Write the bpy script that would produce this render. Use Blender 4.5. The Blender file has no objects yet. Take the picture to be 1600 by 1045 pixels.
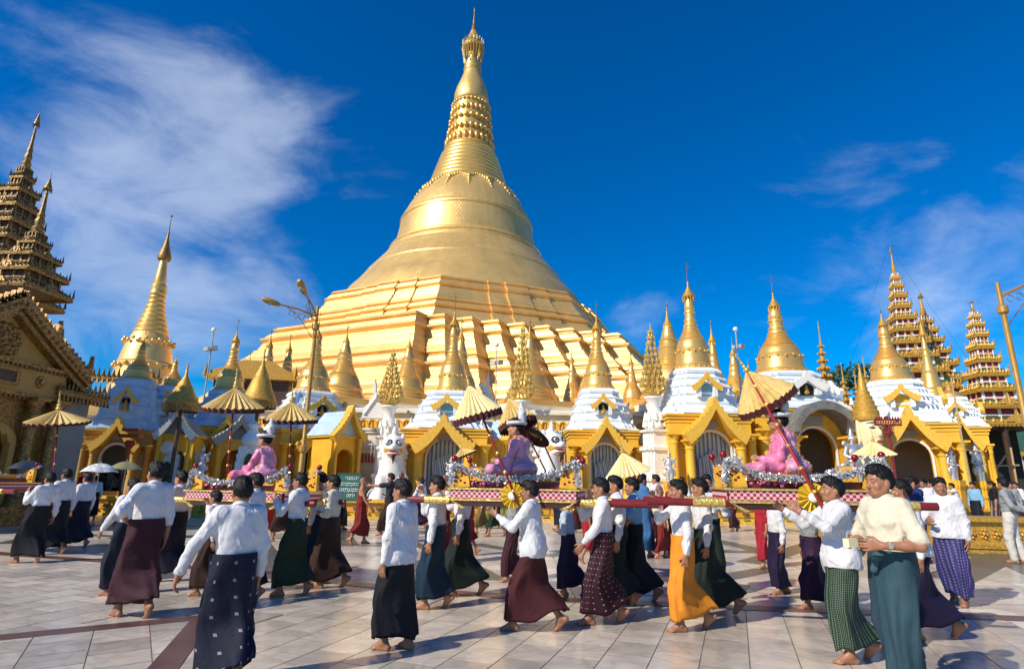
import bpy, bmesh, math, random
import numpy as np
D = bpy.data
SC = bpy.context.scene
COL = SC.collection
rnd = random.Random(11)
R = math.radians
sin, cos, PI = math.sin, math.cos, math.pi

# ---------------------------------------------------------------- camera, sky, sun, exposure
F_PX, PITCH, ROLL, EYE = 889.0, R(14.36), R(0.8), 1.6
_f = np.array([0, cos(PITCH), sin(PITCH)])
_u0 = np.array([0, -sin(PITCH), cos(PITCH)])
_r0 = np.array([1.0, 0, 0])
_r = cos(ROLL) * _r0 + sin(ROLL) * _u0
_u = -sin(ROLL) * _r0 + cos(ROLL) * _u0
cam_d = D.cameras.new('camera')
cam_d.sensor_width = 36
cam_d.lens = F_PX / 1600 * 36
cam_d.clip_end = 3000
cam = D.objects.new('camera', cam_d)
COL.objects.link(cam)
from mathutils import Matrix, Vector
cam.matrix_world = Matrix(((_r[0], _u[0], -_f[0], 0), (_r[1], _u[1], -_f[1], 0), (_r[2], _u[2], -_f[2], EYE), (0, 0, 0, 1)))
SC.camera = cam

SUN_EL, SUN_AZ = R(36), R(-127)          # azimuth of the sun measured from +Y towards +X: behind and left of the camera
sdir = Vector((sin(SUN_AZ) * cos(SUN_EL), cos(SUN_AZ) * cos(SUN_EL), sin(SUN_EL)))
ld = D.lights.new('sun', 'SUN')
ld.energy = 5.0
ld.angle = R(0.5)
ld.color = (1.0, 0.9, 0.74)
sun = D.objects.new('sun', ld)
COL.objects.link(sun)
sun.rotation_euler = sdir.to_track_quat('Z', 'Y').to_euler()

W = D.worlds.new('World')
SC.world = W
W.use_nodes = True
nt = W.node_tree
nt.nodes.clear()
L = nt.links.new
out = nt.nodes.new('ShaderNodeOutputWorld')
bg = nt.nodes.new('ShaderNodeBackground')
bg.inputs[1].default_value = 0.122
sky = nt.nodes.new('ShaderNodeTexSky')
sky.sky_type = 'NISHITA'
sky.sun_disc = False
sky.sun_elevation = SUN_EL
sky.sun_rotation = SUN_AZ
sky.air_density = 1.0
sky.dust_density = 0.0
sky.ozone_density = 4.0
hsv = nt.nodes.new('ShaderNodeHueSaturation')
hsv.inputs['Hue'].default_value = 0.51
hsv.inputs['Saturation'].default_value = 1.75
hsv.inputs['Value'].default_value = 1.12
L(sky.outputs[0], hsv.inputs['Color'])
tc = nt.nodes.new('ShaderNodeTexCoord')
# thin clouds: wispy noise on a flat layer overhead, thicker in a few banks
sep = nt.nodes.new('ShaderNodeSeparateXYZ')
L(tc.outputs['Generated'], sep.inputs[0])
def math_(op, a, b=None, clamp=False, tree=None):
    t = tree or nt
    n = t.nodes.new('ShaderNodeMath')
    n.operation = op
    n.use_clamp = clamp
    for i, x in enumerate((a, b)):
        if x is None: continue
        if isinstance(x, (int, float)): n.inputs[i].default_value = x
        else: t.links.new(x, n.inputs[i])
    return n.outputs[0]
zz = math_('ADD', math_('MAXIMUM', sep.outputs[2], 0.0), 0.25)
cmb = nt.nodes.new('ShaderNodeCombineXYZ')
L(math_('DIVIDE', sep.outputs[0], zz), cmb.inputs[0])
L(math_('DIVIDE', sep.outputs[1], zz), cmb.inputs[1])
def noise(scale, detail, rough, dist, vec, off=(0, 0, 0)):
    mp = nt.nodes.new('ShaderNodeMapping')
    mp.inputs['Location'].default_value = off
    L(vec, mp.inputs[0])
    n = nt.nodes.new('ShaderNodeTexNoise')
    n.inputs['Scale'].default_value = scale
    n.inputs['Detail'].default_value = detail
    n.inputs['Roughness'].default_value = rough
    n.inputs['Distortion'].default_value = dist
    L(mp.outputs[0], n.inputs['Vector'])
    return n.outputs['Fac']
mpw = nt.nodes.new('ShaderNodeMapping'); mpw.inputs['Rotation'].default_value = (0.2, -0.7, 0.3); mpw.inputs['Scale'].default_value = (0.55, 1.0, 1.35)
L(tc.outputs['Generated'], mpw.inputs[0])
n1 = noise(7.5, 11, 0.60, 0.35, mpw.outputs[0], (3.1, 0.4, 1.7))
n2 = noise(1.5, 3, 0.5, 0.2, tc.outputs['Generated'], (7.3, 2.2, 0.6))
def bank(px, py, size, gain):
    """a cloud bank round the direction of a point of the sky"""
    d = _f + _r * (px - 800) / F_PX + _u * (522.5 - py) / F_PX
    d = d / np.linalg.norm(d)
    vd = nt.nodes.new('ShaderNodeVectorMath')
    vd.operation = 'DISTANCE'
    L(tc.outputs['Generated'], vd.inputs[0])
    vd.inputs[1].default_value = d
    q = math_('DIVIDE', vd.outputs['Value'], size)
    g = math_('POWER', 2.718, math_('MULTIPLY', math_('MULTIPLY', q, q), -1.0))
    return math_('MULTIPLY', g, gain)
banks = None
for b in [(225, 170, .15, .42), (420, 190, .11, .32), (330, 330, .24, .32), (620, 240, .09, .34), (80, 470, .24, .32), (330, 500, .26, .27), (1420, 430, .19, .42), (975, 500, .10, .36), (1180, 470, .10, .14), (1290, 235, .10, .08), (1560, 480, .2, .2)]:
    v = bank(*b)
    banks = v if banks is None else math_('ADD', banks, v)
dens = math_('ADD', math_('MULTIPLY', n1, 0.95), math_('MULTIPLY', n2, 0.35))
dens = math_('ADD', dens, math_('MULTIPLY', banks, 0.75))
mr = nt.nodes.new('ShaderNodeMapRange')
mr.interpolation_type = 'SMOOTHSTEP'
mr.inputs['From Min'].default_value = 0.86
mr.inputs['From Max'].default_value = 1.34
L(dens, mr.inputs['Value'])
mx = nt.nodes.new('ShaderNodeMix')
mx.data_type = 'RGBA'
L(math_('MULTIPLY', mr.outputs[0], 0.50), mx.inputs['Factor'])
L(hsv.outputs[0], mx.inputs[6])
mx.inputs[7].default_value = (6.2, 7.0, 8.4, 1)
L(mx.outputs[2], bg.inputs[0])
L(bg.outputs[0], out.inputs[0])

SC.view_settings.view_transform = 'Standard'
SC.view_settings.look = 'None'
SC.view_settings.exposure = 0.0
SC.view_settings.gamma = 1.0
SC.view_settings.use_curve_mapping = False
SC.cycles.max_bounces = 6

# ---------------------------------------------------------------- where things stand
def ray(px, py): return _f + _r * (px - 800) / F_PX + _u * (522.5 - py) / F_PX
def gnd(px, py, z=0.0):
    d = ray(px, py); return d * ((z - EYE) / d[2]) + np.array([0, 0, EYE])
def at(px, py, Y):
    d = ray(px, py); return d * (Y / d[1]) + np.array([0, 0, EYE])
def zat(px, py, Y): return at(px, py, Y)[2]

# ---------------------------------------------------------------- materials
MATS = {}
def mat(name, col, rough=0.6, metal=0.0, var=0.12, vscale=3.0, bump=0.0, bscale=20.0, spec=0.5, attr=None, col2=None, detail=4, sheen=0, stretch=None):
    if name in MATS: return MATS[name]
    m = D.materials.new(name)
    m.use_nodes = True
    t = m.node_tree
    b = t.nodes['Principled BSDF']
    b.inputs['Roughness'].default_value = rough
    b.inputs['Metallic'].default_value = metal
    b.inputs['Specular IOR Level'].default_value = spec
    co = t.nodes.new('ShaderNodeTexCoord').outputs['Object']
    if stretch:
        mp = t.nodes.new('ShaderNodeMapping'); mp.inputs['Scale'].default_value = stretch
        t.links.new(co, mp.inputs[0]); co = mp.outputs[0]
    n = t.nodes.new('ShaderNodeTexNoise')
    n.inputs['Scale'].default_value = vscale
    n.inputs['Detail'].default_value = detail
    t.links.new(co, n.inputs['Vector'])
    mixn = t.nodes.new('ShaderNodeMix'); mixn.data_type = 'RGBA'
    rng = t.nodes.new('ShaderNodeMapRange')
    rng.inputs['From Min'].default_value = 0.3; rng.inputs['From Max'].default_value = 0.7
    t.links.new(n.outputs['Fac'], rng.inputs['Value'])
    t.links.new(rng.outputs[0], mixn.inputs['Factor'])
    c1 = [c * (1 - var) for c in col]
    c2 = col2 or [min(1, c * (1 + var)) for c in col]
    if attr:
        a = t.nodes.new('ShaderNodeAttribute'); a.attribute_name = attr
        mixn.inputs[6].default_value = (1 - var, 1 - var, 1 - var, 1); mixn.inputs[7].default_value = (1 + var, 1 + var, 1 + var, 1)
        mu = t.nodes.new('ShaderNodeMix'); mu.data_type = 'RGBA'; mu.blend_type = 'MULTIPLY'; mu.inputs['Factor'].default_value = 1
        t.links.new(a.outputs['Color'], mu.inputs[6]); t.links.new(mixn.outputs[2], mu.inputs[7])
        t.links.new(mu.outputs[2], b.inputs['Base Color'])
    else:
        mixn.inputs[6].default_value = (*c1, 1); mixn.inputs[7].default_value = (*c2[:3], 1)
        t.links.new(mixn.outputs[2], b.inputs['Base Color'])
    if bump:
        n3 = t.nodes.new('ShaderNodeTexNoise'); n3.inputs['Scale'].default_value = bscale; n3.inputs['Detail'].default_value = 5
        t.links.new(co, n3.inputs['Vector'])
        bp = t.nodes.new('ShaderNodeBump'); bp.inputs['Strength'].default_value = bump; bp.inputs['Distance'].default_value = 0.02
        t.links.new(n3.outputs['Fac'], bp.inputs['Height']); t.links.new(bp.outputs[0], b.inputs['Normal'])
    MATS[name] = m
    m['_mix'] = 1
    return m
def pbsdf(m): return m.node_tree.nodes['Principled BSDF']
def basecol_link(m):
    for l in m.node_tree.links:
        if l.to_socket == pbsdf(m).inputs['Base Color']: return l.from_socket
def overlay(m, fac_socket, col, scale_fac=1.0):
    """mixes a second colour over a material where fac is 1"""
    t = m.node_tree
    src = basecol_link(m)
    mi = t.nodes.new('ShaderNodeMix'); mi.data_type = 'RGBA'
    t.links.new(fac_socket, mi.inputs['Factor'])
    t.links.new(src, mi.inputs[6]); mi.inputs[7].default_value = (*col, 1)
    t.links.new(mi.outputs[2], pbsdf(m).inputs['Base Color'])
def uvsep(m, attr=None):
    t = m.node_tree
    tcn = t.nodes.new('ShaderNodeTexCoord'); s = t.nodes.new('ShaderNodeSeparateXYZ')
    t.links.new(tcn.outputs['UV'], s.inputs[0]); return t, s
def un(v): v = np.array(v, float); return v / np.linalg.norm(v)
def mm(t, op, a, b=None, c=None):
    n = t.nodes.new('ShaderNodeMath'); n.operation = op
    for i, x in enumerate((a, b, c)):
        if x is None: continue
        if isinstance(x, (int, float)): n.inputs[i].default_value = x
        else: t.links.new(x, n.inputs[i])
    return n.outputs[0]

GOLD = mat('gold_leaf', (0.84, 0.52, 0.15), 0.36, 0.55, 0.10, 0.35, 0.12, 6)
def gold_plates(name, col, rough, metal, r0, r1):
    m = mat(name, col, rough, metal, 0.10, 0.25, 0.0)
    t = m.node_tree
    g = t.nodes.new('ShaderNodeTexCoord')
    br = t.nodes.new('ShaderNodeTexBrick')
    mp = t.nodes.new('ShaderNodeMapping')
    sx = t.nodes.new('ShaderNodeSeparateXYZ'); t.links.new(g.outputs['Object'], sx.inputs[0])
    an = mm(t, 'ARCTAN2', sx.outputs[1], sx.outputs[0])
    cb = t.nodes.new('ShaderNodeCombineXYZ'); t.links.new(mm(t, 'MULTIPLY', an, 20.0), cb.inputs[0]); t.links.new(sx.outputs[2], cb.inputs[1])
    t.links.new(cb.outputs[0], br.inputs['Vector'])
    br.inputs['Color1'].default_value = (.35, .35, .35, 1); br.inputs['Color2'].default_value = (.65, .65, .65, 1); br.inputs['Mortar'].default_value = (0, 0, 0, 1)
    br.inputs['Scale'].default_value = 1.0; br.inputs['Mortar Size'].default_value = 0.02
    br.inputs['Brick Width'].default_value = 0.9; br.inputs['Row Height'].default_value = 0.5
    bp = t.nodes.new('ShaderNodeBump'); bp.inputs['Strength'].default_value = 0.35; bp.inputs['Distance'].default_value = 0.03
    t.links.new(br.outputs['Color'], bp.inputs['Height']); t.links.new(bp.outputs[0], pbsdf(m).inputs['Normal'])
    rr = t.nodes.new('ShaderNodeMapRange'); rr.inputs['To Min'].default_value = r0; rr.inputs['To Max'].default_value = r1
    t.links.new(br.outputs['Color'], rr.inputs['Value']); t.links.new(rr.outputs[0], pbsdf(m).inputs['Roughness'])
    # every plate has its own slight tone; weather streaks run down between them
    st = t.nodes.new('ShaderNodeTexNoise'); st.inputs['Scale'].default_value = 1.0; st.inputs['Detail'].default_value = 6
    cs = t.nodes.new('ShaderNodeCombineXYZ'); t.links.new(mm(t, 'MULTIPLY', an, 14.0), cs.inputs[0]); t.links.new(mm(t, 'MULTIPLY', sx.outputs[2], .16), cs.inputs[1]); t.links.new(cs.outputs[0], st.inputs['Vector'])
    hs = t.nodes.new('ShaderNodeHueSaturation'); t.links.new(basecol_link(m), hs.inputs['Color'])
    bw = t.nodes.new('ShaderNodeRGBToBW'); t.links.new(br.outputs['Color'], bw.inputs[0])
    t.links.new(mm(t, 'ADD', mm(t, 'MULTIPLY_ADD', bw.outputs[0], .22, .70), mm(t, 'MULTIPLY', st.outputs['Fac'], .38)), hs.inputs['Value'])
    t.links.new(hs.outputs[0], pbsdf(m).inputs['Base Color'])
    return m
GPLATE = gold_plates('gold_plates', (0.87, 0.545, 0.19), 0.40, 0.44, 0.34, 0.50)
GBELL = gold_plates('gold_bell_plating', (0.87, 0.57, 0.19), 0.42, 0.50, 0.36, 0.46)
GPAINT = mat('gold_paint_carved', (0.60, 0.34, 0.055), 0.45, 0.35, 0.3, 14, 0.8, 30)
OLDGOLD = mat('old_gilded_carving', (0.13, 0.07, 0.022), 0.42, 0.4, 0.4, 13, 1.0, 24, col2=(0.50, 0.29, 0.075))  # base darkened for the left towers' shade; bright mottling painted as glints
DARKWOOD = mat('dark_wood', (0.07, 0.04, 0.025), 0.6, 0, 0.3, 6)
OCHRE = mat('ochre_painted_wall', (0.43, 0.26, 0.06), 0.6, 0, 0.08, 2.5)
YEL = mat('yellow_painted_plaster', (0.80, 0.46, 0.035), 0.55, 0, 0.10, 2.2, 0.15, 25)
YELC = mat('yellow_carved_stucco', (0.80, 0.47, 0.05), 0.55, 0, 0.22, 22, 1.0, 38)
WHITE = mat('white_lime_plaster', (0.84, 0.82, 0.76), 0.65, 0, 0.06, 2.0, 0.15, 18)
CREAM = mat('cream_lime_plaster', (0.84, 0.77, 0.60), 0.65, 0, 0.08, 1.5, 0.1, 18)
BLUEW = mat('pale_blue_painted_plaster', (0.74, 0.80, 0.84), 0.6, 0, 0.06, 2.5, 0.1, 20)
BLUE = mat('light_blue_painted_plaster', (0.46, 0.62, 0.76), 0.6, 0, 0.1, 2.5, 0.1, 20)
GREYW = mat('grey_plaster_wall', (0.30, 0.30, 0.28), 0.8, 0, 0.12, 1.2)
REDB = mat('red_brick_paint', (0.42, 0.11, 0.05), 0.7, 0, 0.12, 4)
DARKIN = mat('interior_shade', (0.03, 0.025, 0.02), 0.9)  # near-black colour stands in for the shade inside openings
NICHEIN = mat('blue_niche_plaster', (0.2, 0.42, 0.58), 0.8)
METAL = mat('grey_painted_steel', (0.42, 0.43, 0.42), 0.5, 0.3)
POLEM = mat('brown_gold_painted_pole', (0.46, 0.26, 0.06), 0.45, 0.3, 0.15, 4)
SILVER = mat('silver_painted_stucco', (0.62, 0.62, 0.62), 0.35, 0.55, 0.2, 14, 0.6, 30)
MAROON = mat('maroon_lacquer', (0.20, 0.018, 0.02), 0.35, 0, 0.15, 5)
GREENR = mat('green_roof_sheet', (0.03, 0.10, 0.06), 0.6, 0, 0.2, 5)
REDW = mat('red_painted_panel', (0.30, 0.03, 0.025), 0.6)
FOIL = mat('gold_foil', (0.78, 0.55, 0.16), 0.3, 0.5, 0.3, 25, 0.8, 30)
TINSEL = mat('silver_tinsel', (0.74, 0.75, 0.78), 0.3, 0.65, 0.35, 60)
BLACKM = mat('black_paint', (0.015, 0.015, 0.016), 0.5)
GREENB = mat('green_chalkboard', (0.015, 0.11, 0.07), 0.6)
LETTER = mat('white_lettering', (0.8, 0.82, 0.8), 0.6)
BAMBOO = mat('bamboo', (0.5, 0.34, 0.15), 0.6)
LEAF = mat('tree_leaf', (0.05, 0.09, 0.03), 0.7, 0, 0.4, 3)
BARK = mat('bark', (0.12, 0.08, 0.05), 0.9)

# ---------------------------------------------------------------- mesh tools
class MB:
    def __init__(s): s.v = []; s.f = []
    def add(s, v, f):
        o = len(s.v); s.v.extend([tuple(map(float, p)) for p in v]); s.f.extend([tuple(i + o for i in q) for q in f]); return s
    def box(s, x, y, z, sx, sy, sz, rot=0, top=1.0):
        c, n = cos(rot), sin(rot); v = []
        for k, q in ((-.5, 1), (.5, top)):
            for a, b in ((-.5, -.5), (.5, -.5), (.5, .5), (-.5, .5)):
                X, Y = a * sx * q, b * sy * q
                v.append((x + X * c - Y * n, y + X * n + Y * c, z + k * sz))
        return s.add(v, [(3, 2, 1, 0), (4, 5, 6, 7), (0, 1, 5, 4), (1, 2, 6, 5), (2, 3, 7, 6), (3, 0, 4, 7)])
    def loft(s, rings, cap0=True, cap1=True):
        n = len(rings[0]); v = [p for r in rings for p in r]; f = []
        for i in range(len(rings) - 1):
            for j in range(n):
                k = (j + 1) % n
                f.append((i * n + j, i * n + k, (i + 1) * n + k, (i + 1) * n + j))
        if cap0: f.append(tuple(range(n - 1, -1, -1)))
        if cap1: f.append(tuple(range((len(rings) - 1) * n, len(rings) * n)))
        return s.add(v, f)
    def lathe(s, prof, n=16, x=0, y=0, z=0, ph=0):
        return s.loft([[(x + r * cos(2 * PI * j / n + ph), y + r * sin(2 * PI * j / n + ph), z + h) for j in range(n)] for r, h in prof])
    def tube(s, pts, rad, n=6, cap=True):
        pts = [Vector(p) for p in pts]
        rads = rad if hasattr(rad, '__len__') else [rad] * len(pts)
        rings = []; up = Vector((0.13, 0.21, 1))
        for i, p in enumerate(pts):
            t = (pts[min(i + 1, len(pts) - 1)] - pts[max(i - 1, 0)]).normalized()
            if i == 0:
                if abs(t.dot(up.normalized())) > .95: up = Vector((1, .1, 0))
                a = t.cross(up).normalized()
            else:
                a = (a - t * a.dot(t)).normalized()
            b = t.cross(a)
            rings.append([p + (a * cos(2 * PI * j / n) + b * sin(2 * PI * j / n)) * rads[i] for j in range(n)])
        return s.loft(rings, cap, cap)
    def ball(s, x, y, z, r, n=8, sz=1.0, sx=1, sy=1):
        m = max(3, n // 2)
        rings = []
        for i in range(m + 1):
            a = -PI / 2 + PI * i / m
            rr = max(1e-3 * r, r * cos(a))
            rings.append([(x + rr * cos(2 * PI * j / n) * sx, y + rr * sin(2 * PI * j / n) * sy, z + r * sin(a) * sz) for j in range(n)])
        return s.loft(rings)
    def extr(s, poly, y0, y1):
        """polygon in x,z extruded along y"""
        n = len(poly)
        a = sum(poly[i][0] * poly[(i + 1) % n][1] - poly[(i + 1) % n][0] * poly[i][1] for i in range(n))
        if a < 0: poly = poly[::-1]
        v = [(x, y0, z) for x, z in poly] + [(x, y1, z) for x, z in poly]
        f = [tuple(range(n)), tuple(range(2 * n - 1, n - 1, -1))]
        for i in range(n):
            k = (i + 1) % n; f.append((i, i + n, k + n, k))
        return s.add(v, f)
    def band(s, inner, outer, y0, y1):
        """ring strip between two open outlines in x,z, given thickness along y"""
        n = len(inner)
        v = [(x, y0, z) for x, z in inner] + [(x, y0, z) for x, z in outer] + [(x, y1, z) for x, z in inner] + [(x, y1, z) for x, z in outer]
        f = []
        for i in range(n - 1):
            f += [(i, n + i, n + i + 1, i + 1), (2 * n + i, 2 * n + i + 1, 3 * n + i + 1, 3 * n + i), (i, i + 1, 2 * n + i + 1, 2 * n + i), (n + i, 3 * n + i, 3 * n + i + 1, n + i + 1)]
        f += [(0, 2 * n, 3 * n, n), (n - 1, 2 * n - 1, 4 * n - 1, 3 * n - 1)]
        return s.add(v, f)

def mesh(name, v, f):
    me = D.meshes.new(name)
    me.from_pydata(v, [], f)
    me.update()
    return me
def fixn(me):
    bm = bmesh.new(); bm.from_mesh(me); bmesh.ops.recalc_face_normals(bm, faces=bm.faces); bm.to_mesh(me); bm.free()
def link(name, me, m=None, parent=None, loc=None, rot=None):
    o = D.objects.new(name, me)
    COL.objects.link(o)
    if m is not None and me is not None and not me.materials:
        me.materials.append(m)
    if parent is not None: o.parent = parent
    if loc is not None: o.location = loc
    if rot is not None: o.rotation_euler = rot if hasattr(rot, '__len__') else (0, 0, rot)
    return o
def obj(name, mb, m, parent=None, loc=None, rot=None, smooth=None, fix=True):
    me = mesh(name, mb.v, mb.f) if isinstance(mb, MB) else mb
    if isinstance(mb, MB) and fix: fixn(me)
    if smooth is not None:
        me.polygons.foreach_set('use_smooth', [True] * len(me.polygons))
        if smooth < 3: me.set_sharp_from_angle(angle=smooth)
    return link(name, me, m, parent, loc, rot)
def tag(o, label=None, cat=None, group=None, kind=None):
    if label: o['label'] = label
    if cat: o['category'] = cat
    if group: o['group'] = group
    if kind: o['kind'] = kind
    return o
def thing(name, label, cat, loc=(0, 0, 0), rot=0, group=None, scale=1):
    o = D.objects.new(name, None)
    COL.objects.link(o)
    o.location = loc; o.rotation_euler = (0, 0, rot); o.scale = (scale,) * 3
    o.empty_display_size = 0.2
    return tag(o, label, cat, group)
def copy_tree(o, parent=None):
    c = o.copy(); COL.objects.link(c)
    if parent is not None: c.parent = parent
    for ch in list(o.children): copy_tree(ch, c)
    return c
def redent(a, n, s):
    q = []
    for k in range(n): q += [(a - k * s, a - n * s + k * s), (a - (k + 1) * s, a - n * s + k * s)]
    q.append((a - n * s, a))
    pts = []
    for i in range(4):
        c, d = [(1, 0), (0, 1), (-1, 0), (0, -1)][i]
        pts += [(x * c - y * d, x * d + y * c) for x, y in q]
    return pts
def redloft(mb, prof, n, s_of):
    mb.loft([[(x, y, z) for x, y in redent(a, n, s_of(a))] for a, z in prof]); return mb

# ---------------------------------------------------------------- organic shapes: signed distance fields turned into one continuous skin
class Sdf:
    def __init__(s): s.p = []
    def cap(s, a, b, ra, rb=None, k=.03, op='u'):
        s.p.append(('c', np.array(a, float), np.array(b, float), float(ra), float(ra if rb is None else rb), k, op)); return s
    def ell(s, c, r, k=.03, op='u', M=None):
        s.p.append(('e', np.array(c, float), np.array(r, float), M, 0, k, op)); return s
    def cut(s, n, off):
        """keep the side where n.p < off"""
        s.p.append(('p', np.array(n, float), off, None, 0, 0, 'cut')); return s
    def field(s, xs, ys, zs, vox):
        A = np.full((len(xs), len(ys), len(zs)), 1.0, np.float32)
        for t, a, b, c, d, k, op in s.p:
            if t == 'p':
                q = a[0] * xs[:, None, None] + a[1] * ys[None, :, None] + a[2] * zs[None, None, :] - b
                np.maximum(A, q.astype(np.float32), out=A); continue
            if t == 'c':
                m = max(c, d) + k + 3 * vox; lo = np.minimum(a, b) - m; hi = np.maximum(a, b) + m
            else:
                rr = b if c is None else np.full(3, b.max()); m = k + 3 * vox; lo = a - rr - m; hi = a + rr + m
            sl = []
            for ax, l, h in zip((xs, ys, zs), lo, hi):
                sl.append(slice(max(0, np.searchsorted(ax, l)), np.searchsorted(ax, h)))
            if any(q.start >= q.stop for q in sl): continue
            X = xs[sl[0]][:, None, None]; Y = ys[sl[1]][None, :, None]; Z = zs[sl[2]][None, None, :]
            sub = A[sl[0], sl[1], sl[2]]
            if t == 'c':
                ab = b - a; l2 = max(ab @ ab, 1e-9)
                h = np.clip(((X - a[0]) * ab[0] + (Y - a[1]) * ab[1] + (Z - a[2]) * ab[2]) / l2, 0, 1)
                q = np.sqrt((X - a[0] - h * ab[0]) ** 2 + (Y - a[1] - h * ab[1]) ** 2 + (Z - a[2] - h * ab[2]) ** 2) - (c + (d - c) * h)
            else:
                X = X - a[0]; Y = Y - a[1]; Z = Z - a[2]
                if c is not None:
                    X, Y, Z = (c[0, 0] * X + c[1, 0] * Y + c[2, 0] * Z, c[0, 1] * X + c[1, 1] * Y + c[2, 1] * Z, c[0, 2] * X + c[1, 2] * Y + c[2, 2] * Z)
                k0 = np.sqrt((X / b[0]) ** 2 + (Y / b[1]) ** 2 + (Z / b[2]) ** 2)
                k1 = np.sqrt((X / b[0] ** 2) ** 2 + (Y / b[1] ** 2) ** 2 + (Z / b[2] ** 2) ** 2)
                q = k0 * (k0 - 1) / np.maximum(k1, 1e-6)
                q = np.where(k0 < 1e-3, -b.min(), q)
            if op == 'u':
                h = np.clip(.5 + .5 * (sub - q) / k, 0, 1)
                A[sl[0], sl[1], sl[2]] = sub * (1 - h) + q * h - k * h * (1 - h)
            else:
                h = np.clip(.5 - .5 * (sub + q) / k, 0, 1)
                A[sl[0], sl[1], sl[2]] = sub * (1 - h) - q * h + k * h * (1 - h)
        return A
    def bounds(s):
        lo = np.full(3, 9.); hi = -lo
        for t, a, b, c, d, k, op in s.p:
            if op != 'u': continue
            if t == 'c': l, h, r = np.minimum(a, b), np.maximum(a, b), max(c, d)
            else: l, h, r = a, a, (b if c is None else b.max())
            lo = np.minimum(lo, l - r); hi = np.maximum(hi, h + r)
        return lo, hi
    def skin(s, vox, zf=None):
        lo, hi = s.bounds(); lo = lo - 2.5 * vox; hi = hi + 2.5 * vox
        xs = np.arange(lo[0], hi[0], vox); ys = np.arange(lo[1], hi[1], vox)
        if zf is None: zs = np.arange(lo[2], hi[2], vox)
        else:
            zs = [lo[2]]
            while zs[-1] < hi[2]: zs.append(zs[-1] + vox * zf(zs[-1]))
            zs = np.array(zs)
        A = s.field(xs, ys, zs, vox * (1 if zf is None else 2))
        return nets(A, xs, ys, zs)

_CO = np.array([(i, j, k) for i in (0, 1) for j in (0, 1) for k in (0, 1)])
_ED = [(a, b) for a in range(8) for b in range(a + 1, 8) if np.abs(_CO[a] - _CO[b]).sum() == 1]
def nets(A, xs, ys, zs):
    S = A < 0
    c = np.zeros(tuple(n - 1 for n in A.shape), np.int8)
    sh = c.shape
    for o in _CO: c += S[o[0]:o[0] + sh[0], o[1]:o[1] + sh[1], o[2]:o[2] + sh[2]]
    I = np.argwhere((c > 0) & (c < 8))
    idx = np.full(sh, -1, np.int32); idx[I[:, 0], I[:, 1], I[:, 2]] = np.arange(len(I))
    val = np.stack([A[I[:, 0] + o[0], I[:, 1] + o[1], I[:, 2] + o[2]] for o in _CO], 1)
    acc = np.zeros((len(I), 3)); cnt = np.zeros(len(I))
    for a, b in _ED:
        va, vb = val[:, a], val[:, b]; m = (va < 0) != (vb < 0)
        t = np.where(m, va / np.where(m, va - vb, 1), 0)
        acc += np.where(m[:, None], _CO[a] + t[:, None] * (_CO[b] - _CO[a]), 0); cnt += m
    P = I + acc / cnt[:, None]
    V = np.stack([np.interp(P[:, i], np.arange(len(ax)), ax) for i, ax in enumerate((xs, ys, zs))], 1)
    Q = []
    for ax in range(3):
        o1, o2 = [(1, 2), (2, 0), (0, 1)][ax]
        s0 = [slice(None)] * 3; s1 = [slice(None)] * 3
        s0[ax] = slice(0, -1); s1[ax] = slice(1, None)
        E = np.argwhere(S[tuple(s0)] != S[tuple(s1)])
        E = E[(E[:, o1] > 0) & (E[:, o2] > 0) & (E[:, o1] < sh[o1]) & (E[:, o2] < sh[o2])]
        d1 = np.zeros(3, int); d1[o1] = 1; d2 = np.zeros(3, int); d2[o2] = 1
        g = lambda e: idx[e[:, 0], e[:, 1], e[:, 2]]
        q = np.stack([g(E - d1 - d2), g(E - d2), g(E), g(E - d1)], 1)
        fl = ~S[E[:, 0], E[:, 1], E[:, 2]]
        q[fl] = q[fl][:, ::-1]
        Q.append(q)
    Q = np.concatenate(Q)
    return V, Q[(Q >= 0).all(1)]
def qmesh(name, V, Q, smooth=True):
    me = D.meshes.new(name)
    me.vertices.add(len(V)); me.vertices.foreach_set('co', np.asarray(V, np.float32).ravel())
    me.loops.add(Q.size); me.loops.foreach_set('vertex_index', np.asarray(Q, np.int32).ravel())
    me.polygons.add(len(Q)); me.polygons.foreach_set('loop_start', np.arange(0, Q.size, Q.shape[1], dtype=np.int32))
    me.update(calc_edges=True)
    if smooth: me.polygons.foreach_set('use_smooth', [True] * len(Q))
    return me
def normals(me):
    a = np.zeros(len(me.vertices) * 3, np.float32); me.vertex_normals.foreach_get('vector', a); return a.reshape(-1, 3)
def displace(me, fn):
    V = np.zeros(len(me.vertices) * 3, np.float32); me.vertices.foreach_get('co', V); V = V.reshape(-1, 3)
    V = V + normals(me) * fn(V)[:, None]
    me.vertices.foreach_set('co', V.astype(np.float32).ravel()); me.update()
def colattr(me, C):
    a = me.color_attributes.new('Col', 'FLOAT_COLOR', 'POINT')
    a.data.foreach_set('color', np.concatenate([C, np.ones((len(C), 1))], 1).astype(np.float32).ravel())
def verts(me):
    V = np.zeros(len(me.vertices) * 3, np.float32); me.vertices.foreach_get('co', V); return V.reshape(-1, 3)

SKIN = mat('skin', (1, 1, 1), 0.48, 0, 0.08, 9, 0.08, 60, attr='Col')
pbsdf(SKIN).inputs['Subsurface Weight'].default_value = 0.0
HAIR = mat('black_hair', (0.008, 0.007, 0.007), 0.5, 0, 0.3, 60, 0.35, 120, spec=0.3)
PAINT = mat('painted_stucco', (1, 1, 1), 0.55, 0, 0.05, 4, 0.1, 20, attr='Col')

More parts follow.
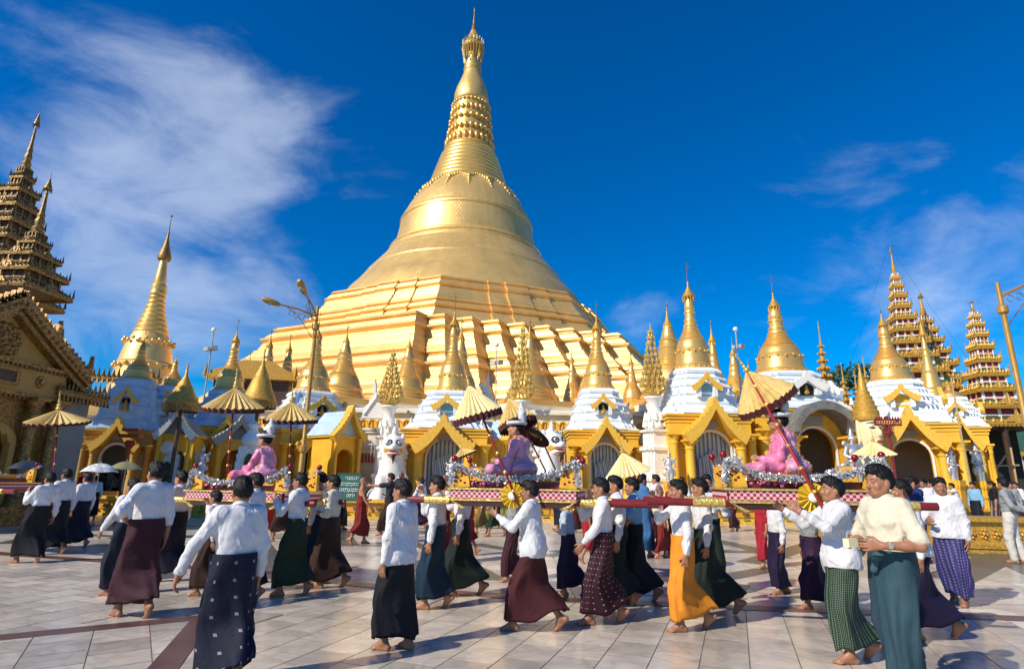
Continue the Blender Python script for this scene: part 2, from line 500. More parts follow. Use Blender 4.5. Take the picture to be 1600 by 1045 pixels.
def cloth(name, col, rough=.8, var=.08, col2=None):
    m = mat(name, col, rough, 0, var, 5, 0.0, 11, spec=.2)
    t = m.node_tree; co = t.nodes.new('ShaderNodeTexCoord')
    mp = t.nodes.new('ShaderNodeMapping'); mp.inputs['Scale'].default_value = (1.0, 1.0, .62); mp.inputs['Rotation'].default_value = (.3, .4, 0); t.links.new(co.outputs['Object'], mp.inputs[0])
    a = t.nodes.new('ShaderNodeTexNoise'); a.inputs['Scale'].default_value = 5.5; a.inputs['Detail'].default_value = 2; a.inputs['Distortion'].default_value = .9; t.links.new(mp.outputs[0], a.inputs['Vector'])
    b = t.nodes.new('ShaderNodeTexNoise'); b.inputs['Scale'].default_value = 30; b.inputs['Detail'].default_value = 4; t.links.new(mp.outputs[0], b.inputs['Vector'])
    rdg = mm(t, 'MULTIPLY', mm(t, 'ABSOLUTE', mm(t, 'SUBTRACT', a.outputs['Fac'], .5)), -2.2)
    bp = t.nodes.new('ShaderNodeBump'); bp.inputs['Strength'].default_value = .42; bp.inputs['Distance'].default_value = .05
    t.links.new(mm(t, 'MULTIPLY_ADD', b.outputs['Fac'], .12, rdg), bp.inputs['Height']); t.links.new(bp.outputs[0], pbsdf(m).inputs['Normal'])
    return m
SHIRTW = cloth('white_cotton', (0.67, 0.67, 0.69))
SHIRTS = pinstripe = cloth('blue_striped_cotton', (0.45, 0.55, 0.66))
SHIRTC = cloth('cream_cotton', (0.69, 0.63, 0.48))
SHIRTP = cloth('pinkish_white_cotton', (0.78, 0.70, 0.76))
SHIRTB = cloth('light_blue_cotton', (0.22, 0.42, 0.60))
SHIRTM = cloth('mid_blue_cotton', (0.06, 0.17, 0.36))
SHIRTG = cloth('grey_cotton', (0.28, 0.29, 0.30))
SHIRTK = cloth('charcoal_cotton', (0.035, 0.037, 0.045))
SHIRTBL = cloth('black_cotton', (0.012, 0.012, 0.014))
SHIRTOL = cloth('olive_cotton', (0.10, 0.10, 0.06))
PINKS = mat('pink_satin', (0.70, 0.30, 0.46), 0.35, 0, 0.2, 8, 0.5, 20)
HOTPINK = mat('hot_pink_satin', (0.74, 0.20, 0.36), 0.35, 0, 0.2, 8, 0.5, 20)
LILAC = mat('lilac_satin', (0.62, 0.27, 0.42), 0.35, 0, 0.2, 8, 0.5, 20)
ROBE = cloth('monk_robe', (0.20, 0.022, 0.018))
ROBER = cloth('novice_red_robe', (0.52, 0.025, 0.02))
ROBEP = cloth('novice_crimson_robe', (0.34, 0.018, 0.03))
def skirtmat(name, col, dots=None, check=None, stripe=None):
    m = mat(name, col, 0.75, 0, 0.15, 5, 0.3, 22, spec=.3)
    t, s = uvsep(m)
    if dots:
        sz, c = dots
        fu = mm(t, 'FRACT', mm(t, 'DIVIDE', s.outputs[0], sz)); fv = mm(t, 'FRACT', mm(t, 'DIVIDE', s.outputs[1], sz * 1.15))
        a = mm(t, 'LESS_THAN', mm(t, 'ABSOLUTE', mm(t, 'SUBTRACT', fu, .5)), .075); b = mm(t, 'LESS_THAN', mm(t, 'ABSOLUTE', mm(t, 'SUBTRACT', fv, .5)), .085)
        overlay(m, mm(t, 'MULTIPLY', mm(t, 'MULTIPLY', a, b), .75), c)
    if check:
        sz, c = check
        fu = mm(t, 'FRACT', mm(t, 'DIVIDE', s.outputs[0], sz)); fv = mm(t, 'FRACT', mm(t, 'DIVIDE', s.outputs[1], sz * .75))
        a = mm(t, 'LESS_THAN', fu, .38); b = mm(t, 'LESS_THAN', fv, .62)
        overlay(m, mm(t, 'MULTIPLY', mm(t, 'MULTIPLY', a, b), .7), c)
    if stripe:
        sz, c = stripe
        overlay(m, mm(t, 'MULTIPLY', mm(t, 'LESS_THAN', mm(t, 'FRACT', mm(t, 'DIVIDE', s.outputs[0], sz)), .3), .7), c)
    return m
LY = dict(
    black=skirtmat('black_longyi', (0.007, 0.008, 0.013)), navy=skirtmat('navy_longyi', (0.007, 0.009, 0.022)),
    speck=skirtmat('navy_speckled_longyi', (0.008, 0.010, 0.027), dots=(.12, (.30, .32, .36))),
    maroon=skirtmat('maroon_longyi', (0.060, 0.011, 0.014)), wine=skirtmat('wine_longyi', (0.045, 0.012, 0.019)),
    pattern=skirtmat('maroon_flecked_longyi', (0.035, 0.007, 0.014), dots=(.055, (.6, .5, .55))),
    green=skirtmat('green_longyi', (0.010, 0.026, 0.011)), dgreen=skirtmat('dark_green_longyi', (0.008, 0.016, 0.013)),
    teal=skirtmat('teal_longyi', (0.006, 0.024, 0.045)), brown=skirtmat('brown_longyi', (0.034, 0.015, 0.010)),
    purple=skirtmat('purple_longyi', (0.014, 0.007, 0.034)), violet=skirtmat('violet_longyi', (0.026, 0.008, 0.034)),
    orange=skirtmat('orange_longyi', (0.72, 0.25, 0.02)), check=skirtmat('green_checked_longyi', (0.014, 0.036, 0.022), check=(.026, (.20, .26, .19))),
    tealc=skirtmat('teal_woven_longyi', (0.020, 0.055, 0.075), check=(.014, (.05, .10, .115))),
    bluep=skirtmat('blue_patterned_longyi', (0.03, 0.032, 0.13), check=(.05, (.22, .17, .36))),
    bluec=skirtmat('blue_cotton_longyi', (0.035, 0.12, 0.26)), gold=skirtmat('olive_gold_longyi', (.2, .13, .03), check=(.03, (.06, .05, .02))),
    stripe=skirtmat('black_striped_longyi', (0.04, 0.03, 0.03), stripe=(.16, (.4, .33, .3))))
TROUS = cloth('pale_trousers', (0.58, 0.55, 0.5))


ARMS = {  # upper arm, forearm: (outward, forward, up); hand curl
    'down': ((.14, -.04, -1), (.04, .16, -1), .35), 'fwd': ((.12, .38, -1), (.0, .75, -.9), .4), 'back': ((.16, -.5, -1), (.08, -.22, -1), .4),
    'wide': ((.42, -.12, -1), (.30, .05, -1), .8), 'beam': ((.22, .8, -.62), (-.12, .25, 1), .9), 'beamlow': ((.25, .55, -.9), (-.25, .55, .75), .9),
    'hold': ((.18, .62, -.85), (-.08, .85, .55), 1.0), 'hold2': ((.30, .75, -.55), (-.1, .85, .6), 1.0), 'hip': ((.62, -.42, -.8), (-.55, .72, -.55), .7), 'paper': ((.36, .02, -1), (-.45, .9, -.02), .55),
    'reach': ((.2, 1, -.12), (.0, 1, .02), .3), 'belly': ((.25, -.1, -1), (-.75, .75, -.05), .6), 'backhold': ((.3, -.45, -.9), (-.5, -.55, -.35), .6),
    'side': ((.9, .15, -.35), (.5, .5, .3), .5)}
def rotm(yaw, pitch):
    cy, sy, cp, sp = cos(yaw), sin(yaw), cos(pitch), sin(pitch)
    return np.array([[cy, -sy, 0], [sy, cy, 0], [0, 0, 1]]) @ np.array([[1, 0, 0], [0, cp, -sp], [0, sp, cp]])

def wrinkle(amp, seed=0, fz=1.0):
    q = random.Random(seed); W_ = [(np.array([q.uniform(-1, 1) * 14, q.uniform(-1, 1) * 14, q.uniform(-1, 1) * 20 * fz]), q.uniform(0, 6)) for _ in range(5)]
    def fn(V):
        a = np.zeros(len(V)); wv = 1.2 * np.sin(V @ np.array([9, 7, 5.]) + seed)
        for k, p in W_: a += 1 - 2 * np.abs(np.sin(V @ k + p + wv))
        return amp * np.clip(a / 2.0, -.55, 1.6)
    return fn

def head_prims(s, o, M, k=.012):
    P = lambda x, y, z: o + M @ np.array([x, y, z])
    s.ell(P(0, -.008, .125), (.073, .092, .097), .02, M=M); s.ell(P(0, .022, .068), (.058, .066, .085), .03, M=M)
    s.ell(P(0, .062, .008), (.026, .024, .022), .03, M=M)
    for q in (-1, 1):
        s.cap(P(q * .047, .005, .035), P(q * .02, .055, .006), .021, .02, .03)
        s.ell(P(q * .036, .062, .058), (.026, .022, .026), .02, M=M)
        s.ell(P(q * .030, .098, .092), (.017, .016, .011), .012, 'd', M=M)
        s.ell(P(q * .030, .074, .091), (.015, .014, .012), .004, M=M)
        s.cap(P(q * .044, .070, .112), P(q * .012, .084, .110), .009, .009, .012)
        s.ell(P(q * .074, -.008, .078), (.010, .021, .031), .008, M=M)
    s.cap(P(0, .084, .095), P(0, .106, .060), .009, .014, .012); s.ell(P(0, .094, .054), (.019, .013, .011), .01, M=M)
    s.ell(P(0, .084, .029), (.024, .014, .007), .008, M=M); s.ell(P(0, .080, .018), (.021, .014, .007), .008, M=M)

def hair_mesh(seed, bun=False, long_=0.0):
    s = Sdf()
    s.ell((0, -.012, .134), (.080, .099, .097), .02); s.ell((0, .035, .182), (.058, .062, .050), .03)
    s.ell((0, -.05, .10), (.072, .058, .075), .03)
    s.cut((0, .62, -1), -.091 + long_)      # hairline from the forehead down to the nape
    s.ell((0, .10, .105), (.052, .05, .055), .02, 'd')
    if bun: s.ell((0, -.115, .13), (.045, .04, .04), .02)
    V, Q = s.skin(.0072)
    me = qmesh('hair', V, Q)
    displace(me, lambda V: .0030 * np.sin(np.arctan2(V[:, 0], V[:, 1] + .03) * 26 + 2.5 * np.sin(V[:, 2] * 45 + seed)) + .0025 * np.sin(V @ np.array([46, 38, 60.]) + seed) + .002 * np.sin(V @ np.array([120, -90, 70.])))
    me.materials.append(HAIR)
    return me
HAIRS = [hair_mesh(i) for i in range(4)]
HAIRBUN = hair_mesh(9, True, .03)

WR = {}
def person(label, x, y, head=90, h=1.67, lod=1, legs=(.16, -.16), lean=0.0, side=0.0, aR='down', aL='down', yaw=0, pitch=0, shirt=SHIRTW, hem=.92, sleeve='long',
           lower=None, hem2=.13, hair=0, skin=(0.34, 0.148, 0.078), group=None, wide=1.0, z=0.0, knot=True, cat='person', robe=None, raise_=.0, nolegs=False, collar=True):
    """one figure: body mesh (top level) with hair, shirt and skirt as children; faces local +Y"""
    vox = (.0068, .0095, .0145)[lod]; rs = random.Random(int(abs(x * 37 + y * 91) * 10))
    q_ = rs.uniform(.88, 1.28); skin = tuple(c * q_ * (1, 1.02, 1.05)[i] for i, c in enumerate(skin))
    T = lambda X, Y, Z: np.array([X + (Z - .9) * side * (Z > .9), Y + (Z - .9) * sin(lean) * (Z > .9), .9 + (Z - .9) * (cos(lean) if Z > .9 else 1)])
    s = Sdf(); sh = Sdf(); slv = Sdf()
    w = wide
    hipz = .885 - .35 * (legs[0] - legs[1]) ** 2 * .5
    # torso
    s.ell(T(0, 0, 1.22), (.150 * w, .100 * w, .22), .06); s.ell(T(0, .005, 1.02), (.128 * w, .092 * w, .18), .06); s.ell(T(0, -.005, .90), (.130 * w, .090 * w, .12), .06)
    s.cap(T(-.125 * w, -.005, 1.36), T(.125 * w, -.005, 1.36), .048, .048, .05)
    M = rotm(R(yaw), R(pitch)); ho = T(0, .012, 1.452)
    s.cap(T(0, -.018, 1.36), ho + M @ np.array([0, -.008, .06]), .054, .047, .03)
    head_prims(s, ho, M)
    # legs
    an = []
    for q, yl in zip((-1, 1), legs):
        hip = np.array([q * .088, 0, hipz]); lift = (0.055 + .12 * max(0, -yl - .2)) if yl < -.12 else 0.0
        A = np.array([q * .085, yl - .03 + (.02 if lift else 0), .085 + lift])
        K = (hip + A) / 2 + np.array([q * .005, .045 + (.05 if lift else 0), .0])
        an.append((hip, K, A))
        s.cap(hip * np.array([.75, 1, 1]), K, .076 * w, .052, .04); s.cap(K, A, .052, .036, .03)
        s.cap(K + [0, -.022, -.06], K + [0, -.02, -.2], .04, .028, .04)
        p = .75 if lift else 0.0
        fd = np.array([q * .12, cos(p), -sin(p)]); fd /= np.linalg.norm(fd); fu = np.array([0, sin(p), cos(p)]); fx = np.cross(fd, fu)
        heel = A - fd * .045 - fu * .05; ball = A + fd * .115 - fu * .062
        s.cap(A, heel, .036, .030, .03); s.cap(A + fd * .02 - fu * .01, ball, .036, .024, .03); s.cap(heel, ball, .027, .026, .02)
        td = fd if not lift else un(fd + np.array([0, .9, .35]))
        for i in range(5):
            b0 = ball + fx * (.030 - .015 * i) * q * -1 - fd * .008 * abs(i - 1)
            s.cap(b0, b0 + td * (.048 - .006 * i) - fu * .006, .0125 if i == 0 else .0095, .011 if i == 0 else .008, .006)
    # arms and hands
    for q, arm in ((1, aR), (-1, aL)):
        d1, d2, curl = ARMS[arm] if isinstance(arm, str) else arm
        S = T(q * .172 * w, -.008, 1.362); d1 = un((d1[0] * q, d1[1], d1[2])); d2 = un((d2[0] * q, d2[1], d2[2]))
        E = S + d1 * .285; Wr = E + d2 * .245
        ak = .82 if sleeve == 'long' else 1.0
        s.cap(S, E, .047 * w * ak, .038 * ak, .04); s.cap(E, E + d2 * .1, .039 * ak, .035 * ak, .02); s.cap(E + d2 * .08, Wr, .036, .026, .02)
        fwd = np.array([0, 1., 0]) if abs(d2[1]) < .75 else np.array([0, 0, 1.])
        n = un(np.cross(d2, fwd) * q) ; n = -n if n[0] * q > 0 else n      # palm looks towards the body
        b = un(fwd - d2 * (fwd @ d2))
        hd = un(d2 + n * .15)
        for o in (-.02, 0, .02): s.cap(Wr + hd * .015 + b * o * .7, Wr + hd * .082 + b * o * 1.15, .016, .0145, .014)
        if lod < 2:
            fl = (.072, .082, .078, .060)
            for i in range(4):
                b0 = Wr + hd * .085 + b * (.031 - .0205 * i); l = fl[i]
                c1 = un(hd + n * curl * .55 + b * (.10 - .07 * i)); c2 = un(hd + n * curl * 1.7); c3 = un(hd * (1 - curl * .7) + n * curl * 2.2)
                p1 = b0 + c1 * l * .45; p2 = p1 + c2 * l * .33; p3 = p2 + c3 * l * .22
                s.cap(b0, p1, .0092, .0088, .004); s.cap(p1, p2, .0086, .0082, .004); s.cap(p2, p3, .0080, .0072, .004)
            t0 = Wr + hd * .03 + b * .026; t1 = t0 + un(hd * .7 + b * .75 + n * .3) * .045; t2 = t1 + un(hd + n * (.2 + curl) + b * .1) * .035
            s.cap(t0, t1, .0125, .0105, .01); s.cap(t1, t2, .0102, .0085, .004)
        else:
            for i in range(4):
                b0 = Wr + hd * .08 + b * (.028 - .019 * i); p1 = b0 + un(hd + n * curl * .5) * .045
                s.cap(b0, p1, .0105, .010, .004); s.cap(p1, p1 + un(hd + n * curl * 1.8) * .035, .010, .009, .004)
            s.cap(Wr + hd * .03 + b * .025, Wr + hd * .075 + b * .062, .012, .0105, .006)
        WR[q] = (Wr.copy(), hd.copy(), d2.copy(), b.copy(), n.copy())
        # sleeve
        if sleeve == 'long':
            slv.cap(S + np.array([-q * .02, 0, 0]), E, .066 * w, .057, .05); slv.cap(E, E + d2 * .13, .058, .052, .03); slv.cap(E + d2 * .13, E + d2 * .20, .052, .044, .02); slv.cap(E + d2 * .20, E + d2 * .222, .040, .040, .01)
        elif sleeve == 'rolled':
            slv.cap(S + np.array([-q * .02, 0, 0]), E, .068 * w, .060, .05); slv.cap(E, E + d2 * .05, .060, .056, .02); slv.cap(E + d2 * .055, E + d2 * .085, .056, .056, .01)
        elif sleeve == 'short':
            slv.cap(S + np.array([-q * .02, 0, 0]), S + d1 * .2, .069 * w, .066, .03); slv.cap(S + d1 * .18, S + d1 * .235, .064, .066, .02)
    zf = lambda Z: 1.0 if (Z > 1.33 or Z < .2) else (1.35 if lod < 2 else 1.2)
    V, Q = s.skin(vox, zf)
    body = qmesh('person', V, Q)
    C = np.tile(np.array(skin), (len(V), 1))
    Lh = (V - ho) @ M
    hm = (np.linalg.norm(Lh - [0, 0, .08], axis=1) < .2) & (Lh[:, 2] > -.03)
    def paint(c, r, col, both=True):
        for q in ((-1, 1) if both else (1,)):
            m_ = hm & ((((Lh - np.array([c[0] * q, c[1], c[2]])) / np.array(r)) ** 2).sum(1) < 1)
            C[m_] = col
    dk = np.array(skin) * .14
    if hair is None:
        sc = hm & (Lh[:, 2] > .125 + .35 * (Lh[:, 1] - .02)) & (Lh[:, 2] > .09); C[sc] = np.array(skin) * np.array([.62, .68, .75])
    paint((.030, .09, .113), (.021, .03, .0055), dk)
    paint((.030, .09, .091), (.0155, .03, .0066), dk * .6); paint((.036, .09, .091), (.004, .03, .004), (.5, .45, .4)); paint((.022, .09, .091), (.0035, .03, .004), (.5, .45, .4))
    paint((0, .09, .024), (.024, .03, .010), np.array(skin) * np.array([.82, .62, .62]), False)
    colattr(body, C)
    o = link('person', body, SKIN, None, (x, y, z), (0, 0, R(head)))
    sc_ = h / 1.67; o.scale = (sc_,) * 3
    tag(o, label, cat, group)
    if hair is not None:
        hm_ = HAIRBUN if hair == 'bun' else HAIRS[hair % 4]
        ho_ = link('hair', hm_, None, o, tuple(ho)); ho_.rotation_euler = (R(pitch), 0, R(yaw)); ho_.rotation_mode = 'XYZ'
        ho_.matrix_basis = Matrix.Translation(Vector(ho)) @ Matrix(M.tolist()).to_4x4()
    # shirt
    if shirt is not None:
        lo = hem < .89
        sh.ell(T(0, 0, 1.24), (.176 * w, .124 * w, .20), .06); sh.ell(T(0, .0, 1.05), ((.168 if lo else .156) * w, (.128 if lo else .112) * w, .25), .06)
        sh.cap(T(-.125 * w, -.008, 1.365), T(.125 * w, -.008, 1.365), .064, .064, .06)
        if lo: sh.ell(T(0, -.005, .90), ((.178 if hem > .89 else .212) * w, (.136 if hem > .89 else .168) * w, .22), .06)
        if collar: sh.cap(T(0, -.016, 1.38), T(0, -.006, 1.438), .064, .058, .03)
        hv = T(0, 0, hem)
        sh.cut((-side * .5, -.02 + .12 * sin(lean), -1), -hem)
        sh.p += slv.p
        V, Q = sh.skin((.0095, .012, .017)[lod])
        me = qmesh('shirt', V, Q)
        wf = wrinkle(.009 if lod < 2 else .008, rs.randint(0, 99))
        wf2 = wrinkle(.006, rs.randint(0, 99), .35)
        displace(me, lambda V: (wf(V) + wf2(V * 1.9)) * np.clip((1.40 - V[:, 2]) / .12, .15, 1))
        sh_o = link('shirt', me, shirt, o)
        if lod == 0:
            c_ = T(0, -.008, 1.432)
            obj('collar', MB().tube([(c_[0] + .063 * cos(t), c_[1] + .062 * sin(t), c_[2] - .018 * sin(t)) for t in np.linspace(0, 2 * PI, 19)], .0105, 6), shirt, sh_o, None, None, 4)
    # wrapped skirt / robe
    if lower is not None or robe is not None:
        lm = lower if lower is not None else robe
        m_ = 44 if lod < 2 else 28; nr = 26 if lod < 2 else 16
        top = (hem + .05 if hem < .89 else 1.045) if shirt is not None else 1.03; V = []; UV = []
        ph = [rs.uniform(0, 6) for _ in range(6)]
        def legc(i, Z):
            hip, K, A = an[i]
            if Z >= hip[2]: return np.array([hip[0] * .66, 0])
            a, b = (hip, K) if Z > K[2] else (K, A)
            t = min(1, max(0, (a[2] - Z) / max(1e-4, a[2] - b[2]))); p = a + (b - a) * t
            return p[:2] * np.array([np.interp(Z, [.45, .88], [1, .66]), 1])
        pl0 = PI / 2 + rs.uniform(-.35, .35); g_pl = lambda t: min(1, .25 + 1.1 * t)
        for i in range(nr + 1):
            t = i / nr; Z = top + (hem2 - top) * t
            l0, l1 = legc(0, Z), legc(1, Z); c = (l0 + l1) / 2; d = (l1 - l0) / 2
            c = c + T(0, 0, Z)[:2] * (Z > .9)
            rr = np.interp(Z, [.1, .45, .8, .95, 1.06], [.086, .102, .118, .120, .116]) * w
            for j in range(m_):
                a = 2 * PI * j / m_; e = np.array([cos(a), sin(a)])
                dl = np.linalg.norm(d); cs = (e @ d) / max(dl, 1e-5)
                k = np.clip(cs * 1.6, -1, 1)
                g = np.clip(t * 1.6 - .15, 0, 1)
                fold = .004 + g * (.020 * sin(5 * a + ph[0] + 1.5 * sin(3 * t + ph[1])) + .013 * sin(9 * a + ph[2] - 2.2 * t) + .006 * sin(17 * a + ph[3])) + .006 * sin(4 * a + 16 * t + ph[4]) * (1 - g) + .004 * sin(11 * Z + 3 * a + ph[5])
                # tension creases run diagonally between waist and the leading knee
                fold += .018 * g * max(0, sin(a * 1 + ph[5])) * sin(26 * Z + 4 * a + ph[1]) * (1 - t * .5)
                # the cloth's overlap hangs as a pleat down the front, with a second one beside it
                da_ = a - pl0; fold += g_pl(t) * (.030 * math.exp(-(da_ / .16) ** 2) - .016 * math.exp(-((da_ + .34) / .16) ** 2) + .016 * math.exp(-((da_ - .42) / .12) ** 2))
                # slanting drag lines over hip and thigh
                fold += .007 * sin(9 * Z * (1 + .3 * sin(ph[3])) + 2.0 * a + ph[0]) * (1 - abs(2 * t - .9)) if t < .9 else 0
                fold = max(fold, -.006)
                p = c + d * k + e * (rr + fold)
                V.append((p[0], p[1], Z + (t ** 3 * .10 * np.clip((c[1] - p[1]) / .2, 0, 1) if legs[1] < -.15 else 0) + t * .018 * sin(2 * a + ph[2]) + t * .01 * sin(5 * a + ph[3])))
        Fq = []; UVf = []
        for i in range(nr):
            for j in range(m_):
                k = (j + 1) % m_
                Fq.append((i * m_ + j, (i + 1) * m_ + j, (i + 1) * m_ + k, i * m_ + k))
                UVf += [(j / m_, i), (j / m_, i + 1), ((j + 1) / m_, i + 1), ((j + 1) / m_, i)]
        # turned-in hem: an inner sheet so the cloth has thickness
        base = len(V); cen = []
        for i in (nr, nr - 3):
            l0, l1 = V[i * m_], V[i * m_ + m_ // 2]; cx, cy = (l0[0] + l1[0]) / 2, (l0[1] + l1[1]) / 2
            for j in range(m_):
                p = V[i * m_ + j]; V.append((cx + (p[0] - cx) * .95, cy + (p[1] - cy) * .95, p[2] + .003))
        for j in range(m_):
            k = (j + 1) % m_
            Fq.append((nr * m_ + j, base + j, base + k, nr * m_ + k)); UVf += [(j / m_, nr)] * 4
            Fq.append((base + j, base + m_ + j, base + m_ + k, base + k)); UVf += [(j / m_, nr)] * 4
        me = qmesh('skirt', np.array(V), np.array(Fq))
        uv = me.uv_layers.new(name='UVMap'); ht = (top - hem2)
        uv.data.foreach_set('uv', np.array([(u * 1.05, v / nr * ht) for u, v in UVf], np.float32).ravel())
        sk = link('wrap_skirt' if lower is not None else 'robe_skirt', me, lm, o)
        if knot and lower is not None and (shirt is None or hem > .95):
            kb = Sdf(); c = T(0, .125 * w, 1.0)
            kb.ell(c, (.045, .03, .035), .02); kb.cap(c, c + np.array([.03, .02, -.1]), .024, .03, .02)
            V, Q = kb.skin(.012); link('waist_knot', qmesh('waist_knot', V, Q), lm, o)
    if robe is not None:
        rb = Sdf()
        rb.ell(T(0, 0, 1.22), (.172 * w, .122 * w, .23), .06); rb.ell(T(0, 0, 1.0), (.178 * w, .138 * w, .2), .06)
        rb.cap(T(-.16 * w, -.005, 1.37), T(-.02, 0, 1.37), .07, .06, .05)
        d1, d2, _ = ARMS[aL] if isinstance(aL, str) else aL
        S = T(-.172 * w, -.008, 1.362); E = S + un((-d1[0], d1[1], d1[2])) * .285
        rb.cap(S, E, .07, .075, .05)
        rb.cut((.62, 0, .78), 1.03); rb.cut((0, 0, -1), -.86)
        V, Q = rb.skin((.0095, .012, .017)[lod]); me = qmesh('robe', V, Q)
        wf = wrinkle(.008, rs.randint(0, 99)); displace(me, wf)
        link('robe', me, robe, o)
    if lower is None and robe is None:
        tr = Sdf()
        tr.ell(T(0, -.005, .93), (.168 * w, .122 * w, .13), .05)
        for hip, K, A in an:
            tr.cap(hip, K, .098, .08, .04); tr.cap(K, A + [0, 0, .0], .08, .066, .03)
        tr.cut((0, 0, 1), 1.02)
        V, Q = tr.skin((.0095, .012, .017)[lod]); me = qmesh('trousers', V, Q); displace(me, wrinkle(.006, 5)); link('trousers', me, TROUS, o)
    return o

# ================================================================ THE SETTING
TH = R(25)                                     # the platform and the great stupa are turned this much
TV = np.array([cos(R(21)), -sin(R(21))]); NV = np.array([sin(R(21)), cos(R(21))])
def floor_mats():
    m = mat('white_marble', (0.55, 0.485, 0.405), 0.30, 0, 0.10, 2.5, 0.05, 30)
    t = m.node_tree
    g = t.nodes.new('ShaderNodeNewGeometry'); mp = t.nodes.new('ShaderNodeMapping'); mp.inputs['Scale'].default_value = (1, 1, 0)
    oi = t.nodes.new('ShaderNodeAttribute'); oi.attribute_name = 'tint'
    ob = t.nodes.new('ShaderNodeObjectInfo')
    # each slab has its own shade; grey veins run through them
    v = t.nodes.new('ShaderNodeTexNoise'); v.inputs['Scale'].default_value = 1.6; v.inputs['Detail'].default_value = 9; v.inputs['Distortion'].default_value = 1.8
    t.links.new(g.outputs['Position'], mp.inputs[0]); t.links.new(mp.outputs[0], v.inputs['Vector'])
    shade = mm(t, 'MULTIPLY_ADD', mm(t, 'ADD', oi.outputs['Fac'], ob.outputs['Random']), .44, .78)
    vein = mm(t, 'SUBTRACT', 1.0, mm(t, 'MULTIPLY', mm(t, 'SUBTRACT', 1.0, mm(t, 'MINIMUM', mm(t, 'MULTIPLY', mm(t, 'ABSOLUTE', mm(t, 'SUBTRACT', v.outputs['Fac'], .5)), 14), 1.0)), .16))
    v2 = t.nodes.new('ShaderNodeTexNoise'); v2.inputs['Scale'].default_value = .55; v2.inputs['Detail'].default_value = 5; t.links.new(mp.outputs[0], v2.inputs['Vector'])
    v3 = t.nodes.new('ShaderNodeTexNoise'); v3.inputs['Scale'].default_value = 3.2; v3.inputs['Detail'].default_value = 8; v3.inputs['Roughness'].default_value = .7; t.links.new(mp.outputs[0], v3.inputs['Vector'])
    stain = mm(t, 'SUBTRACT', 1.0, mm(t, 'MULTIPLY', mm(t, 'MAXIMUM', mm(t, 'SUBTRACT', v3.outputs['Fac'], .56), 0.0), 1.5))
    grime = mm(t, 'MULTIPLY', stain, mm(t, 'MULTIPLY_ADD', v2.outputs['Fac'], .7, .66))
    fac = mm(t, 'MULTIPLY', mm(t, 'MULTIPLY', shade, vein), grime)
    src = basecol_link(m)
    hs = t.nodes.new('ShaderNodeHueSaturation'); t.links.new(src, hs.inputs['Color']); t.links.new(fac, hs.inputs['Value'])
    t.links.new(mm(t, 'MULTIPLY_ADD', v2.outputs['Fac'], 1.2, .4), hs.inputs['Saturation'])
    t.links.new(hs.outputs[0], pbsdf(m).inputs['Base Color'])
    rg = mm(t, 'MULTIPLY_ADD', v2.outputs['Fac'], .34, .07); t.links.new(rg, pbsdf(m).inputs['Roughness'])
    return m
MARBLE = floor_mats()
GROUT = mat('grey_grout', (0.20, 0.16, 0.12), 0.8, 0, 0.2, 3)
DSTONE = mat('dark_green_grey_marble', (0.105, 0.105, 0.09), 0.3, 0, 0.25, 2.5)
RSTONE = mat('maroon_stone', (0.13, 0.065, 0.055), 0.35, 0, 0.2, 3)
pv = MB(); pv.add([(-400, -60, 0), (400, -60, 0), (400, 600, 0), (-400, 600, 0)], [(0, 1, 2, 3)])
pave = tag(obj('marble_pavement', pv, GROUT), kind='structure')
# the floor slabs: real sheets with sunk joints
bandA = [(-14.5, 14.2), (-10.2, 12.35), (-5.35, 10.85), (-1.85, 9.3), (0.4, 8.6), (3.43, 8.17), (6.5, 7.78), (12, 7.1), (30, 5.2)]   # brown band across
apex = np.array([-3.59, 7.25]); bdir1 = np.array([-.845, -.535]); bdir2 = np.array([.326, -.945])
def yband(x):
    return np.interp(x, [p[0] for p in bandA], [p[1] for p in bandA])
tiles = []
def clip(poly, n, o):
    """keep the part of a polygon where n.p > o"""
    out_ = []
    for i, p in enumerate(poly):
        q = poly[(i + 1) % len(poly)]; a, b = p @ n - o, q @ n - o
        if a >= 0: out_.append(p)
        if (a >= 0) != (b >= 0): out_.append(p + (q - p) * (a / (a - b)))
    return out_
W1 = np.array([.535, -.845]); W2 = np.array([-.945, -.326]); O1, O2 = apex @ W1, apex @ W2
def band_side(poly, sgn):
    c = sum(poly) / len(poly); i = max(0, min(len(bandA) - 2, int(np.searchsorted([p[0] for p in bandA], c[0])) - 1))
    a, b = np.array(bandA[i]), np.array(bandA[i + 1]); n = un(np.array([-(b - a)[1], (b - a)[0]])) * sgn
    return clip(poly, n, a @ n)
def zone(poly, z):
    if z == 'far': r = [band_side(poly, 1)]
    else:
        p = band_side(poly, -1)
        if len(p) < 3: return []
        if z == 'left': r = [clip(clip(p, W1, O1), W2, O2) if len(clip(p, W1, O1)) > 2 else []]
        else:
            a = clip(p, -W1, -O1); b = clip(p, W1, O1); r = [a, clip(b, -W2, -O2) if len(b) > 2 else []]
    return [q for q in r if len(q) > 2]
def area(p): return abs(sum(p[i][0] * p[(i + 1) % len(p)][1] - p[(i + 1) % len(p)][0] * p[i][1] for i in range(len(p)))) / 2
gap = .011
def grid(ex, ey, z, x0, w, l):
    for i in range(-75, 75):
        for j in range(-10, 62):
            c = x0 + ex * (i + .5) * w + ey * (j + .5 * (i % 2)) * l
            if c[1] < 1.5 or c[1] > 24.0 or abs(c[0]) > 3 + c[1] * 1.0: continue
            h_, k_ = (w - gap) / 2, (l - gap) / 2
            poly = [c + ex * a * h_ + ey * b * k_ for a, b in ((-1, -1), (1, -1), (1, 1), (-1, 1))]
            for q in zone(poly, z):
                if area(q) > .004: tiles.append((sum(q) / len(q), q, area(q) > .98 * 4 * h_ * k_, (ex, w, l)))
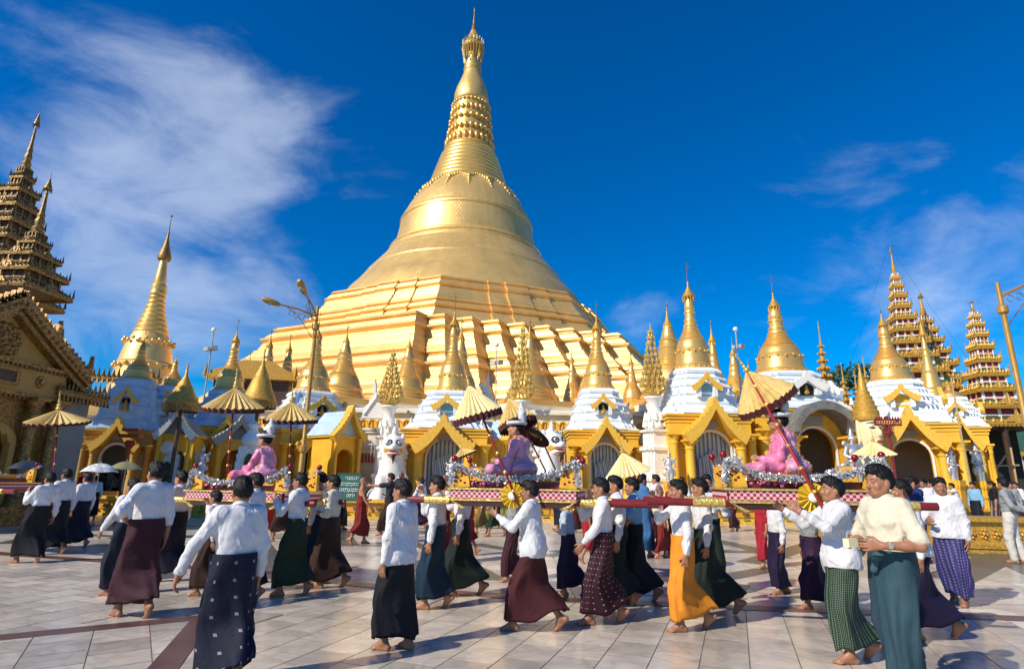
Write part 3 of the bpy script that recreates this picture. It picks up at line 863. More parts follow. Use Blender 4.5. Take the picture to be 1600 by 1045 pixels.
z0_ = np.array([0., 0.])
grid(TV, NV, 'near', z0_, .43, .50)
grid(np.array([.845, .535]), np.array([-.535, .845]), 'left', apex, .50, .46)
grid(np.array([1., 0]), np.array([0, 1.]), 'far', z0_, .95, .62)
tiles.sort(key=lambda q: q[0] @ q[0] if abs(q[0][0]) < .35 + q[0][1] * .95 and q[0][1] > 3.6 else 1e6 + q[0] @ q[0])
shared = {}
rest_v, rest_f, rest_t = [], [], []
TT = .0035
for i, (c, poly, whole, (ex, w, l)) in enumerate(tiles):
    if i < 298:
        k = (w, l)
        if whole:
            if k not in shared:
                b = MB().box(0, 0, 0, w - gap, l - gap, TT); shared[k] = mesh('marble_tile', b.v, b.f); shared[k].materials.append(MARBLE)
            link('marble_tile', shared[k], None, pave, (c[0], c[1], TT / 2 + .0012 * rnd.random()), (rnd.uniform(-.002, .002), rnd.uniform(-.002, .002), math.atan2(ex[1], ex[0])))
        else:
            b = MB(); b.loft([[(p[0] - c[0], p[1] - c[1], z_) for p in poly] for z_ in (-TT / 2, TT / 2)])
            obj('marble_tile', b, MARBLE, pave, (c[0], c[1], TT / 2 + .0012 * rnd.random()))
    else:
        n = len(rest_v); zt = TT + .0012 * rnd.random(); q = rnd.random()
        for p in poly: rest_v.append((p[0], p[1], zt)); rest_t.append(q)
        rest_f.append(tuple(range(n, n + len(poly))))
me = mesh('marble_slabs', rest_v, rest_f); fixn(me)
a_ = me.attributes.new('tint', 'FLOAT', 'POINT'); a_.data.foreach_set('value', rest_t)
tag(link('marble_slabs', me, MARBLE, pave), kind='stuff')
def strip(pts, w, name, m, z=.014):
    mb = MB(); pts = [np.array(p) for p in pts]
    L_, R_ = [], []
    for i, p in enumerate(pts):
        d = un(pts[min(i + 1, len(pts) - 1)] - pts[max(i - 1, 0)]); n = np.array([-d[1], d[0]]) * w / 2
        L_.append(p + n); R_.append(p - n)
    for i in range(len(pts) - 1):
        q = [L_[i], R_[i], R_[i + 1], L_[i + 1]]
        mb.add([(x, y, z) for x, y in q] + [(x, y, .001) for x, y in q], [(0, 1, 2, 3), (0, 4, 5, 1), (2, 6, 7, 3), (1, 5, 6, 2), (3, 7, 4, 0)])
    return obj(name, mb, m, pave)
strip(bandA, .30, 'border_band', RSTONE, .0115)
strip([apex + bdir1 * 9, apex + bdir1 * .0], .26, 'border_band', RSTONE, .0085)
strip([apex + np.array([.02, .1]), apex + bdir2 * 9 + np.array([-.1, 0])], .25, 'border_band', RSTONE, .010)
g2 = lambda *a: [gnd(px, py)[:2] for px, py in a]
ZB = iter(np.linspace(.0070, .0112, 30))
for pl, w in [(((398, 830), (430, 884)), .42), (((522, 818), (546, 852), (680, 852)), .5), (((610, 832), (700, 872)), .3), (((728, 884), (764, 903), (850, 905)), .55), (((955, 893), (1000, 902), (1170, 918)), .5),
              (((985, 842), (1075, 862), (1250, 862)), .5), (((1010, 820), (1170, 856), (1220, 872)), .55), (((1170, 880), (1270, 850), (1390, 850)), .6), (((1060, 915), (1210, 888)), .45), (((1445, 850), (1545, 872)), .6),
              (((1480, 905), (1560, 870), (1600, 860)), .8), (((1560, 872), (1640, 905)), .5), (((245, 905), (262, 862), (350, 862)), .6), (((150, 850), (262, 862)), .4), (((150, 820), (330, 822)), .35), (((130, 835), (240, 842)), .35),
              (((0, 850), (90, 832), (150, 820)), .4), (((600, 818), (800, 826)), .5), (((1210, 826), (1330, 838), (1440, 826)), .5), (((740, 850), (860, 868), (960, 850)), .5), (((440, 860), (420, 905)), .4)]:
    strip(g2(*pl), w, 'floor_inlay_band', DSTONE, next(ZB))

# ---------------------------------------------------------------- the great stupa
SX, SY = -8.9, 100.0
great = thing('great_stupa', 'giant golden stupa rising in the middle of the scene behind all the shrines', 'stupa', (SX, SY, 0), 0)
rot = math.atan2(-cos(TH), -sin(TH))
def terr(prof):
    mb = MB(); mb.loft([[(x, y, z) for x, y in redent(a, 8, (a - (.6235 * a - 8.04)) / 8)] for a, z in prof]); return mb
def tier(z0, z1, a0, a1):
    h = z1 - z0
    q = [(0, 1.0), (.03, 1.0), (.04, .95), (.085, .95), (.095, .90), (.115, .90), (.12, .83), (.165, .81), (.17, .76), (.21, .75), (.215, .69), (.27, .68), (.275, .63), (.33, .62), (.335, .57), (.35, .57), (.355, .50), (.43, .48), (.435, .44), (.50, .43), (.51, .39), (.56, .36),
         (.575, .40), (.60, .45), (.63, .48), (.655, .48), (.68, .43), (.685, .34), (.73, .33), (.735, .28), (.775, .26), (.78, .20), (.82, .19), (.825, .06), (.835, .04), (.84, .08), (.87, .10), (.875, .05), (.90, .04), (.905, .09), (.93, .12), (.955, .10), (.96, .03), (1.0, .0)]
    return [(a1 + (a0 - a1) * k, z0 + h * t) for t, k in q]
for z0, z1, a0, a1 in ((4.8, 10.8, 42.0, 38.6), (10.8, 16.2, 38.6, 35.0), (16.2, 21.6, 35.0, 31.4)):
    obj('terrace', terr(tier(z0, z1, a0, a1)), GPLATE, great, None, rot)
def octo(a, ex):
    pts = []; r = a
    for i in range(8):
        c, s_ = cos(i * PI / 4), sin(i * PI / 4); h = r * math.tan(PI / 8)
        for u, v in ((-1, 0), (-.30, 0), (-.30, ex), (-.04, ex), (-.04, 2 * ex), (.30, 2 * ex), (.30, ex), (.62, ex), (.62, 0)):
            x, y = r + v, u * h
            pts.append((x * c - y * s_, x * s_ + y * c))
    return pts
for z0, z1, a0, a1 in ((21.5, 25.2, 28.4, 25.6), (25.2, 29.2, 25.6, 23.3)):
    mb = MB(); mb.loft([[(x, y, z) for x, y in octo(a, .32)] for a, z in tier(z0, z1, a0, a1)])
    obj('octagonal_terrace', mb, GPLATE, great, None, rot)
cx_ = lambda y: np.interp(y, [12, 60, 150, 240, 340, 460], [745, 743, 739.5, 736, 730.5, 720])
def pr(y, hw):
    # the outline one sees is the tangent a little in front of the axis
    a, b = at(cx_(y) - hw, y, SY), at(cx_(y) + hw, y, SY); Y2 = SY - ((b - a)[0] / 2) ** 2 / SY
    a, b = at(cx_(y) - hw, y, Y2), at(cx_(y) + hw, y, Y2); return ((b - a)[0] / 2, (a[2] + b[2]) / 2)
def gl(name, pts, m, n=72, sm=.7):
    p = [pr(*q) if len(q) == 2 else (q[0], q[1]) for q in pts]
    return obj(name, MB().lathe(p, n), m, great, None, None, sm)
gl('round_base_mouldings', [(23.1, 28.0, 0), (23.1, 29.4, 0), (22.7, 29.5, 0), (22.5, 29.9, 0), (21.7, 31.2, 0), (20.9, 32.5, 0), (462, 182), (457, 176), (457, 175.5), (452, 170.5), (446, 164.5), (440, 159), (437, 156), (436, 156), (428, 147), (420, 138.5), (412, 130), (407, 126), (406, 123.5), (403, 122.5), (400, 120), (398.5, 121), (396, 120), (394.5, 116), (393, 114)], GBELL)
gl('bell', [(394, 112.5), (385, 110), (375, 107.5), (365, 105), (356, 103.2), (355, 104.4), (352, 104), (351, 102.4), (347, 101), (340, 96.5), (332, 92), (325, 87), (318, 81), (312, 75.5), (306, 70), (302, 66), (300, 64.5)], GBELL)
fm = MB()
R9 = pr(309, 72.5)[0]; Z9 = pr(309, 72)[1]
for da, dz, r_ in ((0, 0, .55), (.45, .25, .42), (-.45, .25, .42), (0, -.85, .4), (.8, .6, .35), (-.8, .6, .35), (0, -1.6, .3), (0, -2.2, .2), (1.2, .95, .25), (-1.2, .95, .25), (1.6, 1.1, .22), (-1.6, 1.1, .22)):
    rr = np.interp(Z9 + dz, [pr(325, 87)[1], pr(318, 81)[1], Z9, pr(300, 64.5)[1]], [pr(325, 87)[0], pr(318, 81)[0], R9, pr(300, 64.5)[0]])
    fm.ball(rr - da * da / 2 / rr, da, Z9 + dz, r_, 6, 1.3)
fme_ = mesh('bell_flower', fm.v, fm.f); fixn(fme_); fme_.polygons.foreach_set('use_smooth', [True] * len(fme_.polygons)); fme_.materials.append(GOLD)
for k in range(16): link('bell_flower', fme_, None, great, None, 2 * PI * k / 16 + .1)
rg = [(301, 65)]
for k in range(8):
    y = 297 - k * 6.6; w = np.interp(y, [240, 300], [40, 62])
    rg += [(y + 1.2, w + 1.4), (y, w + 1.9), (y - 1.6, w + 1.2), (y - 2.8, w - .9), (y - 4.2, w - 1.0)]
rg.append((243, 38.5))
gl('turban_bands', rg, GOLD)
lo = [(244, 39), (241, 40.5), (238, 40), (236, 37.5), (234, 36)]
gl('lotus_throat', lo + [(229, 35.5), (224, 35), (219, 33), (214, 32.4), (208, 31.5), (203, 30.5), (199, 30), (193, 29.8), (186, 29), (178, 28.6), (172, 28.6), (168, 28), (166, 27)], GOLD, 60)
pe = MB()
for y, r_, n, sz in ((229, 36, 26, 1.9), (213, 33.5, 26, 1.5), (196, 31, 22, .95), (182, 29.5, 26, 1.8), (170, 28.8, 30, .9)):
    rr, z_ = pr(y, r_)
    for k in range(n):
        a = 2 * PI * k / n; pe.ball(rr * cos(a), rr * sin(a), z_, rr * PI / n * .92, 6, sz)
tag(obj('lotus_petals', pe, GOLD, great, None, None, 4), kind='stuff')
gl('banana_bud', [(167, 27), (160, 27), (150, 26.3), (142, 24), (135, 21), (128, 18), (121, 15), (116, 13.5), (112, 13)], GBELL, 48, 3)
gl('spire_neck', [(113, 13.5), (110, 14), (108, 12.5), (104, 13), (102, 10.5), (98, 11), (96, 8.5), (90, 8), (84, 7), (76, 6.5)], GOLD, 32)
um = MB().lathe([pr(78, 16.5), pr(75, 17.5), pr(73, 16), pr(70, 15), pr(66, 12.5), pr(62, 10), pr(58, 8), pr(54, 6.5), pr(50, 5)], 24)
obj('crown_umbrella', um, GOLD, great, None, None, .6)
fr = MB()
for y, w, l in ((76, 17, 18), (72, 16, 0)):
    rr, z_ = pr(y, w)
    for k in range(22):
        a = 2 * PI * k / 22
        if l:
            r2, z2 = pr(y + l + 6 * (k % 2), w - 4)
            fr.tube([(rr * cos(a), rr * sin(a), z_), (r2 * cos(a), r2 * sin(a), z2)], .13, 4)
        else: fr.tube([(rr * cos(a), rr * sin(a), z_), (rr * 1.04 * cos(a), rr * 1.04 * sin(a), z_ + 1.0)], .1, 4)
tag(obj('crown_bells', fr, FOIL, great), kind='stuff')
gl('vane_shaft', [(52, 4.5), (49, 5), (46, 3), (43, 4), (40, 2), (36, 2.4), (30, 1.4), (20, .7), (16, 1.4), (12, .1)], OLDGOLD, 10)

# ---------------------------------------------------------------- terrace wall behind the shrines
WY = 33.0
wall = thing('terrace_wall', 'long cream terrace wall with arched yellow niches below the great golden stupa', 'wall', (0, WY, 0))
wb = MB().box(-1, 20, 2.15, 41, 40, 4.3); obj('lower_wall', wb, CREAM, wall)
obj('upper_wall', MB().box(-1, 20.1, 4.85, 41, 39.9, 1.1), CREAM, wall)
obj('ledge', MB().box(-1, 19.85, 4.33, 41.4, 40, .14).box(-1, 19.9, 4.16, 41.2, 40, .1).box(-1, 19.9, 5.36, 41.4, 40, .16).box(-1, 19.95, 5.5, 41.2, 40, .12).box(-1, 19.9, 3.3, 41.2, 40, .1).box(-1, 19.7, .5, 41.6, 40, 1.0), CREAM, wall)
obj('red_band', MB().box(-1, -.02, 2.72, 41.1, .1, .52), REDB, wall)
nf = MB()
arch = [(-.19, 0)] + [(.19 * cos(PI - PI * i / 8), .2 + .24 * sin(PI * i / 8)) for i in range(9)] + [(.19, 0)]
outer = [(-.25, 0)] + [(.25 * cos(PI - PI * i / 8), .2 + .33 * sin(PI * i / 8)) for i in range(9)] + [(.25, 0)]
nf.band(arch, outer, -.12, 0); nf.box(0, -.02, .2, .4, .03, .4)
nme = mesh('niche', nf.v, nf.f); fixn(nme); nme.materials.append(YEL)
sf = Sdf(); sf.ell((0, 0, .07), (.11, .06, .07), .03); sf.ell((0, 0, .18), (.07, .05, .10), .03); sf.ell((0, 0, .31), (.042, .042, .055), .02)
V_, Q_ = sf.skin(.025); fme = qmesh('niche_figure', V_, Q_); fme.materials.append(GPAINT)
for i in range(74):
    x = -20.5 + i * .50
    o = link('niche', nme, None, wall, (x, .16, 4.42)); link('niche_figure', fme, None, o, (0, -.06, 0))
rail = thing('iron_railing', 'white spiked iron railing along the cream terrace wall', 'railing', (0, WY - .55, 0))
obj('rail', MB().box(-1, 0, 3.45, 44, .035, .045).box(-1, 0, 2.35, 44, .035, .045).box(-1, 0, 1.4, 44, .035, .045), WHITE, rail)
pk = MB()
for i in range(240):
    x = -22 + i * .18; pk.box(x, 0, 2.55, .022, .022, 2.5).box(x, 0, 3.88, .05, .02, .2, 0, .05)
tag(obj('picket', pk, WHITE, rail), kind='stuff')
for i in range(12): obj('railing_post', MB().box(-22 + i * 4, .02, 2.45, .09, .09, 3.3), WHITE, rail)

# ---------------------------------------------------------------- golden spires
def spire_prof(kind):
    if kind == 'bell':      # a shrine's spire: bell, rings, bud, umbrella, vane; radius and height both against the whole height
        q = [(90, 0), (92, 6), (90, 12), (84, 14), (86, 20), (84, 26), (78, 32), (75, 50), (73, 75), (71, 100), (74, 104), (74, 112), (71, 116), (68, 130), (64, 155), (58, 172), (52, 178),
             (55, 182), (53, 187), (48, 190), (50, 194), (48, 199), (43, 203), (45, 207), (43, 212), (38, 216), (40, 220), (38, 226), (33, 230), (36, 236), (34, 244), (29, 250), (32, 258), (31, 266), (25, 274), (25, 284), (28, 288), (27, 296),
             (22, 302), (22, 330), (26, 336), (25, 344), (19, 350), (22, 358), (23, 372), (20, 395), (15, 415), (12, 428)]
        return q, (428, 34, 66, 645)
    if kind == 'tall':      # stupas on the terrace
        q = [(135, 0), (135, 16), (128, 18), (128, 34), (122, 36), (124, 42), (118, 48), (114, 62), (116, 66), (108, 72), (104, 88), (106, 92), (99, 98), (95, 112), (97, 118), (92, 124), (92, 140), (95, 144), (90, 150), (84, 170), (78, 200), (70, 228), (64, 240),
             (66, 246), (60, 252), (62, 258), (56, 266), (57, 272), (51, 280), (52, 286), (46, 296), (47, 302), (42, 312), (43, 318), (38, 330), (39, 340), (34, 352), (36, 360), (36, 374), (31, 384), (31, 400), (34, 406), (28, 416), (24, 440), (19, 470), (14, 496)]
        return q, (496, 24, 62, 650)
def spire_parts(root, H_, kind='bell', z=0, n=24, wf=1.0, m=None):
    q, (uz, ur, uh, tot) = spire_prof(kind); k = H_ / tot; m = m or GOLD
    cut_ = next(i for i, p in enumerate(q) if p[1] >= (178 if kind == 'bell' else 240))
    bell = q[:cut_ + 1]; top = q[cut_:]
    obj('bell' if kind == 'bell' else 'bell_and_base', MB().lathe([(r * k * wf, h * k) for r, h in bell], n, 0, 0, z), m, root, None, None, .6)
    obj('ringed_spire', MB().lathe([(r * k * wf, h * k) for r, h in top], n, 0, 0, z), m, root, None, None, .6)
    u = MB().lathe([(ur * k, uz * k), (ur * 1.08 * k, (uz + 6) * k), (ur * .9 * k, (uz + uh * .25) * k), (ur * .68 * k, (uz + uh * .42) * k), (ur * .42 * k, (uz + uh * .7) * k), (6 * k, (uz + uh) * k), (4 * k, (uz + uh * 1.5) * k)], 12, 0, 0, z)
    for i in range(12):
        a = PI * i / 6; u.tube([(ur * k * cos(a), ur * k * sin(a), z + (uz + 2) * k), (ur * .95 * k * cos(a), ur * .95 * k * sin(a), z + (uz - 22) * k)], 2.6 * k, 3)
    obj('crown_umbrella', u, GPAINT, root, None, None, .6)
    v = MB().tube([(0, 0, z + (uz + uh) * k), (0, 0, z + tot * k)], [3.2 * k, 1.3 * k], 5).ball(0, 0, z + (uz + uh * 1.75) * k, 6 * k, 6).box(5 * k, 0, z + (tot - 28) * k, 14 * k, 2 * k, 8 * k)
    obj('vane', v, OLDGOLD, root)
    if kind == 'bell':
        d = MB(); r_ = 74.5 * k * wf
        for i in range(18):
            a = PI * i / 9; d.ball(r_ * cos(a), r_ * sin(a), z + (106 - 7 * (i % 2)) * k, 7.5 * k, 5)
        for i in range(24):
            a = PI * i / 12; d.ball(88 * k * wf * cos(a), 88 * k * wf * sin(a), z + 8 * k, 8 * k, 5)
        tag(obj('relief_garland', d, m, root, None, None, 4), kind='stuff')
def small_stupa(label, tx, ty, by, Y, wf=1.0, base=True, grp='golden stupas on the terrace'):
    p = at(tx, ty, Y); zb = 5.95 if base is True else base
    rt = thing('golden_stupa', label, 'stupa', (p[0], Y, zb), TH, grp)
    H_ = p[2] - zb
    wf *= 1.55; spire_parts(rt, H_, 'tall', 0, 24, wf)
    w = 135 * H_ / 650 * wf * 1.2
    obj('footing', MB().box(0, 0, -.22, w * 2.5, w * 2.5, .44), CREAM, rt)
    obj('plinth', redloft(MB(), [(w * 1.12, -.02), (w * 1.12, .2), (w * 1.06, .22), (w * 1.06, .42), (w * 1.0, .45)], 2, lambda a: a * .16), GOLD, rt)
    return rt
for a in [('small golden stupa between the lamp post and the left golden candle tree', 544, 505, 640, 37, 1.02), ('small golden stupa right behind the gilded tree over the left stone lion', 641, 516, 640, 37, 1.0),
          ('slim golden stupa just right of the spire over the blue roofed shrine', 722, 496, 640, 39, .85), ('golden stupa behind the middle gilded tree and the right stone lion', 828, 497, 640, 37, 1.0),
          ('slim golden stupa half hidden behind the left side of the second white roofed shrine', 929, 503, 640, 38, .9), ('tall golden stupa standing left of the tall centre right shrine spire', 1041, 470, 650, 36, 1.05),
          ('slim golden stupa peeping out right of the tall white roofed shrine spire', 1110, 500, 650, 38, .6), ('small golden stupa rising just left of the yellow tilted parasol', 1143, 527, 650, 37, .75),
          ('far golden spire left of the white roofed shrine with domed arch', 1186, 540, 650, 46, .7), ('farthest low golden spire beside the white roofed shrine with domed arch', 1204, 550, 650, 50, .7),
          ('golden stupa far left on the terrace beside the gilded canopy', 425, 512, 640, 38, .8), ('thin golden spire rising behind the dark parasol at left', 370, 528, 645, 40, .7), ('gold spire half hidden right behind the turned white roofed shrine', 1436, 490, 640, 34, .42),
          ('slim golden spire just left of the lamp post top', 455, 520, 640, 39, .7), ('thin golden spire between the gilded roofs and the blue roofed shrine', 392, 548, 645, 37, .6), ('low golden spire right of the second white roofed shrine', 985, 545, 645, 38, .7),
          ('thin distant golden spire between the two tall white roofed shrines at right', 1168, 560, 650, 44, .6), ('small golden spire left of the white shrine with the tiny gold figure', 893, 540, 640, 39, .6)]:
    small_stupa(*a)
# white flame corner pieces on the wall
def corner_flame(label, px, py, Y, h, flip):
    p = at(px, py, Y)
    rt = thing('stucco_flame_ornament', label, 'ornament', (p[0], Y, p[2] - h), 0, 'white flame ornaments on the wall')
    poly = [(-.9, 0), (.9, 0), (.85, .5), (.6, .8), (.62, 1.0), (.35, 1.15), (.35, 1.5), (.12, 1.6), (.05, 2.1), (-.05, 2.5), (-.15, 2.0), (-.1, 1.5), (-.35, 1.2), (-.4, .9), (-.75, .7), (-.8, .35)]
    poly = [(x * flip * h / 2.5 * .8, z * h / 2.5) for x, z in poly]
    obj('flame_slab', MB().extr(poly, -.18, .18), WHITE, rt)
    sc = MB()
    for i in range(9): sc.ball(flip * (-.5 + .11 * i) * h / 2.5, -.16, (.3 + .17 * i) * h / 2.5, .15 * h / 2.5, 6)
    tag(obj('scroll_relief', sc, WHITE, rt, None, None, 4), kind='stuff')
for a in [('white flame shaped ornament on the wall left of the left lion', 588, 592, 31.5, 2.2, 1), ('white flame shaped ornament right of the yellow tilted parasol in the middle', 762, 580, 31.5, 2.4, -1)]: corner_flame(*a)

# ---------------------------------------------------------------- shrines
def arch_pts(w, spring, rise, n=14, pointed=0.0):
    return [(-w / 2, 0)] + [(-w / 2 * cos(PI * i / n), spring + rise * (sin(PI * i / n) + pointed * (1 - abs(cos(PI * i / n))) ** 2)) for i in range(n + 1)] + [(w / 2, 0)]
def arch_wall(mb, w, h, aw, spring, rise, y0, y1, n=14):
    inn = arch_pts(aw, spring, rise, n)
    out_ = [(-w / 2, 0)]
    for x, z in inn[1:-1]:
        t = math.atan2(z - spring + .001, x)
        out_.append((max(-w / 2, min(w / 2, x / aw * w if abs(x) < aw / 2 - 1e-6 else (w / 2 if x > 0 else -w / 2))), h if abs(x) < aw / 2 - 1e-6 else spring))
    out_.append((w / 2, 0))
    out2 = [out_[0], out_[1], (-w / 2, h)] + out_[2:-2] + [(w / 2, h)] + out_[-2:]
    in2 = [inn[0], inn[1], inn[1]] + inn[2:-2] + [inn[-2]] + inn[-2:]
    mb.band(in2, out2, y0, y1); return mb
def gable_poly(w, h, t, curve=.12, scal=8):
    """a flame-edged chevron band: inner and outer outlines in x,z"""
    n = scal * 2; inn, out_ = [], []
    for i in range(-n, n + 1):
        s_ = i / n; x = s_ * w / 2; z = h * (1 - abs(s_) ** (1 + curve) if curve >= 0 else h)
        z = h * (1 - abs(s_)) + curve * h * sin(PI * abs(s_)) * -1
        e = .16 * t * (1 if i % 2 else -.3)
        inn.append((x * .86, z - t * .75)); out_.append((x * 1.05 + (np.sign(s_) * e * .6), z + t * .25 + e + (t * .45 if i == 0 else 0)))
    return inn, out_
def column(root, x, y, z0, h, r, m, pot=False):
    c = MB().lathe([(r * 1.7, 0), (r * 1.7, .12 * h / 3 + .06), (r * 1.35, .12 * h / 3 + .1), (r * 1.25, .28), (r, .36), (r * .94, h * .84), (r * 1.1, h * .85), (r * 1.1, h * .87), (r * .98, h * .88), (r * 1.05, h * .91), (r * 1.45, h * .945), (r * 1.5, h * .955), (r * 1.5, h * .97)], 14, x, y, z0)
    c.box(x, y, z0 + h * .985, r * 3.4, r * 3.4, h * .03)
    if pot: c.lathe([(r * 1.2, h), (r * 1.3, h + .05), (r * .7, h + .1), (r * 1.3, h + .22), (r * 1.3, h + .3), (r * .5, h + .42), (r * .7, h + .46), (r * .1, h + .6)], 12, x, y, z0)
    o = obj('column', c, m, root, None, None, .6); return o
CURT = mat('striped_awning_cloth', (0.55, 0.58, 0.6), 0.8, 0, 0.1, 3)
_t, _s = uvsep(CURT)
overlay(CURT, mm(_t, 'LESS_THAN', mm(_t, 'FRACT', mm(_t, 'MULTIPLY', _s.outputs[0], 9.0)), .42), (.13, .22, .28))
def sheet(name, fn, nu, nv, m, parent):
    V = []; Fq = []; UVs = []
    for i in range(nu + 1):
        for j in range(nv + 1): V.append(fn(i / nu, j / nv))
    for i in range(nu):
        for j in range(nv):
            Fq.append((i * (nv + 1) + j, (i + 1) * (nv + 1) + j, (i + 1) * (nv + 1) + j + 1, i * (nv + 1) + j + 1))
            UVs += [(i / nu, j / nv), ((i + 1) / nu, j / nv), ((i + 1) / nu, (j + 1) / nv), (i / nu, (j + 1) / nv)]
    me = qmesh(name, np.array(V), np.array(Fq)); uv = me.uv_layers.new(name='UVMap'); uv.data.foreach_set('uv', np.array(UVs, np.float32).ravel())
    return link(name, me, m, parent)
def shrine(label, cx, Y, w, ye, yr, yt, rot=0, roofm=None, aw=.43, gm=None, curtain=True, pot=False, niche='blue', side=True, tipx=None, porch=1.0, ew=1.0, wallm=None, domed=False, grey=False, zf=.72, sg=None, sw=1.0):
    p = at(cx, ye, Y); ze = p[2]; zr = zat(cx, yr, Y); zt = zat(tipx or cx, yt, Y)
    roofm = roofm or BLUEW; gm = gm or YELC; wallm = wallm or YEL
    rt = thing('shrine', label, 'shrine', (p[0] + .5 * (at(cx, ye, Y + w / 2)[0] - p[0]), Y + w / 2, 0), rot, 'small shrines around the great stupa')
    h = ze - zf; d = w; y0 = -w / 2
    obj('plinth', MB().box(0, 0, zf - .36, w + .5, d + .5, .72).box(0, 0, zf + .1, w + .22, d + .22, .2), wallm, rt)
    a_w = w * aw; spring = h * .58; rise = a_w * .52
    fw = arch_wall(MB(), w, h, a_w, spring, rise, y0, y0 + .3)
    o = obj('wall', fw, wallm, rt); o.location = (0, 0, zf)
    obj('side_wall', MB().box(-w / 2 + .12, .15, zf + h / 2, .24, d - .3, h).box(w / 2 - .12, .15, zf + h / 2, .24, d - .3, h).box(0, d / 2 - .12, zf + h / 2, w - .48, .24, h), wallm, rt)
    obj('inner_room', MB().box(0, .3, zf + .02, w - .5, d - .9, .04).box(0, y0 + d * .62, zf + h / 2, w - .5, .1, h).box(0, .1, zf + h - .05, w - .5, d - .7, .06), GREYW, rt)
    # arch rim in white
    inn = arch_pts(a_w - .05, spring, rise - .02); ou = arch_pts(a_w + .13, spring, rise + .08)
    o = obj('arch_rim', MB().band(inn, ou, y0 - .05, y0 + .02), WHITE, rt); o.location = (0, 0, zf)
    if curtain:
        yq = y0 + .34; W2 = a_w / 2 + .03; H2 = spring + rise
        sheet('curtain', lambda u, v: ((-W2 + u * 2 * W2), yq + .05 * sin(u * 30) * (1 - .4 * v) + .02 * sin(v * 9 + u * 5), zf + .1 + v * (H2 - .1)), 40, 10, CURT, rt)
        sheet('curtain_flap', lambda u, v: (-W2 + .3 * W2 + u * 1.6 * W2 * (1 - .42 * v), yq - .14 + .06 * sin(u * 22 + v * 4) - .05 * sin(v * 7), zf + .15 + v * H2 * (.55 + .16 * u)), 26, 10, CURT, rt)
    cr = w * .054
    for q in (-1, 1):
        column(rt, q * (a_w / 2 + cr * 1.45), y0 - cr * 2.2 * porch, zf, h * .70, cr, wallm, pot)
        column(rt, q * (w / 2 - cr * .5), y0 - cr * .9, zf, h * .78, cr * .9, wallm)
    # gable over the arch
    gw = a_w + cr * 5.4; gz = zf + h * .73
    gh = (ze - gz) * 1.36 + .1
    if domed:
        n_ = 20; inn = [(gw * .37 * cos(PI - PI * i / n_) , .05 + gh * .60 * sin(PI * i / n_) ** 1.3) for i in range(n_ + 1)]; ou = [(gw * .45 * cos(PI - PI * i / n_), .0 + gh * .86 * sin(PI * i / n_) ** 1.15) for i in range(n_ + 1)]
    else: inn, ou = gable_poly(gw, gh, w * .115, .12)
    o = obj('gable', MB().band(inn, ou, y0 - cr * 4.6 * porch, y0 - .02), mat('grey_cement', (.17, .165, .155), .8, 0, .25, 4, .3, 12) if grey else gm, rt); o.location = (0, 0, gz)
    obj('name_plaque', MB().box(0, y0 - .06, gz + gh * .40, w * .17, .05, w * .085), mat('grey_plaque', (.35, .35, .33), .7, 0, .3, 30), rt)
    # cornice and eave
    obj('cornice', MB().box(0, 0, ze - .30, w + .08, d + .08, .12).box(0, 0, ze - .12, w + .20 * ew, d + .20 * ew, .16).box(0, 0, ze - .01, w + .34 * ew, d + .34 * ew, .08), wallm, rt)
    # stepped roof
    H_ = zr - ze; a0 = w / 2 + .16 * ew; at_ = w * .275
    S_ = lambda a: a * .135
    prof1 = [(a0 * 1.02, .03), (a0 * 1.02, .12), (a0 * .96, .16), (a0 * .90, H_ * .17), (a0 * .865, H_ * .175), (a0 * .865, H_ * .20)]
    prof2 = [(a0 * .82, H_ * .20), (a0 * .84, H_ * .22), (a0 * .84, H_ * .26), (a0 * .80, H_ * .28), (a0 * .77, H_ * .40), (a0 * .795, H_ * .415), (a0 * .795, H_ * .45), (a0 * .745, H_ * .47)]
    prof3 = [(a0 * .735, H_ * .47), (a0 * .70, H_ * .58), (a0 * .725, H_ * .595), (a0 * .725, H_ * .63), (a0 * .67, H_ * .65), (a0 * .63, H_ * .74), (a0 * .65, H_ * .755), (a0 * .65, H_ * .785)]
    prof4 = [(a0 * .59, H_ * .785), (at_ * 1.03, H_ * .87), (at_ * 1.10, H_ * .885), (at_ * 1.12, H_ * .93), (at_ * 1.05, H_ * .975), (at_ * .98, H_)]
    for pf in (prof1, prof2, prof3, prof4):
        obj('roof_tier', redloft(MB(), [(a, ze + .03 + z) for a, z in pf], 3, S_), roofm, rt)
    fm_ = MB()
    for q in (-1, 1):
        for r_ in (-1, 1):
            for f, hh in ((.93, .30), (.70, .22)):
                aa = a0 * f; zz_ = ze + .1 + (H_ * .16 if f > .9 else H_ * .47); fm_.box(q * aa * .86, r_ * aa * .86, zz_ + hh * w * .05, w * .035, w * .035, hh * w * .22, PI / 4, .15)
    tag(obj('corner_finial', fm_, roofm, rt), kind='stuff')
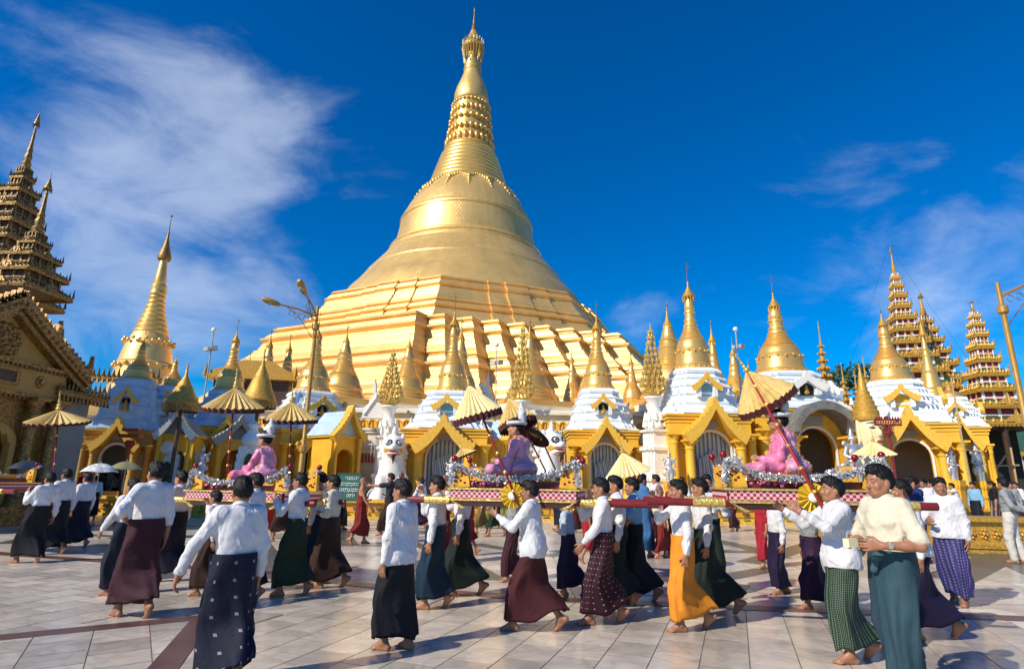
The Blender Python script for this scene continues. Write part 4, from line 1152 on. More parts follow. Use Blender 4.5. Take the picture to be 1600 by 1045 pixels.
    # dormer niche
    if niche:
        nw = w * .25; nh = H_ * .30; nz = ze + H_ * .36; ny = -a0 * .90
        for rz in ((0, 1) if side else (0,)):
            dm = MB(); arch_wall(dm, nw, nh * .98, nw * .64, nh * .62, nh * .3, -.05, .9, 8)
            o = obj('dormer', dm, roofm, rt, (0, 0, 0)); M_ = Matrix.Rotation(rz * PI / 2, 4, 'Z') @ Matrix.Translation((0, ny, nz)); o.matrix_basis = M_
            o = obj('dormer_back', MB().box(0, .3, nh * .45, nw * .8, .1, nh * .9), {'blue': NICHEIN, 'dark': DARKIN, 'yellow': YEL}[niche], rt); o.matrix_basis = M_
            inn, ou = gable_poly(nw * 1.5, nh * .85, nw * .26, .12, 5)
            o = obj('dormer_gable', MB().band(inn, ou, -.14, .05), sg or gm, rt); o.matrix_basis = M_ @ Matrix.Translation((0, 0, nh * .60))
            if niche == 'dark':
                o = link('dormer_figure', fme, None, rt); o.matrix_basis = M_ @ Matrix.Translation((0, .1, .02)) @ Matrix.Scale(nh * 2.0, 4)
    zb = ze + .03 + H_
    bw = at_ / (90 * (zt - zb) / 645)
    spire_parts(rt, zt - zb, 'bell', zb, 28, bw * .97 * sw)
    return rt
shrine('white roofed shrine right of the left stone lion with blue niche under its spire', 700, 28, 4.05, 671, 606, 440, 0, niche='blue', sw=.8)
shrine('white roofed shrine right of the right lion with a gold figure in its dormer', 940, 29, 3.4, 673, 603, 455, 0, niche='dark')
shrine('tallest white roofed shrine at centre right with a bright blue dormer and urn topped columns', 1098, 26.5, 3.75, 648, 569, 388, 0, pot=True, aw=.46, tipx=1077)
shrine('broad shrine with a grey domed arch and a dark robed statue inside', 1246, 27, 5.2, 640, 572, 402, 0, curtain=False, domed=True, grey=True, niche='dark', aw=.36, tipx=1222, sg=WHITE)
shrine('turned white roofed shrine with a big scalloped gable right of the giant face statue', 1424, 26.5, 3.9, 662, 588, 448, R(-24), curtain=False, niche='yellow', aw=.40, tipx=1388)
shrine('blue roofed shrine behind the brown lamp post', 472, 30.5, 4.0, 672, 606, 470, R(38), BLUEW, curtain=False, niche='dark', tipx=478)
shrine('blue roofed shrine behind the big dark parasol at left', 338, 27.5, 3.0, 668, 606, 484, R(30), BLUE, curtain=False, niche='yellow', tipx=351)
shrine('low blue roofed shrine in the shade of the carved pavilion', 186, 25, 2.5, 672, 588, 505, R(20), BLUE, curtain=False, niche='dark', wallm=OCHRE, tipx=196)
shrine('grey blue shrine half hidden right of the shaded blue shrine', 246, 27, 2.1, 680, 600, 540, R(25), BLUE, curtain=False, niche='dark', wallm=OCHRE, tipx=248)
shrine('narrow white roofed shrine at the right end of the row by the silver statues', 1506, 29, 2.2, 668, 618, 585, R(-30), curtain=False, niche='dark', tipx=1496)
# small porches beside the left shrines
def porch(label, cx, Y, w, ye, ya, rot, roof, gm):
    p = at(cx, ye, Y); z = p[2]; za = zat(cx, ya, Y); zf = .72; h = z - zf
    rt = thing('shrine_porch', label, 'porch', (p[0], Y, 0), rot, 'small yellow porches by the shrines')
    fw = arch_wall(MB(), w, h, w * .6, h * .62, w * .3, -w / 2, -w / 2 + .25); o = obj('wall', fw, YEL, rt, (0, 0, zf))
    obj('side_wall', MB().box(-w / 2 + .1, .12, zf + h / 2, .2, w - .25, h).box(w / 2 - .1, .12, zf + h / 2, .2, w - .25, h).box(0, w / 2, zf + h / 2, w, .2, h), YEL, rt)
    for q in (-1, 1): column(rt, q * w * .42, -w / 2 - .18, zf, h, w * .06, YEL)
    obj('plinth', MB().box(0, -.1, zf - .36, w + .5, w + .7, .72), YEL, rt)
    obj('cornice', MB().box(0, 0, z + .05, w + .25, w + .3, .1), YEL, rt)
    inn, ou = gable_poly(w * 1.15, za - z, w * .16, .1); obj('gable', MB().band(inn, ou, -w / 2 - .4, -w / 2 + .1), gm, rt, (0, 0, z))
    obj('roof', MB().add([(-w * .6, -w * .5, z + .1), (w * .6, -w * .5, z + .1), (w * .6, w * .6, z + .1), (-w * .6, w * .6, z + .1), (0, -w * .5, za - .1), (0, w * .6, za - .1)], [(0, 1, 4), (1, 2, 5, 4), (2, 3, 5), (3, 0, 4, 5), (0, 3, 2, 1)]), roof, rt)
porch('narrow porch with a silver carved gable and two yellow columns at left', 285, 24.6, 1.35, 684, 648, R(12), GREYW, SILVER)
porch('grey roofed yellow porch behind the first litter', 366, 27, 1.9, 692, 658, R(35), GREYW, GREYW)
porch('yellow porch with a flame tipped gable right of the lamp post', 524, 30, 1.75, 685, 640, R(55), BLUE, YELC)
porch('yellow porch in shade right of the first blue roofed shrine', 772, 29.5, 1.3, 690, 655, R(70), BLUE, YELC)

# ---------------------------------------------------------------- the golden stupa at left
p = at(222, 600, 55); t_ = at(265, 345, 55)
rt = thing('golden_stupa', 'large golden stupa at left between the carved pavilion and the lamp post', 'stupa', (p[0], 55, 0), TH)
Hs = t_[2] - p[2] + 3.2; k_ = 3.15 / 90
zb_ = p[2] - 4.2
obj('bell', MB().lathe([(r * k_, z_) for r, z_ in [(92, 0), (94, .3), (92, .5), (84, .6), (82, 1.2), (74, 2.4), (71, 3.4), (73, 3.5), (73, 3.9), (67, 4.1), (61, 5.2), (55, 6.0), (48, 6.6), (43, 7.0)]], 36, 0, 0, zb_ + 2.2), GBELL, rt, None, None, .6)
rr = []
for i in range(8):
    z_ = 7.0 + i * .52; r = 18 + 25 * (1 - i / 8) ** 1.5; rr += [(r, z_), (r + 1.5, z_ + .08), (r + 1, z_ + .3), (r - 3, z_ + .42)]
rr += [(20, 11.0), (22, 11.2), (19, 11.5), (21, 11.8), (20, 12.1), (15, 12.3), (16, 12.6), (14, 13.2), (9, 15.0), (7, 15.4)]
obj('ringed_spire', MB().lathe([(r * k_, z_) for r, z_ in rr], 28, 0, 0, zb_ + 2.2), GOLD, rt, None, None, .6)
obj('crown_umbrella', MB().lathe([(r * k_, z_) for r, z_ in [(17, 14.9), (18.5, 15.2), (14, 15.8), (8, 16.5), (4, 17.3), (2, 18.2)]], 14, 0, 0, zb_ + 2.2), OLDGOLD, rt, None, None, .6)
obj('vane', MB().tube([(0, 0, zb_ + 19.5), (0, 0, t_[2] + .2)], [.07, .03], 5).ball(0, 0, zb_ + 22, .14, 6), OLDGOLD, rt)
d = MB()
for z_, r in ((3.7, 75), (6.2, 62)):
    for i in range(24): d.ball(r * k_ * cos(i * PI / 12), r * k_ * sin(i * PI / 12), zb_ + 2.2 + z_ - .18 * (i % 2), .2, 6)
tag(obj('relief_garland', d, GOLD, rt, None, None, 4), kind='stuff')
for i, (a0, a1, z0, z1) in enumerate(((5.6, 4.9, 0, 4.0), (4.8, 4.2, 4.0, 6.8), (4.2, 3.4, 6.8, zb_ + 2.3))):
    obj('terrace', redloft(MB(), tier(z0, z1, a0, a1), 3, lambda a: a * .09), GPLATE, rt)

# ---------------------------------------------------------------- tiered spires and pavilions
def eave_flames(mb, a, z, n, h, t=.05):
    """small flame finials along the four edges of a square eave, taller at corners and centre"""
    for i in range(4):
        c, s_ = [(1, 0), (0, 1), (-1, 0), (0, -1)][i]
        for j in range(n + 1):
            u = (j / n * 2 - 1) * a; hh = h * (1.9 if j in (0, n) else 1.6 if abs(j - n / 2) < .6 else .6 + .4 * (j % 2))
            x, y = a * c - u * s_, a * s_ + u * c
            mb.box(x, y, z + hh / 2, h * .45, h * .45, hh, PI / 4, .12)
def pyatthat(label, px, Y, tip, tiers, root_name='tiered_tower', cat='tower', rot=0, gold=None, roof=None, wallm=None, panel=None, base=None, wdt=1.0, group=None, n_fl=10, axis_x=None):
    gold = gold or GPAINT; roof = roof or GREENR; wallm = wallm or REDW; panel = panel or WHITE
    p = at(px, tiers[0][0], Y); zt = zat(tip[0], tip[1], Y)
    rt = thing(root_name, label, cat, (p[0], Y, 0), rot, group)
    zs = [zat(px, y, Y) for y, a in tiers]; hw = [a / F_PX * Y * wdt for y, a in tiers]
    for i in range(len(tiers)):
        z0 = zs[i]; z1 = zs[i + 1] if i + 1 < len(zs) else z0 + (zs[i] - zs[i - 1]) * .8; a = hw[i]; a2 = hw[i + 1] if i + 1 < len(zs) else a * .75
        h = z1 - z0
        fl = MB().box(0, 0, z0 + .09 * h, 2 * a, 2 * a, .18 * h).box(0, 0, z0 + .23 * h, 1.9 * a, 1.9 * a, .10 * h); eave_flames(fl, a, z0 + .17 * h, n_fl, .28 * h)
        for c, s_ in ((1, 0), (0, 1), (-1, 0), (0, -1)):   # centre gables
            fl.box(a * .97 * c, a * .97 * s_, z0 + .42 * h, a * .16 + .08 * a * abs(s_), a * .16 + .08 * a * abs(c), .75 * h, 0, .12).box(a * .98 * c, a * .98 * s_, z0 + .30 * h, a * (.12 + .5 * abs(s_)), a * (.12 + .5 * abs(c)), .3 * h, 0, .5)
        # dripping lace under the eave
        for q in range(4):
            c, s_ = [(1, 0), (0, 1), (-1, 0), (0, -1)][q]
            for j in range(n_fl * 2):
                u = ((j + .5) / n_fl - 1) * a; fl.box(a * c - u * s_, a * s_ + u * c, z0 - .04 * h, a * .06, a * .06, .14 * h, 0, 1.6)
        tag(obj('eave', fl, gold, rt), kind='stuff')
        ax = a * .96; bx = a2 * .80
        obj('roof', MB().loft([[(q * ax, w * ax, z0 + .18 * h) for q, w in ((-1, -1), (1, -1), (1, 1), (-1, 1))], [(q * (bx * 1.12), w * (bx * 1.12), z0 + .48 * h) for q, w in ((-1, -1), (1, -1), (1, 1), (-1, 1))]]), roof, rt)
        obj('wall', MB().box(0, 0, z0 + .74 * h, 2 * bx, 2 * bx, .56 * h), wallm, rt)
        pn = MB()
        for q in range(4):
            c, s_ = [(1, 0), (0, 1), (-1, 0), (0, -1)][q]
            for u in (-.8, -.27, .27, .8): pn.box(bx * c * 1.0 - u * bx * s_ * 1.2, bx * s_ + u * bx * c * 1.2, z0 + .72 * h, bx * .13 if s_ else .08, .08 if s_ else bx * .13, .5 * h)
            pn.box(bx * c, bx * s_, z0 + .58 * h, bx * 2 if s_ else .06, .06 if s_ else bx * 2, .07 * h)
        tag(obj('panel', pn, panel, rt), kind='stuff')
    zt0 = zs[-1] + (zs[-1] - zs[-2]) * .7; a = hw[-1] * .62; hh = zt - zt0
    obj('spire', MB().lathe([(a, 0), (a * 1.15, hh * .03), (a * .8, hh * .06), (a * .95, hh * .1), (a * .62, hh * .14), (a * .78, hh * .2), (a * .52, hh * .26), (a * .60, hh * .30), (a * .42, hh * .34), (a * .20, hh * .66), (a * .1, hh * .7)], 8, 0, 0, zt0, PI / 8), gold, rt)
    u = MB().lathe([(a * .62, hh * .70), (a * .66, hh * .715), (a * .4, hh * .78), (a * .15, hh * .86), (a * .05, hh * .9)], 10, 0, 0, zt0)
    for i in range(10): u.tube([(a * .62 * cos(i * PI / 5), a * .62 * sin(i * PI / 5), zt0 + hh * .71), (a * .6 * cos(i * PI / 5), a * .6 * sin(i * PI / 5), zt0 + hh * .66)], a * .06, 3)
    obj('crown_umbrella', u, OLDGOLD, rt)
    obj('vane', MB().tube([(0, 0, zt0 + hh * .86), (0, 0, zt0 + hh)], [a * .05, a * .02], 4).ball(0, 0, zt0 + hh * .93, a * .09, 6), OLDGOLD, rt)
    if base: base(rt, zs[0], hw[0])
    return rt
def open_base(rt, z, a):
    for q in (-1, 1):
        for w in (-1, -.35, .35, 1): obj('pillar', MB().lathe([(.28, 0), (.28, .4), (.2, .5), (.2, z - .5), (.32, z - .3), (.32, z)], 10, w * a * .84, q * a * .84, 0), DARKWOOD, rt, None, None, .6)
    obj('plinth', MB().box(0, 0, .35, 2 * a, 2 * a, .7).box(0, 0, .8, 1.9 * a, 1.9 * a, .2), WHITE, rt)
    obj('hall_shade_panel', MB().box(0, .4 * a, z / 2, 1.4 * a, .3, z), DARKIN, rt)  # near-black slab standing in for the shade deep in the hall
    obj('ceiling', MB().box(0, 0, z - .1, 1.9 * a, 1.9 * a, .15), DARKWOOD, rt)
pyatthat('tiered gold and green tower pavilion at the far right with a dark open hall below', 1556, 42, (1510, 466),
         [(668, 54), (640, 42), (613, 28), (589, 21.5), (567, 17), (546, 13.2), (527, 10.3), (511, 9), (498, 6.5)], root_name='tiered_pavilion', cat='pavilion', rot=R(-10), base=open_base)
pyatthat('tallest tiered gold tower standing behind the turned white roofed shrine', 1432, 46, (1388, 380),
         [(640, 56), (612, 46), (586, 38), (562, 31), (540, 25.5), (520, 20.5), (501, 16), (483, 12.5), (466, 10), (451, 8), (438, 6)], rot=R(-14))
pyatthat('second tiered gold spire right of and lower than the tallest tower', 1470, 50, (1421, 452),
         [(650, 44), (622, 38), (597, 32), (574, 26), (554, 21), (536, 16.5), (520, 12.5), (506, 9.5)], rot=R(-14))
# left pavilion: carved, old gold, in the shade
pyatthat('tall dark carved tiered spire at the left edge behind the pavilion portico', -12, 22.5, (32, 166),
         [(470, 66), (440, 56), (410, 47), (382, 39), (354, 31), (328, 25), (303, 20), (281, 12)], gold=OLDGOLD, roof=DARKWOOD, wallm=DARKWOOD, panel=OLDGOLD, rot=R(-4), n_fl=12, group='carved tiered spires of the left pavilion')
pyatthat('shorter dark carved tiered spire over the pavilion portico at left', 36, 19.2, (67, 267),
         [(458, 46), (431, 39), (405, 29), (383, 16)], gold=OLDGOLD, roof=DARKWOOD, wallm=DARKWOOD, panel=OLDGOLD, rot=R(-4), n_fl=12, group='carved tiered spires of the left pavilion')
# portico facing +X: local x runs along its front, local -y looks out
c0 = at(44, 481, 18.0)
PX_ = c0[0]
lp = thing('carved_pavilion', 'carved old gold pavilion with a gabled dark doorway at the left edge', 'pavilion', (PX_, 17.4, 0), R(90))
def zl(py, px, Y): return zat(px, py, Y)
zc_ = zat(105, 585, 20.0); ztop = c0[2]
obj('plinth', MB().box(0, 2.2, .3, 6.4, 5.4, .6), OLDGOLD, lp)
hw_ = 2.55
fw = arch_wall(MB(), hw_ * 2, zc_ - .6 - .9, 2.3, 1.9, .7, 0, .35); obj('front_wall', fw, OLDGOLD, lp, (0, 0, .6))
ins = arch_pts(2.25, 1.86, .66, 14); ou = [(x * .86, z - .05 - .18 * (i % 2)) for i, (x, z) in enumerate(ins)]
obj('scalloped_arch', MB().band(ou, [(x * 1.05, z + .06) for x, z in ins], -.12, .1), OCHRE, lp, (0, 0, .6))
obj('doorway_shade_panel', MB().box(0, .75, 1.9, 4.4, .2, 3.2), DARKIN, lp)  # near-black panel painted as the shade behind the doorway
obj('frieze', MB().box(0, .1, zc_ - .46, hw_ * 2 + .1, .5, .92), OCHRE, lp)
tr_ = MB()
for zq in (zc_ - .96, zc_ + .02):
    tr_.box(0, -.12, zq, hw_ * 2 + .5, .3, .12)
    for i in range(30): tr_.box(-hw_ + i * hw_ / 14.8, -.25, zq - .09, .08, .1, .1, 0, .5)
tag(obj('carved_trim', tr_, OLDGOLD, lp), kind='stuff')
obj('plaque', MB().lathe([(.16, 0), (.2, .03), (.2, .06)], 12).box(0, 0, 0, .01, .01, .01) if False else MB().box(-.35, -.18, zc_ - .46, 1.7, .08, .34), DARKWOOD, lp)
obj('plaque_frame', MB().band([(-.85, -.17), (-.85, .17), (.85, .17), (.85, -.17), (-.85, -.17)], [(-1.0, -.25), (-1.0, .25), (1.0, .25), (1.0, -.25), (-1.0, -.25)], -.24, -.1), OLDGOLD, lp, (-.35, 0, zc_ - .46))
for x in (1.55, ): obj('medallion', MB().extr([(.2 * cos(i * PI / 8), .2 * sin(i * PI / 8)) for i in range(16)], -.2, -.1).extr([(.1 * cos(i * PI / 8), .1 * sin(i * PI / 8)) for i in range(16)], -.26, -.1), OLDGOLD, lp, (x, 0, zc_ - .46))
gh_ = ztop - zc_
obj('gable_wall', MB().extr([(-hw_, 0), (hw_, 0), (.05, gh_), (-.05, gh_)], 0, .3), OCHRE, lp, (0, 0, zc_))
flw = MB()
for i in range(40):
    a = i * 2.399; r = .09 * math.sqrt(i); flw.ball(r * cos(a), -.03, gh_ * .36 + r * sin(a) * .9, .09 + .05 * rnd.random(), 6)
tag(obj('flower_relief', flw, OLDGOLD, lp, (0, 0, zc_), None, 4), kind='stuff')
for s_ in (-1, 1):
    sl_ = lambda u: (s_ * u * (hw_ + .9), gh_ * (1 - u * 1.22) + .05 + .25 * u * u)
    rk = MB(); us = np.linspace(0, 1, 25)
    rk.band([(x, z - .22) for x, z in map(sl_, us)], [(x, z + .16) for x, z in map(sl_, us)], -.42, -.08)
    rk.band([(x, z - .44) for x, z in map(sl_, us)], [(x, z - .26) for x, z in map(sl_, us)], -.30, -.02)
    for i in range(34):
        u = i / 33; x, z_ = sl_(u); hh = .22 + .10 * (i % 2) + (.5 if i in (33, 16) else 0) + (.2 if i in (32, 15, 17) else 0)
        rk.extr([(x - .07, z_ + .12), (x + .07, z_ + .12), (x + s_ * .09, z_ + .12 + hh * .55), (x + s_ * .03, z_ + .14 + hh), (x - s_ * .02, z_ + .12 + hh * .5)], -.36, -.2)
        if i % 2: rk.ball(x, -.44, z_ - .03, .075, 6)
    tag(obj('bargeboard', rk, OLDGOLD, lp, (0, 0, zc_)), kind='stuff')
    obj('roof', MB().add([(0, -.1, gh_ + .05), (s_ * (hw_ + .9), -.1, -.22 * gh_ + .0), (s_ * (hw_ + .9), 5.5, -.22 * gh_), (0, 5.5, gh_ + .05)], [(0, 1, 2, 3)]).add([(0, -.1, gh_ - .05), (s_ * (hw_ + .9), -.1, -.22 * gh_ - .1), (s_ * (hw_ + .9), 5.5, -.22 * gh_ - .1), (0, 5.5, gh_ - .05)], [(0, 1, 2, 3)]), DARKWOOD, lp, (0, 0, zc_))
    for xx in (1.42, 2.35): column(lp, s_ * xx, -.25, .6, zc_ - 1.6, .17, OLDGOLD)
fin = MB()
for i in range(9):
    y = -.2 + i * .5; fin.box(0, y, gh_ + .35, .12, .12, .8 + .3 * (i % 2), PI / 4, .1)
tag(obj('ridge_finial', fin, OLDGOLD, lp, (0, 0, zc_)), kind='stuff')
# lower side roofs and the grey side wall beyond the portico
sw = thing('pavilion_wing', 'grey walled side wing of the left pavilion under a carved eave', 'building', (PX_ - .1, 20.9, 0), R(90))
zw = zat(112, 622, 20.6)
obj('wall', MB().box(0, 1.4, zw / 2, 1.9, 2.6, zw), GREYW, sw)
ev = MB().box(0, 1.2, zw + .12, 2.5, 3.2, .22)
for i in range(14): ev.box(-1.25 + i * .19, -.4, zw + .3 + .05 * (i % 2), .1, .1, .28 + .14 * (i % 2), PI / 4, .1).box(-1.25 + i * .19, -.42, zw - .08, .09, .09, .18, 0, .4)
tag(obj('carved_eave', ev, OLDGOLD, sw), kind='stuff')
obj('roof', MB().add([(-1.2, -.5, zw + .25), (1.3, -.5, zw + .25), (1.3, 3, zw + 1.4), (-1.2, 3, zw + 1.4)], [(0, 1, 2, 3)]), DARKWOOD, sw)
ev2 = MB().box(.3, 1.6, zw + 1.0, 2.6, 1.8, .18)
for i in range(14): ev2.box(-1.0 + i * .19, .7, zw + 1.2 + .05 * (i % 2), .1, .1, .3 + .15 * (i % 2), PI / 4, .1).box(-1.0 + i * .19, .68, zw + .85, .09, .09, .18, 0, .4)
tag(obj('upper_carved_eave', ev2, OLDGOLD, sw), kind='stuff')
fl_ = at(205, 590, 29); sw2 = thing('carved_hall', 'dark carved hall with gilded scroll eaves between the pavilion and the left golden stupa', 'building', (-21.5, 29, 0), R(8))
obj('wall', MB().box(0, 1.6, 2.2, 7, 3, 4.4), DARKWOOD, sw2)
ev = MB()
for zz_, a, n in ((zat(205, 612, 28), 3.7, 34), (zat(205, 585, 28), 3.2, 28)):
    ev.box(0, .2, zz_, 2 * a, 1.0, .2)
    for i in range(n): ev.box(-a + i * 2 * a / (n - 1), -.3, zz_ + .25 + .05 * (i % 2), .13, .13, .32 + .18 * (i % 2), PI / 4, .1).box(-a + i * 2 * a / (n - 1), -.3, zz_ - .18, .12, .1, .22, 0, .3)
tag(obj('carved_eave', ev, OLDGOLD, sw2), kind='stuff')
# yellow eaved roof in the gap left of the terraces
yr = thing('gilded_roof_hall', 'small hall with gilded projecting eaves between the first blue shrine and the terraces', 'building', (at(395, 590, 34)[0], 34.6, 0), R(10))
zq = zat(395, 592, 34)
tag(obj('eave', MB().box(0, 0, zq, 5.2, 3, .25).box(0, 0, zq + .25, 4.6, 2.6, .25).box(2.5, -1.4, zq + .35, .25, .25, .7, .7, .1).box(-2.5, -1.4, zq + .35, .25, .25, .7, .7, .1), GPAINT, yr), kind='stuff')
obj('roof', MB().loft([[(q * 2.2, w * 1.3, zq + .35) for q, w in ((-1, -1), (1, -1), (1, 1), (-1, 1))], [(q * .8, w * .3, zq + 1.2) for q, w in ((-1, -1), (1, -1), (1, 1), (-1, 1))]]), GPAINT, yr)
obj('wall', MB().box(0, 0, zq / 2, 4.2, 2.2, zq), DARKWOOD, yr)

# ---------------------------------------------------------------- tiered gilded spires at right
def lotus_tower(label, px, Y, py, by, hwp):
    a, b = at(px, by, Y), zat(px, py, Y)
    rt = thing('lotus_tier_spire', label, 'spire', (a[0], Y, a[2] - 2.5), 0, 'tiered lotus spires at right')
    H_ = b - a[2] + 2.5; w = hwp / F_PX * Y; n = 9
    obj('shaft', MB().lathe([(w * .7, 0), (w * .3, H_ * .6), (.04, H_ * .86), (.02, H_)], 8), GPAINT, rt)
    for i in range(n):
        z_ = H_ * (.22 + .62 * (i / n) ** .9); r = w * (1 - i / n * .8); pt = MB().lathe([(r * .35, -.1 * r), (r * .9, .12 * r), (r, .34 * r), (r * .6, .42 * r), (r * .3, .8 * r)], 12)
        for k in range(9): pt.ball(r * cos(k * 2 * PI / 9), r * sin(k * 2 * PI / 9), .3 * r, r * .26, 5, 1.4)
        obj('lotus_tier', pt, GPAINT, rt, (0, 0, z_), None, 4)
    obj('base', MB().box(0, 0, H_ * .06, w * 2.2, w * 2.2, H_ * .12).box(0, 0, H_ * .15, w * 1.8, w * 1.8, H_ * .08), GPAINT, rt)
lotus_tower('gold lotus tiered spire rising behind the domed arch shrine', 1293, 33, 502, 625, 15)
lotus_tower('leftmost small tiered gold spire above the giant face statue', 1325, 33, 567, 650, 15)
lotus_tower('middle small tiered gold spire above the giant face statue', 1344, 35, 578, 650, 13)
lotus_tower('rightmost and tallest small tiered gold spire above the giant face statue', 1361, 33, 556, 650, 15)

# far tree
ft = thing('broadleaf_tree', 'small dark green tree top far behind the small tiered gold spires', 'tree', (at(1337, 600, 60)[0], 60, 0))
obj('trunk', MB().tube([(0, 0, 0), (.2, 0, 5), (.0, .3, 9)], [.35, .25, .1], 7), BARK, ft)
cr = MB(); zt_ = zat(1337, 590, 60)
for i in range(420):
    a, b, r = rnd.uniform(0, 6.28), rnd.uniform(-1, 1), rnd.random() ** .5 * 2.6
    x, y, z_ = r * cos(a) * 1.1, r * sin(a), zt_ + b * 1.9 * (1 - r / 4); s_ = .35
    u = Vector((rnd.uniform(-1, 1), rnd.uniform(-1, 1), rnd.uniform(-1, 1))).normalized() * s_; v = Vector((rnd.uniform(-1, 1), rnd.uniform(-1, 1), rnd.uniform(-1, 1))).normalized() * s_ * .6; c = Vector((x, y, z_))
    cr.add([c - u, c + v, c + u, c - v], [(0, 1, 2, 3)])
tag(obj('crown', cr, LEAF, ft, fix=False))

# ---------------------------------------------------------------- gilded trees on white urn pillars
def gold_tree(label, px, Y, top, bot, low, hwp, plain=False):
    a = at(px, bot, Y); zt = zat(px, top, Y); w = hwp / F_PX * Y; H_ = zt - a[2]
    rt = thing('gilded_tree_pillar', label, 'ornament pillar', (a[0], Y, 0), .2, 'gilded trees on white pillars')
    zb = a[2]; s = zb / 5.0
    obj('base', redloft(MB(), [(.62, 0), (.62, 1.6), (.70, 1.65), (.70, 1.8), (.56, 1.85), (.56, 3.0), (.66, 3.06), (.66, 3.2), (.5, 3.25), (.5, zb - 1.75), (.62, zb - 1.7), (.62, zb - 1.6)], 2, lambda q: q * .18), WHITE, rt)
    obj('urn', MB().lathe([(.30, 0), (.48, .08), (.5, .25), (.38, .4), (.46, .5), (.44, .72), (.3, .9), (.26, 1.1), (.36, 1.4), (.46, 1.52), (.46, 1.6)], 18, 0, 0, zb - 1.6), WHITE, rt, None, None, .6)
    lf = MB()
    for k in range(10):
        q = k * PI / 5; lf.box(.46 * cos(q), .46 * sin(q), zb - .95, .16, .16, .42, q, .1).box(.52 * cos(q + .3), .52 * sin(q + .3), zb - 1.3, .14, .14, .3, q, .3)
    tag(obj('leaf_crown', lf, WHITE, rt), kind='stuff')
    obj('stem', MB().lathe([(.07, 0), (.1, .1), (.06, .2), (.05, H_ * .8), (.02, H_)], 8, 0, 0, zb), FOIL, rt)
    n = 10
    for i in range(n):
        z_ = zb + .08 + H_ * .80 * (i / n) ** 1.02; r = w * (1 - (i / n) ** .85) * 1.0 + .05; m_ = max(5, int(15 - i * 1.3)); t = MB()
        for k in range(m_):
            q = 2 * PI * k / m_ + i * .4; e = (cos(q), sin(q)); up = H_ * .13
            t.tube([(e[0] * .04, e[1] * .04, z_), (e[0] * r * .6, e[1] * r * .6, z_ + up * .1), (e[0] * r * .95, e[1] * r * .95, z_ + up * .4), (e[0] * r, e[1] * r, z_ + up)], [.03, .028, .026, .02], 4)
            t.ball(e[0] * r, e[1] * r, z_ + up * 1.05, .075, 5, 1.6).ball(e[0] * r * .8, e[1] * r * .8, z_ + up * .42, .07, 5)
        tag(obj('branch_tier', t, FOIL, rt), kind='stuff')
gold_tree('gilded branching tree on a white pillar behind the left stone lion', 609, 30.5, 543, 634, 700, 19)
gold_tree('gilded branching tree on a white pillar just left of the right stone lion', 816, 30, 500, 626, 700, 17)
gold_tree('gilded branching tree on a plain white pillar between the two centre right shrines', 1021, 27.6, 505, 620, 700, 18)

def canopy(label, px, Y, tip, rim, hwp):
    a = at(px, rim, Y); zt = zat(px - 2, tip, Y); w = hwp / F_PX * Y; H_ = zt - a[2]
    rt = thing('gilded_canopy', label, 'ornament', (a[0], Y, 0), 0, 'gilded metal canopies on posts')
    obj('post', MB().tube([(0, 0, 0), (0, 0, a[2] + .2)], [.09, .07], 8), DARKWOOD, rt)
    obj('canopy_cone', MB().lathe([(w, 0), (w * 1.04, .06), (w * .96, .12), (w * .72, H_ * .22), (w * .50, H_ * .42), (w * .42, H_ * .45), (w * .40, H_ * .5), (w * .2, H_ * .62), (w * .16, H_ * .66), (w * .10, H_ * .7), (.03, H_)], 20, 0, 0, a[2]), GPAINT, rt, None, None, .5)
    f = MB()
    for k in range(26):
        q = 2 * PI * k / 26; f.box(w * cos(q), w * sin(q), a[2] - .14, .05, .14, .3, q, 1.4)
    tag(obj('fringe', f, OLDGOLD, rt), kind='stuff')
canopy('gilded metal canopy on a post at left in front of the shaded shrines', 284, 23.5, 568, 632, 25)
canopy('gilded metal canopy behind the dark parasols left of the lamp post', 404, 26, 545, 628, 26)

